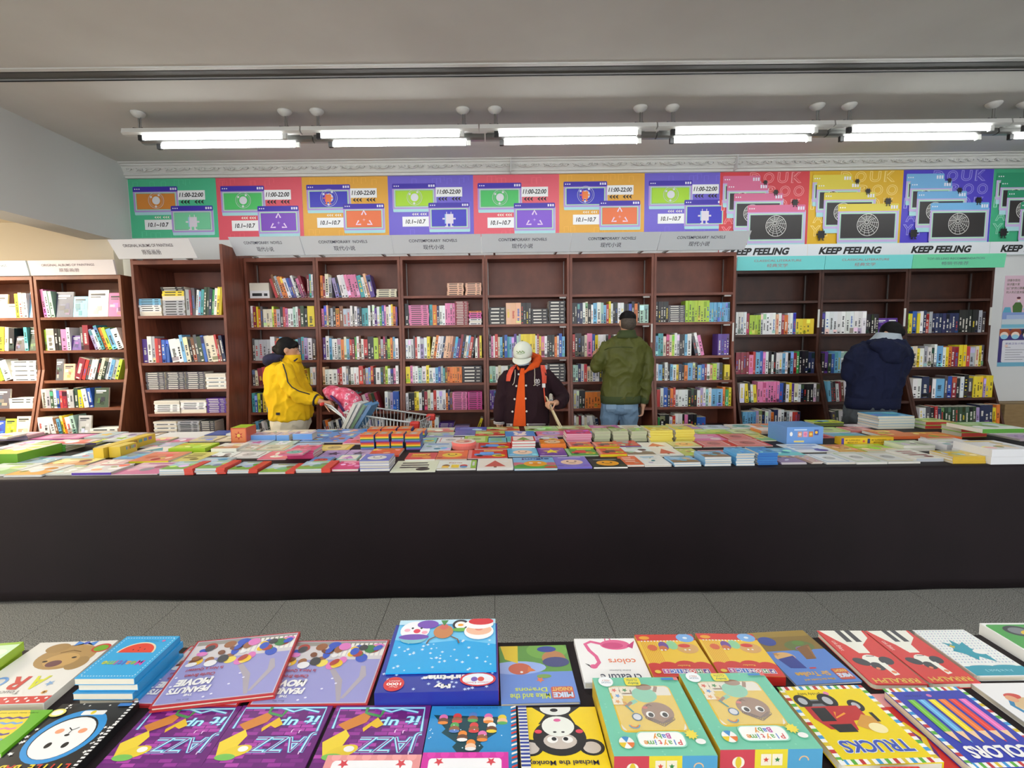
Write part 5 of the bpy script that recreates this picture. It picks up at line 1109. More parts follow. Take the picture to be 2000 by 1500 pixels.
far(1613, 1670, 907, .22, .012, 1, (226, 232, 236), PG, 'frame', (70, 140, 190), 'white book with a blue picture frame, front row'); far(1672, 1730, 907, .22, .012, 1, (222, 226, 224), PG, 'frame', (110, 170, 60), 'white book with a green picture frame, front row')
far(1733, 1784, 906, .22, .012, 1, (210, 212, 208), PG, 'frame', (214, 200, 90), 'grey book with a yellow picture frame, front row')
far(1788, 1845, 902, .18, .022, 1, (226, 226, 216), (176, 182, 190), 'text', (150, 80, 80), 'thick cream storybook with grey edge, front row'); far(1849, 1930, 906, .17, .014, 3, (222, 190, 60), (206, 170, 50), 'blob', (120, 150, 190), 'yellow-edged book on the orange three-book pile, front row')
far(1936, 2030, 908, .26, .045, 2, (232, 232, 234), (226, 228, 232), 'blob', (222, 190, 70), 'white speckled box on the front pile at the right photo edge', name='boxed_set', bk='box')
# ---- second and third rows: the ones that stand out
far(86, 148, 911, .18, .008, 1, (226, 222, 150), PG, 'scene', (206, 150, 90)); far(40, 92, 906, .18, .008, 1, LB, PG, 'blob', (206, 160, 170)); far(93, 146, 905, .2, .008, 1, (160, 196, 220), PG, 'blob', (206, 130, 120))
far(150, 171, 907, .60, .075, 1, (226, 200, 90), (222, 190, 60), 'none', YLc, 'long yellow boxed set standing on the far table', name='boxed_set', bk='box')
far(214, 236, 894, .16, .075, 1, (226, 204, 100), (222, 190, 60), 'none', YLc, 'short yellow boxed set behind the long one', name='boxed_set', bk='box')
far(-30, 34, 906, .34, .065, 1, (214, 218, 206), (110, 170, 50), 'scene', (200, 206, 60), 'green and yellow activity box at the left photo edge', name='boxed_set', bk='box')
far(252, 328, 905, .19, .016, 1, (222, 140, 110), (206, 206, 40), 'blob', (222, 110, 120), 'red board book with a yellow-green edge, second row', bk='board'); far(312, 385, 903, .19, .007, 1, (216, 206, 120), PG, 'text', (120, 100, 50), 'grey and yellow scribbled book, second row')
far(388, 440, 897, .17, .007, 1, (226, 232, 230), PG, 'scene', (70, 60, 60)); far(442, 500, 896, .18, .008, 1, (230, 234, 234), PG, 'frame', (44, 44, 48)); far(330, 400, 884, .19, .03, 1, (186, 220, 50), (160, 200, 40), 'blob', (226, 206, 80), 'lime green plastic-wrapped activity pack', name='activity_pack', bk='box')
far(502, 558, 899, .18, .008, 1, (230, 120, 150), PG, 'rabbit', (240, 238, 234), 'pink book with a white rabbit', bk='board'); far(560, 614, 897, .18, .014, 4, (222, 90, 140), (214, 60, 116), 'blob', (230, 170, 190), 'pink book on the fanned pink pile beside the rabbit book')
far(618, 666, 896, .18, .008, 1, (176, 150, 206), PG, 'star', (60, 50, 90), 'left lilac star book, second row', bk='board'); far(668, 716, 895, .18, .008, 1, (180, 156, 208), PG, 'star', (60, 50, 90), 'right lilac star book, second row', bk='board')
far(720, 770, 893, .17, .014, 1, (222, 90, 60), (206, 70, 50), 'blob', (232, 180, 60)); far(790, 850, 901, .18, .014, 1, (206, 62, 70), PG, 'text', (226, 180, 60), 'red book with yellow WHO lettering, second row', bk='who'); far(852, 895, 900, .17, .012, 1, (222, 110, 60), PG, 'face', (232, 200, 60)); far(912, 985, 897, .2, .008, 1, (210, 60, 50), PG, 'car', (90, 150, 220), 'nearer red book with a blue vehicle')
far(926, 990, 879, .19, .008, 1, (210, 60, 50), PG, 'car', (90, 150, 220), 'farther red book with a blue vehicle'); far(820, 880, 882, .18, .007, 1, (206, 226, 240), PG, 'blob', (80, 140, 200))
far(992, 1046, 893, .16, .010, 1, (96, 180, 216), PG, 'face', (240, 200, 170), 'turquoise toothed-edge book, second row', bk='board'); far(1053, 1107, 892, .16, .010, 1, (110, 70, 160), PG, 'star', (236, 220, 60), 'purple book with a big yellow star', bk='board'); far(1110, 1164, 892, .16, .010, 1, (80, 160, 70), PG, 'car', (206, 60, 60), 'green book with a red vehicle, second row', bk='board')
far(1172, 1226, 893, .16, .022, 1, (222, 90, 60), (216, 200, 30), 'car', (110, 80, 70), 'front one of three yellow-edged red vehicle books', bk='hard'); far(1234, 1276, 894, .16, .02, 1, (226, 236, 236), PG, 'scene', (150, 130, 110)); far(1282, 1330, 893, .16, .014, 1, (234, 236, 234), PG, 'tree', (206, 90, 80)); far(1338, 1372, 893, .14, .010, 1, (190, 200, 110), PG, 'blob', (120, 180, 80))
far(998, 1048, 878, .18, .020, 3, (206, 56, 52), PG, 'tree', (80, 160, 80), 'red toothed-edge tree book, top of the three-book pile', bk='board'); far(1055, 1108, 877, .16, .018, 2, (226, 132, 44), (222, 120, 36), 'face', (236, 200, 160), 'orange sleeve book on the two-book pile'); far(1112, 1160, 878, .15, .022, 1, (222, 90, 60), (216, 200, 30), 'car', (110, 80, 70), 'left one of three yellow-edged red vehicle books', bk='hard'); far(1163, 1212, 878, .15, .022, 1, (222, 90, 60), (216, 200, 30), 'car', (110, 80, 70), 'right one of three yellow-edged red vehicle books', bk='hard')
far(1216, 1252, 874, .15, .012, 1, (206, 80, 60), (110, 60, 150), 'blob', (110, 190, 210)); far(1256, 1312, 876, .17, .008, 1, (232, 234, 232), PG, 'tree', (222, 110, 90)); far(1316, 1368, 875, .17, .010, 1, (216, 210, 140), PG, 'face', (240, 180, 120)); far(1372, 1432, 874, .19, .008, 1, (206, 60, 54), PG, 'frame', (232, 228, 224), 'left red book with an oval plate'); far(1436, 1498, 873, .19, .008, 1, (206, 60, 54), PG, 'frame', (232, 228, 224), 'right red book with an oval plate')
far(1534, 1609, 868, .24, .125, 1, (96, 150, 214), (104, 152, 216), 'none', BLc, 'blue boxed set printed with animal and doughnut pictures', name='boxed_set', bk='truckbox')
far(1566, 1640, 884, .20, .006, 1, (226, 232, 234), PG, 'text', (110, 140, 190)); far(1640, 1690, 886, .18, .008, 1, (216, 170, 90), PG, 'blob', (206, 110, 120)); far(1692, 1752, 884, .18, .010, 1, (160, 210, 50), PG, 'scene', (222, 200, 170), 'lime green book before the yellow superhero box')
far(1640, 1748, 869, .07, .052, 1, (226, 184, 40), (226, 184, 40), 'none', YLc, 'long yellow superhero kit box', name='kit_box', bk='hero')
far(1760, 1830, 882, .17, .02, 2, (206, 216, 190), PG, 'blob', (110, 190, 80)); far(1846, 1926, 882, .22, .045, 1, (230, 230, 232), (226, 228, 232), 'blob', (206, 180, 80), 'white speckled box behind the stacked white boxes', name='boxed_set', bk='box')
far(1745, 1800, 858, .2, .022, 1, (228, 124, 54), (222, 110, 60), 'blob', (232, 190, 60), 'left orange storybook on the right part of the table'); far(1806, 1866, 860, .2, .022, 1, (228, 124, 54), (222, 110, 60), 'blob', (232, 190, 60), 'right orange storybook on the right part of the table')
far(1874, 1930, 854, .18, .035, 2, (160, 206, 90), (206, 64, 60), 'scene', (222, 206, 120), 'red-edged lime pad, right pile of two', name='pad', bk='hard'); far(1806, 1862, 838, .18, .030, 2, (160, 206, 90), (206, 64, 60), 'scene', (222, 206, 120), 'red-edged lime pad, left pile near the blue pile', name='pad', bk='hard')
far(1914, 2010, 866, .28, .03, 1, (150, 196, 110), (90, 156, 60), 'scene', (230, 236, 226), 'thick green frog book at the right end of the table')
far(1712, 1790, 838, .24, .021, 5, (90, 170, 216), (214, 214, 196), 'blob', (140, 196, 226), 'blue-topped book on the tall cream-edged pile at the back')
far(1588, 1650, 832, .17, .03, 1, (180, 206, 50), (90, 100, 60), 'car', (90, 150, 210), 'lime shaped vehicle book lying on others near the back', bk='hard')
# rainbow sets
def rainbow(xl, xr, yf, n): far(xl, xr, yf, .14, .055, n, (226, 120, 50), 'rainbow', 'face', (232, 190, 60), None, 'rainbow_set', bk='rainbow')
for a_, b_, yy, n in ((703, 732, 880, 2), (733, 762, 879, 2), (763, 789, 878, 2), (791, 826, 879, 2)): rainbow(a_, b_, yy, n)
for a_, b_, yy, n in ((717, 743, 852, 1), (745, 773, 851, 1), (776, 803, 851, 1), (806, 830, 856, 1)): rainbow(a_, b_, yy, n)
# third row and back: coloured groups
for i, (xl, yy) in enumerate(((585, 864), (604, 855), (622, 846), (627, 865), (645, 856), (660, 847))): far(xl, xl+44, yy, .17, .008, 1, (96, 150, 222), PG, 'blob', (228, 150, 50))
for i, xl in enumerate((490, 514, 540, 572)): far(xl, xl+(38 if i == 3 else 25), 862, .12, .05, 1, (200, 190, 216), (110, 160, 224), 'blob', (226, 206, 190), f'blue-sided shaped board book, {ORD[i]} of the four behind the pink pile', bk='hard')
far(1104, 1157, 864, .17, .016, 4, (216, 62, 116), (222, 160, 180), 'blob', (180, 120, 190), 'magenta book on the four-book pile beside the lime pads')
for i, xl in enumerate((1160, 1195, 1231)): far(xl, xl+34, 863, .15, .026, 3, (190, 200, 160), (176, 180, 150), 'blob', (160, 200, 70), f'lime-edged pad, {ORD[i]} of three piles before the green jacket', name='pad', bk='hard')
far(1264, 1316, 865, .17, .018, 5, (228, 204, 60), (222, 206, 90), 'blob', (130, 180, 200), 'yellow book on the left yellow five-book pile'); far(1319, 1360, 864, .17, .018, 5, (228, 204, 60), (222, 206, 90), 'blob', (130, 180, 200), 'yellow book on the right yellow five-book pile')
far(1364, 1416, 862, .17, .008, 1, (226, 120, 170), PG, 'text', (240, 220, 230)); far(1420, 1480, 860, .18, .008, 1, (206, 60, 54), PG, 'frame', (232, 230, 226), 'red book with a white arched picture'); far(1484, 1530, 862, .17, .008, 1, (214, 206, 110), PG, 'scene', (130, 190, 120))
far(452, 482, 866, .16, .12, 1, (170, 206, 60), (206, 90, 60), 'none', LMc, 'upright red and lime gift box near the yellow jacket', name='gift_box', bk='box'); far(428, 462, 884, .17, .03, 1, (228, 230, 222), (220, 222, 210), 'scene', (200, 150, 110), 'thick white board book below the red and lime gift box', bk='board'); far(466, 496, 882, .17, .014, 1, (226, 222, 206), PG, 'blob', (190, 130, 80))
far(232, 290, 873, .15, .022, 1, (60, 130, 214), (50, 110, 196), 'none', BLc, 'plain blue rounded board book on the left part', bk='board'); far(50, 128, 883, .18, .012, 4, (130, 176, 80), (70, 140, 60), 'scene', (206, 190, 120), 'green picture book on the fanned green pile'); far(76, 150, 886, .17, .007, 1, (214, 206, 206), PG, 'scene', (196, 90, 80))
far(0, 34, 878, .16, .008, 1, (196, 206, 226), PG, 'blob', (222, 150, 160)); far(36, 92, 874, .16, .008, 1, (206, 200, 222), PG, 'blob', (222, 160, 170)); far(122, 186, 870, .15, .02, 1, (186, 206, 70), (100, 76, 150), 'scene', (226, 206, 60), 'lime book with a purple spine on the left part', bk='hard')
far(60, 152, 860, .2, .012, 1, (186, 90, 150), (150, 40, 110), 'frame', (206, 140, 180), 'magenta hardcover with a framed picture, left part', bk='hard'); far(-10, 52, 861, .17, .014, 3, (216, 170, 180), (84, 110, 150), 'blob', (226, 190, 200), 'pink book with a blue spine on the left pile', bk='hard')
far(204, 246, 858, .17, .01, 1, (196, 190, 206), PG, 'scene', (150, 140, 170)); far(248, 288, 858, .17, .01, 1, (176, 160, 140), PG, 'blob', (90, 80, 80)); far(292, 385, 857, .2, .006, 1, (222, 226, 230), PG, 'none', (226, 226, 230), 'plain white booklet near the back on the left'); far(396, 440, 852, .14, .01, 1, (50, 80, 160), (40, 64, 140), 'none', NVc, 'navy thin book near the back beside the albums case')
for i, (xl, xr, c1, c2, k) in enumerate(((1034, 1088, (190, 210, 170), (150, 190, 110), 'scene'), (1092, 1160, (196, 214, 160), (170, 120, 80), 'scene'), (1166, 1216, (206, 110, 170), (160, 190, 110), 'scene'), (1220, 1258, (232, 232, 222), (206, 170, 110), 'text'))): far(xl, xr, 844, .2, .01, 1, c1, PG, k, c2)
for i, (xl, xr, yy, c1, c2, k) in enumerate(((838, 880, 846, (206, 214, 190), (206, 120, 100), 'scene'), (840, 885, 856, (190, 206, 170), (150, 160, 210), 'scene'), (886, 928, 852, (110, 120, 190), (90, 100, 180), 'text'), (888, 945, 842, (70, 90, 180), (150, 160, 220), 'text'), (912, 985, 853, (190, 210, 110), (206, 70, 60), 'scene'), (950, 1012, 843, (170, 200, 110), (206, 80, 60), 'scene'),
    (852, 905, 866, (226, 232, 234), (200, 70, 80), 'frame'), (952, 990, 866, (130, 190, 210), (150, 200, 80), 'text'))): far(xl, xr, yy, .18, .008, 1, c1, PG, k, c2)
# ---- round tins
def tin(px, py, r, h, c, label):
    p = atZ(px, py, ZT+h)
    t = thing('round_tin', label, 'tin', (p.x, p.y, ZT+.0006)); cc = [[Vector((r*f*math.cos(2*math.pi*k/28), r*f*math.sin(2*math.pi*k/28), z)) for k in range(28)] for f, z in ((.97, 0), (1, .004), (1, h*.6), (1, h*.6))]
    MB().rings(cc, c).build('body', PRINT, t, colors=True, smooth=False)
    MB().rings([[Vector((r*f*math.cos(2*math.pi*k/28), r*f*math.sin(2*math.pi*k/28), z)) for k in range(28)] for f, z in ((1.02, h*.6), (1.02, h-.004), (.98, h))], shade(c, 1.1)).build('lid', PRINT, t, colors=True)
    a = Art(2*r, 2*r); a.ell(.5, .5, .48, .48, (236, 226, 220)); a.ell(.5, .5, .34, .34, (222, 170, 150)); a.ell(.44, .5, .14, .12, (240, 210, 180)); a.ell(.62, .46, .12, .1, (196, 70, 70)); a.build('lid_print', t, (-r, -r, h))
    FAR.append((p.x-r, p.x+r, p.y-r, p.y+r, ZT+h))
FAR0 = len(FAR)
tin(906, 862, .085, .05, (214, 110, 100), 'round pink tin with a picture lid among the red vehicle books')
# ---- fill what is left of the table top with more books, row by row
rnd = random.Random(77)
PALL = {'l': [(206, 214, 222), (222, 190, 200), (190, 206, 180), (176, 196, 220), (226, 222, 214), (206, 190, 216), (222, 210, 160), (170, 190, 200)],
        'c': [(96, 150, 222), (216, 80, 70), (226, 190, 60), (170, 206, 80), (190, 150, 210), (226, 226, 222), (222, 120, 160), (110, 190, 190)],
        'r': [(226, 206, 120), (222, 140, 80), (190, 214, 120), (170, 200, 220), (226, 226, 222), (222, 130, 120), (206, 190, 200), (130, 180, 210)]}
for yr in (3.08, 3.26, 3.45, 3.64, 3.83, 4.03):
    x = -1.02*yr-.1
    while x < min(1.1*yr, 3.9):
        w0 = rnd.uniform(.17, .25); d0 = rnd.uniform(.165, .185); zone = 'l' if x < -1.4 else 'c' if x < 1.2 else 'r'
        ok = not clear(x, x+w0, yr, yr+d0, .012)
        if not ok:                                  # try a narrower one
            w0 = .15; d0 = .15; ok = not clear(x, x+w0, yr, yr+d0, .012)
        if ok and x+w0 < 3.95:
            c = rnd.choice(PALL[zone]); place(x, x+w0, yr, yr+d0, rnd.choice([.006, .008, .012]), rnd.choice([1, 1, 1, 2]), c, rnd.choice([PG, PG, shade(c, .85)]), rnd.choice(list(MOT)), jit(rnd.choice(PALL['c']), rnd, 20)); x += w0+rnd.uniform(.004, .03)
        else: x += .04
# let the lone flat books take up free room round them
for i, r in enumerate(PEND):
    if r['n'] > 1 or r['bk'] not in ('soft', 'board') or r['z'] > ZT+.002: continue
    x0, x1, y0, y1 = r['x']-r['w']/2, r['x']+r['w']/2, r['y']-r['d']/2, r['y']+r['d']/2
    j = next(k for k, q in enumerate(FAR) if abs(q[0]-x0) < 1e-6 and abs(q[2]-y0) < 1e-6); keep = FAR.pop(j)
    for _ in range(7):
        if y1-y0 < .27 and y1+.01 < 4.28 and not clear(x0, x1, y1, y1+.012, .001): y1 += .01
        if x1-x0 < .27 and not clear(x1, x1+.010, y0, y1, .001): x1 += .008
        if x1-x0 < .27 and not clear(x0-.010, x0, y0, y1, .001): x0 -= .008
    FAR.insert(j, (x0, x1, y0, y1, keep[4])); r['x'], r['w'], r['y'], r['d'] = (x0+x1)/2, x1-x0, (y0+y1)/2, y1-y0
# ---- build them, naming each by row and place from the left
for r in PEND: r['row'] = next(i for i, (lim, n) in enumerate(ROWS) if r['y0'] < lim)
for ri in range(len(ROWS)):
    for k, r in enumerate(sorted((r for r in PEND if r['row'] == ri), key=lambda r: r['x'])): r['ord'] = k
GF = 'picture books on the far table'
for si, r in enumerate(PEND):
    rowname = ROWS[r['row']][1]; col = cname(r['cover']); rnd = random.Random(si)
    base = r['label'] or (f"{'rainbow-striped boxed set' if r['bk'] == 'rainbow' else col+' picture book with '+MOT.get(r['kind'], 'plain cover')}, {ORD[r['ord']]} from left in {rowname}, far table")
    for k in range(r['n']):
        topm = k == r['n']-1; j = 0 if r['n'] == 1 else .004
        lab = base if topm else f"{col} book, {ORD[r['n']-2-k]} below top, pile {ORD[r['ord']]} from left in {rowname}, far table"
        loc = (r['x']+rnd.uniform(-j, j), r['y']+rnd.uniform(-j, j), r['z']+k*r['t']+.0002*k); w_, d_, t = r['w']-2*j, r['d']-2*j, r['t']-.0004
        rz = r['rz'] + rnd.uniform(-.02, .02)*(r['n'] > 1)
        art = far_art(r['kind'], r['cover'], r['acc'], si) if topm and r['kind'] not in ('none', 'jungle') else None
        if r['kind'] == 'jungle' and topm:
            def art(a):
                a.rect(0, 0, 1, 1, (120, 180, 226)); a.rect(0, 0, 1, .3, (80, 170, 70)); a.ell(.1, .4, .2, .16, (200, 110, 130)); a.ell(.9, .38, .2, .16, (190, 110, 130)); a.ell(.25, .25, .2, .14, (60, 150, 60)); a.ell(.52, .42, .28, .26, (236, 166, 40), 24); a.ell(.42, .48, .05, .05, WHT); a.ell(.62, .48, .05, .05, WHT); a.ell(.52, .38, .1, .05, (210, 120, 40)); a.ell(.85, .1, .16, .08, (216, 60, 60)); a.text('jungle', .55, .86, .7, (40, 50, 130), .2, .03)
        if r['bk'] == 'box':
            o = tbook(r['name'], lab, loc, w_, d_, t, rz, r['cover'], kind='box', art=art, spcol=[r['edge'], r['cover'], r['edge'], shade(r['edge'], .97), r['edge'], r['edge']], group=GF)
            if r['name'] == 'gift_box':
                a = Art(w_, t); a.rect(.06, .08, .94, .92, (222, 130, 80)); a.star(.5, .5, .3, (190, 60, 50), 6); a.ell(.5, .5, .12, .12, (232, 190, 90)); a.build('front_print', o, (-w_/2, -d_/2, 0), (math.pi/2, 0, 0))
            if 'yellow boxed' in lab:
                a = Art(d_, t)
                for q in range(6): a.rect(.35+.1*q, .55, .42+.1*q, .85, ((90, 150, 190), (206, 150, 120), (150, 110, 60), (110, 170, 130), (100, 150, 190), (150, 100, 160))[q], True)
                a.build('side_print', o, (w_/2, -d_/2, 0), (math.pi/2, 0, math.pi/2))
            continue
        if r['bk'] == 'truckbox':
            o = tbook(r['name'], lab, loc, w_, d_, t, rz, r['cover'], kind='box', spcol=r['edge'], group=GF)
            a = Art(w_, t)
            for q in range(4): a.rect(.30+.15*q, .42+.1*(q == 3), .42+.15*q, .74+.1*(q == 3), ((206, 150, 130), (226, 150, 180), (196, 120, 60), (70, 80, 150))[q], True)
            a.l += 1
            for q in range(4): a.ell(.36+.15*q, .58+.1*(q == 3), .04, .04, ((236, 206, 190), (222, 120, 160), (236, 200, 80), (236, 190, 60))[q], 10, keep=True)
            a.l += 1; a.rect(.2, .12, .48, .22, (226, 206, 120)); a.rect(.2, .8, .55, .88, (180, 206, 236)); a.ell(.12, .6, .04, .06, WHT); a.build('front_print', o, (-w_/2, -d_/2, 0), (math.pi/2, 0, 0)); continue
        if r['bk'] == 'hero':
            o = tbook(r['name'], lab, loc, w_, d_, t, rz, r['cover'], kind='box', spcol=r['edge'], group=GF)
            a = Art(w_, t)
            for q in (0, 1): a.text('MY SUPERHERO', .22+.5*q, .66, .28, (90, 60, 30), .2, .01); a.text('MEDIA KIT', .22+.5*q, .34, .2, (90, 60, 30), .18, .01); a.ell(.43+.5*q, .5, .022, .022, (206, 90, 70))
            a.rect(0, .05, .05, .95, (80, 60, 150)); a.rect(.5, .2, .55, .85, (50, 60, 120)); a.build('front_print', o, (-w_/2, -d_/2, 0), (math.pi/2, 0, 0)); continue
        if r['bk'] == 'rainbow':
            o = thing('rainbow_set', lab, 'boxed set', loc, rz, 'rainbow-striped boxed sets'); RB = [(110, 70, 150), (96, 130, 190), (60, 130, 80), (232, 206, 50), (226, 130, 50), (206, 62, 50)]
            for q, cc in enumerate(RB): MB().box(-w_/2, -d_/2, t*q/6, w_/2, d_/2, t*(q+1)/6-.0006, cc).build('volume', PRINT, o, colors=True)
            MB().box(w_/2, -d_/2, 0, w_/2+.002, d_/2, t, (50, 80, 160)).build('slipcase_side', PRINT, o, colors=True)
            if topm:
                a = Art(w_, d_); a.rect(0, 0, 1, 1, (228, 130, 54)); a.rect(.25, .2, .75, .75, (200, 170, 150)); a.ell(.5, .48, .16, .14, (170, 190, 210)); a.build('cover_print', o, (-w_/2, -d_/2, t-.0006))
            continue
        ed = r['edge']; kd = {'hard': 'hard', 'board': 'board'}.get(r['bk'], 'soft')
        o = tbook(r['name'], lab, loc, w_, d_, t, rz, r['cover'], spine='F' if ed != 'p' else 'L', kind=kd, art=art, spcol=None if ed == 'p' else ed, group=GF, pages=rnd.choice([(216, 214, 204), (226, 224, 216), (206, 200, 186)]), r=.008 if kd == 'board' else 0)
        if r['bk'] == 'red':
            MB().box(w_/2-.05, -d_/2-.001, .0006, w_/2+.001, d_/2, t+.0016, (214, 76, 60)).build('red_spine_strip', PRINT, o, colors=True)
        if r['bk'] == 'farm' and topm:
            a = Art(w_, d_); a.rect(0, 0, .86, 1, (226, 232, 226)); a.rect(.86, 0, 1.0, 1, (150, 200, 70)); a.ell(.22, .3, .1, .14, (120, 80, 50)); a.rect(.12, .06, .3, .3, (232, 190, 60)); a.rect(.36, .06, .56, .44, (236, 206, 50)); a.ell(.68, .3, .1, .12, (206, 60, 50)); a.ell(.68, .16, .1, .1, (90, 150, 200)); a.text('Farm', .45, .68, .34, (180, 110, 80), .14, .02); a.rrect(.895, .3, .96, .8, .02, (210, 214, 216)); a.build('title_print', o, (-w_/2, -d_/2, t+.002))
        if r['bk'] == 'who' and topm:
            a = Art(w_, d_); a.text('WHO', .45, .62, .6, (232, 190, 60), .3, .06); a.build('title_print', o, (-w_/2, -d_/2, t+.002))
print('far books', len(PEND), sum(r['n'] for r in PEND))
# ================================================================== PEOPLE
def fabric(name, rgb, rgb2, wr=.5, rough=.85, scale=9):
    return mat(name, rgb, rough, noise=(4, (1, 1, .6), rgb2, .3, .7), bump=(scale, wr, .03), spec=.25)
SKIN = mat('skin', (206, 160, 130), .55, noise=(20, (1, 1, 1), (196, 146, 118), .3, .7))
HAIR = mat('black_hair', (13, 12, 13), .6, bump=(90, .4, .006), spec=.2)
def remeshed(name, mb, m, parent, voxel=.011, smooth=8, fold=0.0, **tags):
    me = mb.mesh(name, None); o = bpy.data.objects.new(name, me); COL.objects.link(o)
    r = o.modifiers.new('r', 'REMESH'); r.mode = 'VOXEL'; r.voxel_size = voxel
    s = o.modifiers.new('s', 'SMOOTH'); s.iterations = smooth; s.factor = .5
    dg = bpy.context.evaluated_depsgraph_get(); new = bpy.data.meshes.new_from_object(o.evaluated_get(dg))
    bpy.data.objects.remove(o); bpy.data.meshes.remove(me)
    if fold:                                              # cloth folds: ridges pushed out along the normals
        nr = [v.normal.copy() for v in new.vertices]
        for v, nn in zip(new.vertices, nr):
            c = v.co; a = mnoise.noise(Vector((c.x*7+c.z*3, c.y*7, c.z*4.5-c.x*2))); b_ = mnoise.noise(Vector((c.x*15-c.z*5+7, c.y*15, c.z*9+c.x*4)))
            v.co = c + nn*fold*((1-abs(a))**4*1.3-.55 + .5*((1-abs(b_))**4-.4))
    b = parent.location; new.transform(Matrix.Translation(-b)); new.materials.clear(); new.materials.append(m)
    new.polygons.foreach_set('use_smooth', [True]*len(new.polygons)); new.name = name
    return obj(name, new, parent, **tags)
def local(mb, parent):
    b = parent.location; mb.v = [(v[0]-b.x, v[1]-b.y, v[2]-b.z) for v in mb.v]; return mb
def ringh(c, hx, hy, n=20, p=2.4, tilt=0.0):
    out = []
    for k in range(n):
        t = 2*math.pi*k/n; cs, sn = math.cos(t), math.sin(t)
        x = hx*math.copysign(abs(cs)**(2/p), cs); y = hy*math.copysign(abs(sn)**(2/p), sn)
        out.append(Vector((c.x+x, c.y+y, c.z+y*tilt)))
    return out
class Torso:
    """stack of horizontal sections read off the photo: (py, centre px, half width px, half depth m, shift in depth)"""
    def __init__(s, Y0, secs):
        s.rows = []
        for q in secs:
            py, cx, hw, hd = q[:4]; dy = q[4] if len(q) > 4 else 0
            c = atY(cx, py, Y0+dy); s.rows.append((c, hw*(Y0+dy)/F*1.0, hd))
    def mb(s, grow=0.0, mb=None, lo=None, hi=None):
        mb = mb or MB(); rs = [ringh(c, hx+grow, hy+grow) for c, hx, hy in s.rows if (lo is None or c.z >= lo) and (hi is None or c.z <= hi)]
        return mb.rings(rs[::-1])
    def surf(s, x, z, side=-1):
        r = sorted(s.rows, key=lambda q: q[0].z)
        for (c0, a0, b0), (c1, a1, b1) in zip(r, r[1:]):
            if c0.z <= z <= c1.z:
                f = (z-c0.z)/(c1.z-c0.z); break
        else: (c0, a0, b0), (c1, a1, b1), f = (r[0], r[0], 0) if z < r[0][0].z else (r[-1], r[-1], 0)
        cx, cy, hx, hy = c0.x+(c1.x-c0.x)*f, c0.y+(c1.y-c0.y)*f, a0+(a1-a0)*f, b0+(b1-b0)*f
        u = min(.98, abs(x-cx)/hx); return cy + side*hy*(1-u**2.4)**(1/2.4)
    def patch(s, rows, Y0, off, n=5, side=-1, th=.004):
        """rows of (py, left px, right px) laid on the torso surface"""
        mb = MB(); R1 = []; R2 = []
        for py, l, r in rows:
            a, b = [], []
            for k in range(n+1):
                p = atY(l+(r-l)*k/n, py, Y0); y = s.surf(p.x, p.z, side)
                p = atY(l+(r-l)*k/n, py, y); a.append(Vector((p.x, y+side*off, p.z))); b.append(Vector((p.x, y+side*(off-th), p.z)))
            R1.append(a+b[::-1])
        return mb.rings(R1)
def hand(mb, wrist, d, n, s, curl=.5, k=1.0, spread=.021):
    """palm and five fingers; d = finger direction, n = side the fingers curl to, s = thumb side"""
    d, n, s = Vector(d).normalized(), Vector(n), Vector(s); n = (n-d*n.dot(d)).normalized(); s = (s-d*s.dot(d)-n*s.dot(n)).normalized()
    w = Vector(wrist); rs = []
    for t, a, b in ((-.02, .024, .018), (.015, .030, .017), (.055, .039, .015), (.088, .040, .013)):
        c = w+d*t*k; rs.append([c+s*a*k*math.cos(2*math.pi*q/14)+n*b*k*math.sin(2*math.pi*q/14) for q in range(14)])
    mb.rings(rs)
    for i, (L, off) in enumerate(((.070, 1.45), (.080, .48), (.074, -.48), (.058, -1.4))):
        p = w+d*.082*k+s*off*spread*k; pts = [p]; ang = curl*.35
        for seg in (.45, .32, .26):
            ang += curl*(.55+.1*i); pts.append(pts[-1]+(d*math.cos(ang)+n*math.sin(ang))*L*seg*k)
        mb.tube(pts, [.0095*k, .009*k, .0082*k, .007*k], 8)
    p = w+d*.025*k+s*.03*k; pts = [p, p+(d*.5+s*.75+n*.25)*.034*k, p+(d*.95+s*.85+n*.6)*.050*k+n*.012*k, p+(d*1.25+s*.8+n*.95)*.058*k+n*.02*k]
    mb.tube(pts, [.013*k, .011*k, .0095*k, .008*k], 8)
def head(mb, c, f, u, k=1.0):
    """skull, jaw, nose, ears and neck stub in a frame of forward f and up u"""
    f = Vector(f).normalized(); u = Vector(u); u = (u-f*u.dot(f)).normalized(); r = f.cross(u); c = Vector(c)
    M = Matrix((r, f, u)).transposed().to_4x4()
    mb.ell(c, .074*k, .092*k, .098*k, 20, 14, T=M)
    mb.ell(c+f*.022*k-u*.052*k, .058*k, .066*k, .062*k, 16, 10, T=M)
    mb.ell(c+f*.062*k-u*.088*k, .026*k, .026*k, .02*k, 12, 8, T=M)
    mb.tube([c+f*.085*k+u*.012*k, c+f*.100*k-u*.022*k, c+f*.108*k-u*.038*k, c+f*.086*k-u*.046*k], [.008*k, .011*k, .014*k, .010*k], 8)
    mb.ell(c+f*.084*k-u*.068*k, .022*k, .012*k, .008*k, 10, 6, T=M)
    for s in (-1, 1): mb.ell(c+r*s*.076*k-f*.006*k-u*.012*k, .012*k, .022*k, .032*k, 10, 8, T=M)
    return M, r, f, u
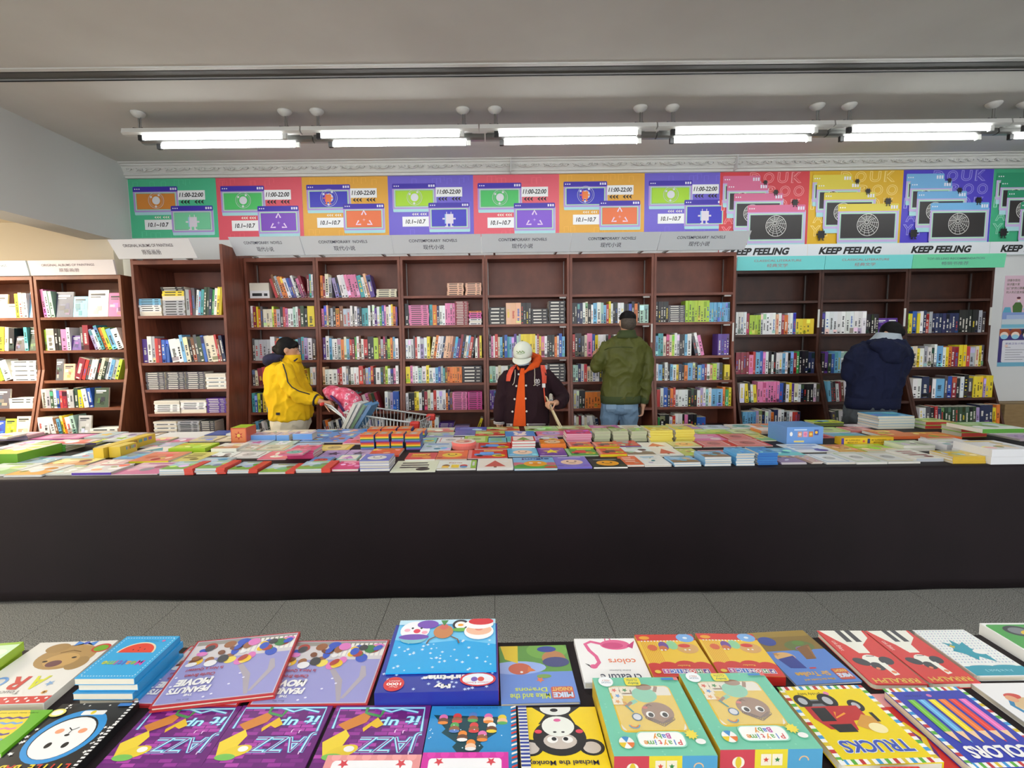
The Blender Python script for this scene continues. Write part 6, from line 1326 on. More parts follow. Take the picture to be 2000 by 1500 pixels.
def face_parts(t, c, f, u, r, k=1.0):
    for s in (-1, 1):
        mb = MB(); mb.ell(c+f*.080*k+r*s*.031*k+u*.006*k, .011*k, .006*k, .006*k, 10, 8, (232, 228, 222), Matrix((r, f, u)).transposed().to_4x4())
        mb.ell(c+f*.0855*k+r*s*.031*k+u*.006*k, .0055*k, .002*k, .0055*k, 10, 6, (40, 26, 20), Matrix((r, f, u)).transposed().to_4x4())
        local(mb, t).build('eye', MATTE, t, colors=True, smooth=True)
        e = MB(); e.tube([c+f*.088*k+r*s*.016*k+u*.024*k, c+f*.088*k+r*s*.034*k+u*.03*k, c+f*.078*k+r*s*.05*k+u*.024*k], .004*k, 6); local(e, t).build('eyebrow', HAIR, t, smooth=True)
def legs(mb, hipL, hipR, Yf, rad=(.095, .085, .062, .058), zc=.78, foot=0.0):
    for h in (hipL, hipR):
        h = Vector(h); mb.tube([h, Vector((h.x, h.y+.0, .52)), Vector((h.x, h.y+.01, .3)), Vector((h.x, h.y+.01, .07))], list(rad), 16)
def shoes(t, pts, dirv, m):
    d = Vector((dirv[0], dirv[1], 0)).normalized()
    for p in pts:
        mb = MB(); x = Vector((-d.y, d.x, 0)); p = Vector((p[0], p[1], 0)); rs = []
        for a, w_, h in ((-.10, .034, .07), (-.06, .042, .09), (.02, .044, .08), (.10, .048, .052), (.15, .040, .04), (.175, .02, .03)):
            c = p+d*a; rs.append([c+x*w_*math.cos(2*math.pi*q/12)+Vector((0, 0, h/2+.002+h/2*math.sin(2*math.pi*q/12))) for q in range(12)])
        local(mb.rings(rs), t).build('shoe', m, t, smooth=True)
J = atY
# ------------------------------------------------------------------ man in the olive jacket, back to us, hand on a shelf
Y0 = 4.88; b = J(1213, 800, Y0)
t = thing('person', 'man in olive green bomber jacket and jeans, seen from behind, reaching to a shelf', 'person', (b.x, Y0, 0))
OLV = fabric('olive_nylon', (88, 92, 40), (76, 80, 34), .55, .5, 7); RIB = mat('olive_rib', (58, 70, 34), .85, bump=(160, .4, .006)); JEAN = fabric('light_denim', (134, 162, 188), (112, 142, 172), .45, .8, 14)
TG = Torso(Y0, [(648, 1224, 14, .066), (655, 1223.5, 17, .070), (661, 1222, 29, .088), (669, 1221, 38, .105), (680, 1220, 41, .12), (700, 1219, 40.5, .128), (725, 1217, 38, .13), (750, 1214, 36.5, .13), (772, 1212, 37, .132), (782, 1211.5, 36, .128), (787, 1211.5, 35.5, .126)])
mb = TG.mb()
eL, cL = J(1164, 718, Y0+.0), J(1166, 699, Y0+.27)
mb.tube([J(1189, 674, Y0), J(1181, 688, Y0), J(1171, 705, Y0-.01), eL], [.062, .064, .062, .056], 16); mb.tube([eL, J(1165, 708, Y0+.13), cL], [.056, .052, .044], 16); mb.ell(eL, .062, .062, .062, 16, 12)
wR = J(1257, 786, Y0-.03)
mb.tube([J(1252, 673, Y0), J(1260, 690, Y0), J(1265, 712, Y0-.01), J(1265, 738, Y0-.02), J(1261, 762, Y0-.03), J(1258, 780, Y0-.03)], [.062, .064, .058, .054, .05, .046], 16)
jk = remeshed('jacket', mb, OLV, t, .010, 7, fold=0.016)
local(TG.mb(.013, lo=J(1212, 788, Y0).z, hi=J(1212, 771, Y0).z), t).build('hem_rib', RIB, jk, smooth=True)
local(MB().rings([ringh(J(1224, 660, Y0), .112, .10), ringh(J(1224, 654, Y0), .09, .083), ringh(J(1225, 644.5, Y0), .074, .072)]), t).build('collar_rib', RIB, jk, smooth=True)
local(MB().tube([J(1258.5, 776, Y0-.03), J(1257, 788, Y0-.03)], [.05, .043], 16), t).build('cuff_rib', RIB, jk, smooth=True)
local(MB().tube([J(1166, 701, Y0+.24), J(1165, 697.5, Y0+.295)], [.049, .042], 16), t).build('cuff_rib', RIB, jk, smooth=True)
yk = [J(x, y, TG.surf(J(x, y, Y0).x, J(x, y, Y0).z)-.011) for x, y in ((1180, 684), (1188, 680), (1200, 678), (1214, 677.5), (1230, 678), (1244, 680), (1256, 685))]
local(MB().tube(yk, .0032, 6), t).build('yoke_seam', RIB, jk, smooth=True)
mb = MB(); hc = J(1226, 629, Y0+.01); M, r, f, u = head(mb, hc, (-.08, 1, -.05), (0, 0, 1), 1.02)
mb.tube([hc-Vector((0, .01, .04)), J(1224, 650, Y0), J(1222, 668, Y0)], [.056, .056, .07], 16)
mb.rings([ringh(c, hx*.8, hy*.8) for c, hx, hy in TG.rows[2:-1]][::-1]); legs(mb, J(1190, 800, Y0), J(1228, 800, Y0), Y0, (.055, .05, .04, .036))
mb.tube([J(1188, 676, Y0), eL], [.04, .03], 12); mb.tube([eL, J(1165, 706, Y0+.16), J(1164, 694, Y0+.33)], [.03, .028, .026], 12); mb.tube([J(1254, 676, Y0), J(1263, 738, Y0-.02), J(1256, 793, Y0-.03)], [.04, .034, .026], 12)
hand(mb, J(1164, 694, Y0+.32), (-.12, 1, .12), (1, .1, -.2), (0, 0, 1), .5); hand(mb, J(1256, 793, Y0-.03), (-.1, .1, -1), (-1, .1, 0), (.1, 1, 0), .75)
remeshed('body', mb, SKIN, t, .008, 4)
face_parts(t, hc, f, u, r)
FADE = mat('faded_hair', (86, 76, 66), .7, noise=(70, (1, 1, 1), (60, 52, 46), .3, .7))
mb2 = MB().ell(hc+Vector((0, -.022, -.006)), .0785, .080, .085, 24, 16, T=M)
remeshed('faded_hair', mb2, FADE, t, .008, 3)
remeshed('hair', MB().ell(hc+Vector((0, .002, .040)), .080, .096, .072, 24, 16, T=M), HAIR, t, .008, 3)
TJ = Torso(Y0, [(782, 1211, 34.5, .122), (790, 1210.5, 36, .13), (799, 1210, 37, .134), (806, 1209, 35.5, .11)])
mb = TJ.mb(); z0 = J(1210, 815, Y0).z
for px, px2 in ((1192, 1188), (1227.5, 1229)): h = J(px, 800, Y0); h2 = J(px2, 838, Y0); mb.tube([h, h.lerp(h2, .5), h2, Vector((h2.x, h2.y+.01, .4)), Vector((h2.x, h2.y+.01, .06))], [.096, .088, .079, .07, .068], 18)
jn = remeshed('jeans', mb, JEAN, t, .011, 5, fold=0.012)
for l, rr in ((1183, 1203), (1218, 1239)): local(TJ.patch([(790, l, rr), (799, l, rr), (804, l+4, rr-4)], Y0, .014, 4, th=.02), t).build('back_pocket', mat('denim_pocket', (128, 156, 183), .8), jn, smooth=False)
shoes(t, [(J(1191, 816, Y0).x, Y0), (J(1229, 816, Y0).x, Y0)], (0, 1), mat('dark_shoe', (40, 38, 38), .5))
ph = J(1252, 806, Y0-.03); MB().box(ph.x-.02, ph.y-.01, ph.z-.05, ph.x-.010, ph.y+.055, ph.z+.055).build('mobile_phone', DARK, label='dark phone held low by the man in the olive jacket', category='phone')

# ------------------------------------------------------------------ reader in the plum varsity jacket and white cap
Y0 = 4.52; b = J(1030, 830, Y0)
t = thing('person', 'reader in white cap, face mask and plum varsity jacket, looking down at the far table', 'person', (b.x, Y0, 0))
PLM = fabric('plum_wool', (44, 24, 32), (36, 18, 26), .35, .9, 8); ORG = fabric('orange_fleece', (226, 92, 34), (206, 76, 26), .4, .9, 12); CAPM = mat('white_cotton', (226, 232, 220), .85, bump=(140, .2, .004)); MASK = mat('blue_mask', (176, 204, 222), .8); STRAP = mat('red_webbing', (222, 84, 60), .7)
TP = Torso(Y0, [(712, 1026, 15, .075), (717, 1027, 26, .095), (723, 1028, 37, .115), (732, 1029, 43, .13), (750, 1030, 43, .14), (775, 1030, 43.5, .145), (800, 1030, 44, .15), (825, 1030, 44, .15), (834, 1030, 43, .148)])
mb = TP.mb(); eR, wRr = J(1099, 776, Y0+.02), J(1088, 789, Y0-.17)
mb.tube([J(995, 729, Y0), J(988, 742, Y0), J(983, 765, Y0), J(978, 795, Y0-.01), J(975, 822, Y0-.02)], [.062, .068, .066, .06, .05], 16)
mb.tube([J(1061, 729, Y0), J(1072, 740, Y0), J(1086, 757, Y0+.01), eR], [.062, .068, .068, .062], 16); mb.tube([eR, J(1096, 784, Y0-.08), wRr], [.062, .06, .05], 16); mb.ell(eR, .066, .066, .066, 16, 12)
jk = remeshed('jacket', mb, PLM, t, .010, 6, fold=0.01)
hd = TP.patch([(719, 1017, 1024), (740, 1013, 1024.5), (770, 1009, 1025), (800, 1005.5, 1026), (832, 1002, 1027)], Y0, .012, 5, th=.012)
local(hd, t).build('hoodie_front', ORG, t, smooth=False)
mb = MB(); hc = J(1021, 690, Y0-.02); fw = Vector((-.20, -.87, -.45)); M, r, f, u = head(mb, hc, fw, (0, 0, 1), .98)
mb.tube([hc+Vector((0, .03, -.02)), J(1026, 712, Y0+.01), J(1027, 725, Y0)], [.054, .055, .07], 16); mb.rings([ringh(c, hx*.82, hy*.82) for c, hx, hy in TP.rows[1:]][::-1])
legs(mb, J(1012, 834, Y0), J(1048, 834, Y0), Y0, (.055, .05, .04, .036))
mb.tube([J(992, 731, Y0), J(982, 780, Y0), J(974, 832, Y0-.02)], [.04, .034, .026], 12); mb.tube([J(1064, 731, Y0), eR], [.04, .03], 12); mb.tube([eR, J(1095, 784, Y0-.09), J(1084, 787, Y0-.20)], [.03, .03, .026], 12)
hand(mb, J(974, 833, Y0-.02), (.05, -.1, -1), (1, -.2, 0), (.1, -1, 0), .5); hand(mb, J(1085, 787, Y0-.20), (-.85, -.45, .1), (-.1, -.3, -1), (-.2, -.9, .4), 1.25)
remeshed('body', mb, SKIN, t, .008, 4); face_parts(t, hc-u*.01, f, u, r, .93)
# hood round the neck
mb = MB(); pts = [J(1014, 722, Y0-.11), J(1010, 716, Y0-.02), J(1016, 706, Y0+.09), J(1036, 697, Y0+.11), J(1050, 702, Y0+.05), J(1046, 712, Y0-.05), J(1032, 722, Y0-.125), J(1024, 727, Y0-.14)]
mb.tube(pts, [.012, .020, .036, .046, .046, .034, .020, .012], 14); remeshed('hood', mb, ORG, t, .010, 5, fold=0.01)
remeshed('hair', MB().ell(hc-f*.030*1-u*.004, .084, .082, .098, 20, 14, T=M), HAIR, t, .008, 3)
# mask
mk = []
for a, w_, fwd in ((-.012, .050, .080), (-.03, .062, .080), (-.05, .064, .082), (-.075, .058, .082), (-.098, .046, .072), (-.110, .034, .054)):
    mk.append([hc + r*w_*math.sin(x_) + f*(fwd*math.cos(x_*.95)+.016) + u*(a-.018) for x_ in [(-1.25+2.5*q/12) for q in range(13)]])
mb = MB(); mb.add([p for q in mk for p in q], [(i*13+k, i*13+k+1, (i+1)*13+k+1, (i+1)*13+k) for i in range(len(mk)-1) for k in range(12)])
o = local(mb, t).build('face_mask', MASK, t, smooth=True); s_ = o.modifiers.new('s', 'SOLIDIFY'); s_.thickness = .003
# cap
crown = []
for q in range(9):
    a = q/8*math.pi/2; rr = math.cos(a); crown.append([hc + u*(.018+.088*math.sin(a)) + (r*.086*rr*math.cos(2*math.pi*k/28) + f*(.104*rr*math.sin(2*math.pi*k/28)-.004)) for k in range(28)])
crown = [[p-u*.03 for p in crown[0]]] + crown[:-1] + [[hc+u*.106+(r*math.cos(2*math.pi*k/28)+f*math.sin(2*math.pi*k/28))*.004 for k in range(28)]]
cp = local(MB().rings(crown), t).build('cap', CAPM, t, smooth=True)
mb = MB(); rows = []
for q in range(6):
    ext = .064*q/5; rw = []
    for k in range(15):
        a = R_(22+136*k/14); cv = math.sin(a); e = ext*(cv**.6)
        p = hc + r*math.cos(a)*(.086+e*.12) + f*(.102*cv+e) - u*(.004+e*.34+.016*(math.cos(a)**2))
        rw.append(p)
    rows.append(rw)
mb.add([p for q in rows for p in q], [(i*15+k, i*15+k+1, (i+1)*15+k+1, (i+1)*15+k) for i in range(5) for k in range(14)])
o = local(mb, t).build('cap_brim', CAPM, cp, smooth=True); s_ = o.modifiers.new('s', 'SOLIDIFY'); s_.thickness = .004
a = Art(.085, .04, .0004); a.line([(.06+.88*q/40, .55+.12*math.sin(q*1.35)+.18*math.sin(q*.45+.6)+.1*q/40) for q in range(41)], .05, (112, 150, 80)); a.line([(.06, .2), (.5, .12), (.94, .34)], .04, (112, 150, 80))
e = a.build('embroidery', cp, (0, 0, 0)); ctr = hc+f*.092+u*.058-r*.0
zz_ = (f*.80+u*.60).normalized(); xx_ = (-r); 
xx_ = r if r.x > 0 else -r; yy_ = zz_.cross(xx_)
e.matrix_local = Matrix.Translation(ctr - t.location + zz_*.006 - xx_*.0425 - yy_*.02) @ Matrix((xx_, yy_, zz_)).transposed().to_4x4()
# trimmings on the jacket
def stud(px, py, rad, m, par, nm, off=.009):
    p = J(px, py, Y0); y = TP.surf(p.x, p.z); p = J(px, py, y-off); mb = MB().ell(p, rad, rad*.5, rad, 12, 8); local(mb, t).build(nm, m, par, smooth=True)
for px, py in ((1013, 731), (1008.5, 754), (1005, 779.5), (1001, 804), (998.5, 829.5), (1027.5, 753), (1026.5, 778.5), (1028.5, 803.5), (1030.5, 829)): stud(px, py, .0095, WHITEM, jk, 'snap_button')
for cs_ in ([(1006, 722), (1006, 735), (1004, 748), (1001, 752)], [(1044, 718), (1044.5, 732), (1044, 744), (1045, 752), (1042, 753)]):
    pts = [J(x, y, TP.surf(J(x, y, Y0).x, J(x, y, Y0).z)-.008) for x, y in cs_]; local(MB().tube(pts, .0035, 6), t).build('drawstring', mat('cream_cord', (206, 196, 178), .8), jk, smooth=True)
a = Art(.06, .075, .0006); a.ring(.5, .6, .38, .38, .07, (216, 210, 212), 26, 110, 430); a.text('E', .5, .62, .32, (216, 210, 212), .36, .03); a.line([(.1, .2), (.5, .12), (.9, .24)], .06, (216, 210, 212)); a.line([(.5, .12), (.46, 0)], .05, (216, 210, 212))
p = J(1047, 744, Y0); p.y = TP.surf(p.x, p.z)-.016; em = a.build('chest_emblem', jk, (p.x-t.location.x-.03, p.y-t.location.y, p.z-t.location.z-.035), (math.pi/2, 0, .15), POSTER)
ST = mat('knit_stripe', (206, 202, 204), .8)
for py in (827.5, 831): local(TP.patch([(py, 989, 1001), (py+1.2, 989, 1001)], Y0, .012, 6, th=.01), t).build('hem_stripe', ST, jk); local(TP.patch([(py, 1030, 1072), (py+1.2, 1030, 1072)], Y0, .012, 10, th=.01), t).build('hem_stripe', ST, jk)
for k in range(2): local(MB().tube([J(975, 823+3*k, Y0-.02), J(975, 824.3+3*k, Y0-.02)], .0535-.002*k, 16), t).build('cuff_stripe', ST, jk)
bp = thing('backpack', 'red-strapped backpack worn over the plum varsity jacket', 'backpack', (b.x, Y0+.2, 0))
for rows in ([(716, 999, 1007), (722, 994, 1003), (732, 989.5, 999), (744, 988, 996)], [(713, 1055, 1063), (722, 1056, 1066), (735, 1058, 1067), (748, 1058.5, 1066.5)]):
    local(TP.patch(rows, Y0, .024, 4, th=.018), bp).build('shoulder_strap', STRAP, bp, smooth=False)
pts = [J(x, y, TP.surf(J(x, y, Y0).x, J(x, y, Y0).z)-.016) for x, y in ((1062, 748), (1062.5, 762), (1064, 776), (1066, 790))]; local(MB().tube(pts, .006, 6), bp).build('lower_strap', STRAP, bp, smooth=True)
p = J(1062, 753, TP.surf(J(1062, 753, Y0).x, J(1062, 753, Y0).z)-.026); local(MB().box(p.x-.014, p.y-.004, p.z-.018, p.x+.014, p.y+.004, p.z+.018), bp).build('buckle', WHITEM, bp)
mb = MB(); c = J(1028, 765, Y0+.25); mb.ell(c, .15, .07, .22, 20, 14); remeshed('pack', mb, STRAP, bp, .014, 4)
mb = Torso(Y0, [(826, 1030, 40, .135), (845, 1030, 41, .14), (858, 1030, 40, .13)]).mb()
for px in (1011, 1049): h = J(px, 852, Y0); mb.tube([h, Vector((h.x, h.y, .4)), Vector((h.x, h.y, .06))], [.09, .075, .065], 16)
remeshed('trousers', mb, mat('black_trousers', (34, 32, 36), .85), t, .012, 5); shoes(t, [(J(1011, 852, Y0).x, Y0), (J(1049, 852, Y0).x, Y0)], (0, -1), mat('dark_shoe'))
# the thin book held edge-on: two boards from the fist down to the table
g = thing('picture_book', 'thin open picture book held edge-on in the cap wearer\'s fist', 'book', (J(1084, 800, 4.2).x, 4.2, 0))
for k, (x0, y0_, x1, y1_) in enumerate(((1068, 776, 1094, 834), (1073, 786, 1097, 834))):
    A, B = J(x0, y0_, 4.30), J(x1, y1_, 4.22); dd = (B-A).normalized(); nn = Vector((dd.z, 0, -dd.x)).normalized()*.0035; dp = Vector((0, .02, 0)) + Vector((0, 1, 0))*.0
    vs = []
    for P_ in (A, B):
        for q1, q2 in ((-1, 0), (1, 0), (1, 1), (-1, 1)): vs.append(P_+nn*q1+Vector((-.005, .14, 0))*q2)
    local(MB().rings([vs[:4], vs[4:]]), g).build('board', mat('book_board', (222, 206, 170), .7), g)

# ------------------------------------------------------------------ shopper in the yellow fleece, side view
Y0 = 4.93; b = J(568, 815, Y0)
t = thing('person', 'shopper in bright yellow fleece with black hair, pushing a wire trolley', 'person', (b.x, Y0, 0))
YFL = fabric('yellow_fleece', (238, 196, 30), (226, 178, 24), .45, .9, 7); NVY = mat('navy_hood', (30, 30, 62), .85, bump=(14, .5, .02)); CRM = fabric('cream_cotton', (222, 216, 196), (212, 204, 184), .3)
TW = Torso(Y0, [(697, 567, 12, .066), (703, 564, 20, .085), (709, 560, 27, .12), (718, 556.5, 33, .155), (735, 556, 36, .17), (752, 560, 40, .175), (768, 564, 43, .18), (785, 566.5, 43.5, .18), (802, 568, 41.5, .18), (818, 569, 39.5, .175)])
mb = TW.mb(); mb.tube([J(556, 714, Y0-.13), J(557, 732, Y0-.18), J(566, 752, Y0-.20), J(577, 768, Y0-.21)], [.07, .078, .078, .074], 16); mb.tube([J(577, 768, Y0-.21), J(600, 777, Y0-.22), J(624, 784, Y0-.23)], [.074, .066, .046], 16)
mb.tube([J(556, 714, Y0+.13), J(572, 750, Y0+.19), J(600, 772, Y0+.18), J(628, 784, Y0+.16)], [.07, .072, .062, .045], 16)
jk = remeshed('fleece_jacket', mb, YFL, t, .011, 6, fold=0.016)
local(MB().rings([ringh(J(568, 707, Y0), .105, .095), ringh(J(569, 700, Y0), .088, .08), ringh(J(571, 693, Y0), .078, .074)]), t).build('collar', YFL, jk, smooth=True)
SN = mat('navy_piping', (36, 34, 40), .7)
local(MB().tube([J(548, 699, Y0-.10), J(553, 712, Y0-.213), J(559, 730, Y0-.272), J(562, 746, Y0-.287), J(570, 756, Y0-.295), J(584, 764, Y0-.298), J(605, 770, Y0-.292)], .006, 6), t).build('sleeve_piping', SN, jk, smooth=True)
cf = J(617, 781.5, Y0-.23); ax = (J(624, 784, Y0-.23)-J(600, 777, Y0-.22)).normalized(); local(MB().tube([cf-ax*.005, cf+ax*.005], .0615, 18), t).build('cuff_piping', SN, jk, smooth=True)
p = J(558, 803, Y0); p.y = TW.surf(p.x, p.z)-.003; local(MB().box(p.x-.018, p.y-.003, p.z-.012, p.x+.018, p.y+.003, p.z+.012), t).build('brand_patch', SN, jk)
mb = MB(); hc = J(563, 681, Y0); M, r, f, u = head(mb, hc, (.97, .22, -.16), (0, 0, 1), 1.0)
mb.tube([hc+Vector((-.015, 0, -.03)), J(564, 703, Y0), J(562, 716, Y0)], [.054, .055, .07], 16); mb.rings([ringh(c, hx*.8, hy*.8) for c, hx, hy in TW.rows[2:]][::-1]); legs(mb, J(556, 830, Y0), J(580, 830, Y0), Y0, (.055, .05, .04, .036))
mb.tube([J(556, 716, Y0-.13), J(577, 768, Y0-.21), J(628, 785, Y0-.23)], [.05, .045, .026], 12); mb.tube([J(556, 716, Y0+.13), J(600, 772, Y0+.18), J(630, 785, Y0+.16)], [.05, .045, .026], 12)
hand(mb, J(628, 785, Y0-.23), (.95, .1, -.1), (0, .1, -1), (.1, -.9, .1), .95); hand(mb, J(631, 785, Y0+.16), (.95, -.1, -.1), (0, 0, -1), (.1, .9, .1), .95)
remeshed('body', mb, SKIN, t, .008, 4); face_parts(t, hc, f, u, r)
mb = MB(); mb.ell(hc-f*.022+u*.022, .086, .098, .092, 22, 16, T=M); mb.ell(hc-f*.045-u*.035, .078, .07, .075, 16, 10, T=M); mb.ell(J(540, 682, Y0), .045, .045, .042, 16, 10); mb.tube([hc+f*.06+u*.075, hc+f*.075+u*.045+r*.03, hc+f*.055+u*.02+r*.066], [.02, .02, .012], 8); mb.tube([hc+f*.06+u*.075, hc+f*.075+u*.045-r*.03, hc+f*.04-u*.0-r*.07], [.02, .02, .014], 8)
hr = remeshed('hair', mb, HAIR, t, .009, 4); hb_ = J(546, 679, Y0-.02); local(MB().tube([hb_+Vector((.0, .04, .02)), hb_+Vector((0, 0, .035)), hb_+Vector((0, -.04, .01))], .008, 8), t).build('hair_band', WHITEM, hr, smooth=True)
local(MB().tube([hc+f*.098+r*.055+u*.006, hc+f*.104+r*.03+u*.0, hc+f*.104-r*.03, hc+f*.098-r*.055+u*.006, hc-r*.078+u*.006], .0022, 6), t).build('glasses', DARK, t, smooth=True)
mb = MB(); mb.ell(J(538, 700, Y0-.0), .115, .14, .055, 20, 12); mb.ell(J(530, 706, Y0), .075, .12, .05, 16, 10); mb.ell(J(552, 696, Y0), .06, .12, .03, 16, 10); remeshed('hood', mb, NVY, t, .010, 5)
local(MB().tube([J(574, 706, Y0-.075), J(579, 702, Y0-.05), J(583, 697, Y0-.01)], .010, 8), t).build('hood_edge', NVY, t, smooth=True)
mb = Torso(Y0, [(812, 569, 37, .16), (826, 568, 37, .165), (842, 567, 35, .15)]).mb()
for dy in (-.09, .09): h = J(566, 838, Y0); mb.tube([(h.x, Y0+dy, h.z), (h.x+.01, Y0+dy, .35), (h.x, Y0+dy, .06)], [.125, .085, .07], 16)
remeshed('trousers', mb, CRM, t, .012, 5, fold=0.01); h = J(566, 838, Y0); shoes(t, [(h.x+.02, Y0-.09), (h.x+.02, Y0+.09)], (1, 0), mat('dark_shoe'))

# ------------------------------------------------------------------ browser in the navy hoodie, back to us, head bent
Y0 = 4.86; b = J(1705, 800, Y0)
t = thing('person', 'browser in navy hoodie with grey collar, seen from behind with head bent', 'person', (b.x, Y0, 0))
NAV = fabric('navy_jersey', (26, 32, 62), (20, 25, 50), .45, .9, 7); GRY = mat('grey_collar', (168, 180, 190), .9, bump=(120, .3, .004)); GTR = fabric('charcoal_trousers', (84, 90, 94), (70, 76, 82), .6, .9, 9)
TN = Torso(Y0, [(660, 1733, 22, .085, .06), (667, 1728, 37, .11, .04), (676, 1722, 50, .135, .02), (690, 1717, 57, .155), (710, 1715, 57, .16), (735, 1711, 52, .155), (758, 1707, 47, .15), (776, 1704.5, 46, .148), (790, 1703, 46.5, .146), (797, 1703, 46, .144)])
mb = TN.mb(); mb.tube([J(1682, 684, Y0+.01), J(1668, 700, Y0), J(1660, 718, Y0+.02), J(1658, 733, Y0+.05)], [.07, .075, .07, .064], 16); mb.tube([J(1658, 733, Y0+.05), J(1672, 742, Y0+.18), J(1690, 735, Y0+.30)], [.064, .056, .045], 16); mb.ell(J(1658, 733, Y0+.05), .068, .068, .068, 16, 12)
mb.tube([J(1754, 682, Y0+.02), J(1765, 692, Y0+.01), J(1766, 706, Y0+.03), J(1763, 716, Y0+.06)], [.07, .074, .07, .064], 16); mb.tube([J(1763, 716, Y0+.06), J(1748, 732, Y0+.2), J(1725, 730, Y0+.32)], [.064, .056, .045], 16); mb.ell(J(1763, 716, Y0+.06), .068, .068, .068, 16, 12)
jk = remeshed('hoodie', mb, NAV, t, .010, 6, fold=0.016)
mb = MB(); hc = J(1740, 650, Y0+.12); M, r, f, u = head(mb, hc, (-.25, .78, -.58), (0, 0, 1), 1.06)
mb.tube([hc+Vector((0, -.02, -.03)), J(1736, 664, Y0+.06), J(1732, 678, Y0+.03)], [.056, .06, .08], 16); mb.rings([ringh(c, hx*.8, hy*.8) for c, hx, hy in TN.rows[2:]][::-1]); legs(mb, J(1684, 815, Y0), J(1720, 815, Y0), Y0, (.055, .05, .04, .036))
mb.tube([J(1684, 686, Y0+.01), J(1664, 730, Y0+.06)], [.04, .028], 12); mb.tube([J(1664, 730, Y0+.06), J(1674, 741, Y0+.18), J(1695, 733, Y0+.33)], [.028, .028, .026], 12); mb.tube([J(1752, 684, Y0+.02), J(1759, 714, Y0+.07)], [.04, .028], 12); mb.tube([J(1759, 714, Y0+.07), J(1746, 731, Y0+.2), J(1720, 730, Y0+.35)], [.028, .028, .026], 12)
hand(mb, J(1694, 733, Y0+.32), (.6, .6, .2), (.2, -.3, 1), (-.4, .8, .2), .5); hand(mb, J(1721, 730, Y0+.34), (-.6, .6, .2), (-.2, -.3, 1), (.4, .8, .2), .5)
remeshed('body', mb, SKIN, t, .008, 4); face_parts(t, hc, f, u, r)
mb = MB(); mb.ell(hc+u*.012-f*.012, .088, .102, .100, 24, 16, T=M); mb.ell(hc-f*.06-u*.03, .075, .05, .06, 16, 10, T=M); remeshed('hair', mb, HAIR, t, .009, 4)
nb = J(1733, 664, Y0+.06); cr = []
for z_, rx, ry, dx in ((-.035, .150, .12, -.01), (0, .125, .11, 0), (.03, .108, .10, .005), (.045, .100, .094, .01), (.043, .090, .085, .01)): cr.append([Vector((nb.x+dx+rx*math.cos(2*math.pi*k/24), nb.y+ry*math.sin(2*math.pi*k/24), nb.z+z_-.12*rx*math.cos(2*math.pi*k/24)+.02)) for k in range(24)])
local(MB().rings(cr, cap=False), t).build('grey_collar', GRY, jk, smooth=True)
mb = MB(); mb.ell(J(1737, 682, Y0-.12), .195, .085, .085, 24, 14, T=Matrix.Rotation(R_(16), 4, 'Y')); mb.ell(J(1742, 694, Y0-.155), .125, .055, .078, 20, 12, T=Matrix.Rotation(R_(14), 4, 'Y')); mb.ell(J(1712, 674, Y0-.04), .10, .07, .045, 16, 10, T=Matrix.Rotation(R_(28), 4, 'Y')); mb.ell(J(1763, 686, Y0-.03), .06, .08, .06, 16, 10)
remeshed('hood', mb, NAV, t, .010, 5, fold=0.012)
local(TN.mb(.012, lo=J(1703, 798, Y0).z, hi=J(1703, 775, Y0).z), t).build('hem_rib', NAV, jk, smooth=True)
mb = Torso(Y0, [(788, 1702, 45, .14), (802, 1700, 47, .15), (818, 1698, 47, .15), (830, 1698, 45, .14)]).mb()
for px in (1676, 1720): h = J(px, 822, Y0); mb.tube([h, Vector((h.x, h.y, .4)), Vector((h.x, h.y, .06))], [.11, .085, .075], 16)
remeshed('trousers', mb, GTR, t, .012, 5, fold=0.018); shoes(t, [(J(1676, 822, Y0).x, Y0), (J(1720, 822, Y0).x, Y0)], (0, 1), mat('dark_shoe'))

# ================================================================== TROLLEY, BAG, CARTON
CHR = mat('chrome_wire', (206, 212, 214), .3, metal=.35); REDP = mat('red_plastic', (206, 52, 44), .4)
A, B, C, D = J(672, 806, 4.60), J(812, 827, 4.42), J(843, 812, 4.80), J(700, 792, 4.98)     # rim: near left, near right, far right, far left
t = thing('shopping_trolley', 'chrome wire shopping trolley with red corners and handle', 'trolley', ((A.x+C.x)/2, (A.y+C.y)/2, 0))
rim = [A, B, C, D]; ctr = (A+B+C+D)/4; bot = [Vector((ctr.x+(p.x-ctr.x)*.82, ctr.y+(p.y-ctr.y)*.8, p.z-.34+(.08 if i in (1, 2) else 0))) for i, p in enumerate(rim)]
def wires(name, a0, a1, b0, b1, n, rows):
    mb = MB()
    for k in range(n+1): mb.tube([a0.lerp(a1, k/n), b0.lerp(b1, k/n)], .003, 5)
    for q in rows: mb.tube([a0.lerp(b0, q), a1.lerp(b1, q)], .004, 6)
    local(mb, t).build(name, CHR, t, smooth=True, kind='stuff')
wires('basket_side', A, B, bot[0], bot[1], 20, (.3, .62, 1)); wires('basket_side', D, C, bot[3], bot[2], 20, (.3, .62, 1)); wires('basket_front', B, C, bot[1], bot[2], 9, (.3, .62, 1)); wires('basket_back', A, D, bot[0], bot[3], 9, (.3, .62, 1)); wires('basket_floor', bot[0], bot[1], bot[3], bot[2], 18, (.25, .5, .75))
local(MB().tube([A, B, C, D, A], .0085, 8), t).build('rim', CHR, t, smooth=True)
for p, rz_ in ((B, 0), (C, 0)): o = local(MB().box(p.x-.05, p.y-.035, p.z-.045, p.x+.035, p.y+.035, p.z+.018), t).build('corner_bumper', REDP, t); bevel(o, .014, 3)
H1, H2 = J(634, 789, 4.62), J(650, 783, 5.02)
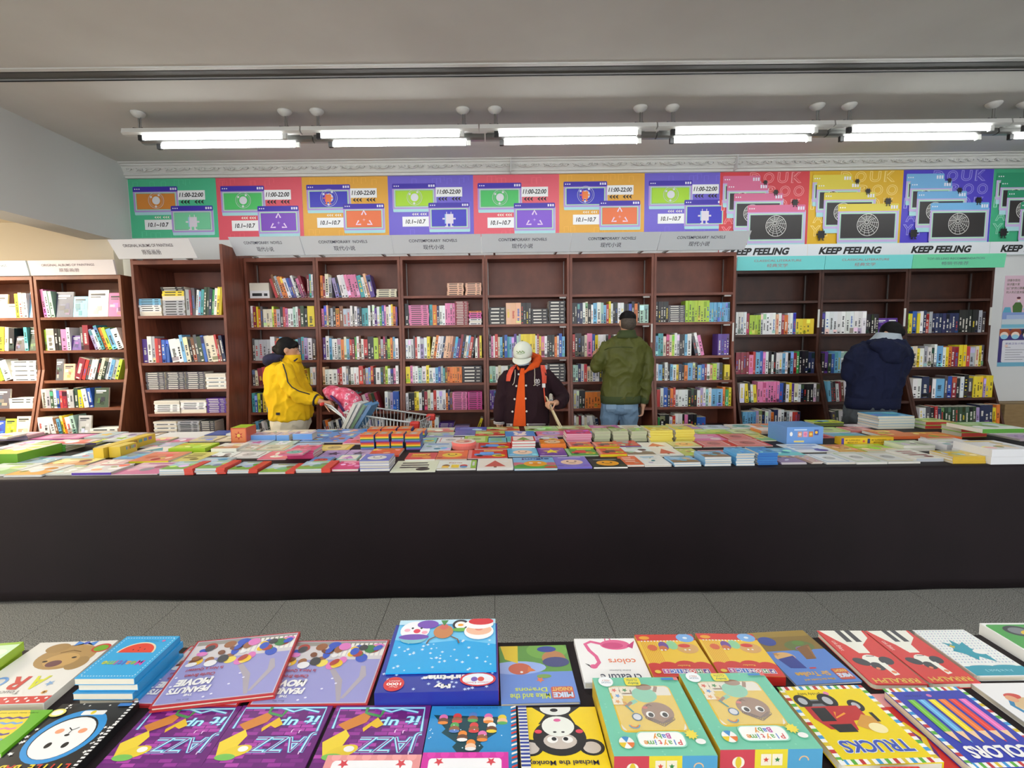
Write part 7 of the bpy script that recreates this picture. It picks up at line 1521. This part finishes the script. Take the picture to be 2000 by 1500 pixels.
for p, h in ((A, H1), (D, H2)):
    local(MB().tube([h, h.lerp(p, .35)+Vector((0, 0, .01)), p.lerp(h, .15)+Vector((0, 0, -.03)), p+Vector((.08, 0, -.34))], .0085, 8), t).build('handle_bar', CHR, t, smooth=True)
    local(MB().tube([h+Vector((.03, 0, -.02)), p+Vector((.0, 0, -.05)), p+Vector((.12, 0, -.40)), Vector((p.x+.16, p.y, .13))], .010, 8), t).build('frame_leg', CHR, t, smooth=True)
local(MB().tube([H1+Vector((-.02, -.03, 0)), H2+Vector((-.02, .02, 0))], .016, 12), t).build('handle_grip', REDP, t, smooth=True)
for p in ((A.x+.1, A.y+.03), (D.x+.1, D.y-.03), (B.x-.12, B.y+.04), (C.x-.12, C.y-.04)):
    local(MB().tube([(p[0], p[1]-.014, .06), (p[0], p[1]+.014, .06)], .06, 20), t).build('wheel', DARK, t, smooth=False); local(MB().tube([(p[0], p[1], .06), (p[0]+.02, p[1], .16)], .009, 8), t).build('caster', CHR, t)
local(MB().tube([(A.x+.16, A.y, .14), (B.x-.1, B.y+.04, .15), (C.x-.1, C.y-.04, .15), (D.x+.16, D.y, .14)], .010, 8), t).build('chassis', CHR, t, smooth=True)
# floral bag
FLO = bpy.data.materials.new('floral_cotton'); FLO.use_nodes = True; nt = FLO.node_tree; bs = nt.nodes['Principled BSDF']; bs.inputs['Roughness'].default_value = .8
tc = nt.nodes.new('ShaderNodeTexCoord'); vo = nt.nodes.new('ShaderNodeTexVoronoi'); vo.inputs['Scale'].default_value = 20; cr = nt.nodes.new('ShaderNodeValToRGB'); el = cr.color_ramp.elements
el[0].position = .0; el[0].color = (*lin((120, 40, 70)), 1); el[1].position = 1; el[1].color = (*lin((196, 62, 96)), 1)
for p, c in ((.14, (120, 50, 70)), (.17, (244, 214, 222)), (.34, (236, 150, 176)), (.42, (222, 96, 128)), (.62, (226, 100, 124)), (.70, (206, 70, 100))): e = el.new(p); e.color = (*lin(c), 1)
nz = nt.nodes.new('ShaderNodeTexNoise'); nz.inputs['Scale'].default_value = 22; mx = nt.nodes.new('ShaderNodeMixRGB'); mx.inputs[0].default_value = .06
nt.links.new(tc.outputs['Object'], mx.inputs[1]); nt.links.new(tc.outputs['Object'], nz.inputs['Vector']); nt.links.new(nz.outputs['Color'], mx.inputs[2]); nt.links.new(mx.outputs[0], vo.inputs['Vector']); nt.links.new(vo.outputs['Distance'], cr.inputs[0]); nt.links.new(cr.outputs[0], bs.inputs['Base Color'])
c = J(672, 790, 4.80); g = thing('shoulder_bag', 'pink floral cloth bag lying in the trolley', 'bag', (c.x, c.y, c.z-.2))
mb = MB(); mb.ell(J(652, 768, 4.82), .10, .09, .075, 20, 14, T=Matrix.Rotation(R_(20), 4, 'Y')); mb.ell(J(680, 779, 4.80), .15, .10, .095, 20, 14, T=Matrix.Rotation(R_(34), 4, 'Y')); mb.ell(J(684, 798, 4.80), .12, .10, .10, 20, 14); mb.ell(J(640, 763, 4.82), .05, .06, .035, 16, 10)
remeshed('bag_body', mb, FLO, g, .010, 5); MATS['floral'] = FLO
local(MB().tube([J(640, 764, 4.80), J(648, 775, 4.73), J(662, 788, 4.70), J(672, 804, 4.70)], .012, 8), g).build('bag_strap', mat('plum_strap', (70, 40, 100), .7), g, smooth=True)
def cart_book(label, px, py, Y, w_, h, t_, cols, ang, yaw=-.15):
    p = J(px, py, Y); T = Matrix.Rotation(yaw, 4, 'Z') @ Matrix.Rotation(R_(ang), 4, 'Y')
    mb = MB().box(0, -w_/2, 0, t_, w_/2, h, cols, T); mb.build('trolley_book', PRINT, loc=p, colors=True, label=label, category='book', group='books in the trolley')
wt = (222, 226, 228); bl = (84, 150, 206)
cart_book('white book leaning on the floral bag in the trolley', 676, 832, 4.62, .19, .26, .03, [wt, wt, (206, 206, 198), wt, wt, wt], 28); cart_book('white magazine in the middle of the trolley books', 684, 832, 4.62, .19, .27, .025, [wt, wt, (200, 200, 196), wt, wt, wt], 30)
cart_book('green-patterned brochure among the trolley books', 692, 832, 4.62, .19, .26, .025, [wt, bl, (110, 140, 110), (190, 206, 210), wt, wt], 32); cart_book('blue-topped brochure at the front of the trolley books', 700, 832, 4.62, .19, .27, .03, [wt, bl, (96, 130, 170), (90, 160, 214), bl, wt], 34)
# carton by the right wall
CB = mat('brown_cardboard', (150, 124, 84), .85, noise=(12, (1, 1, 4), (138, 112, 74), .3, .7)); p = J(1960, 790, 5.62)
g = thing('cardboard_carton', 'large brown cardboard carton against the right wall', 'carton', (p.x+.42, 5.76, 0))
o = MB().box(-.40, -.14, 0, .40, .14, p.z).build('carton_body', CB, g); bevel(o, .006)
MB().box(-.40, -.012, p.z, .40, .012, p.z+.001).build('packing_tape', mat('tan_tape', (176, 150, 104), .35), g)
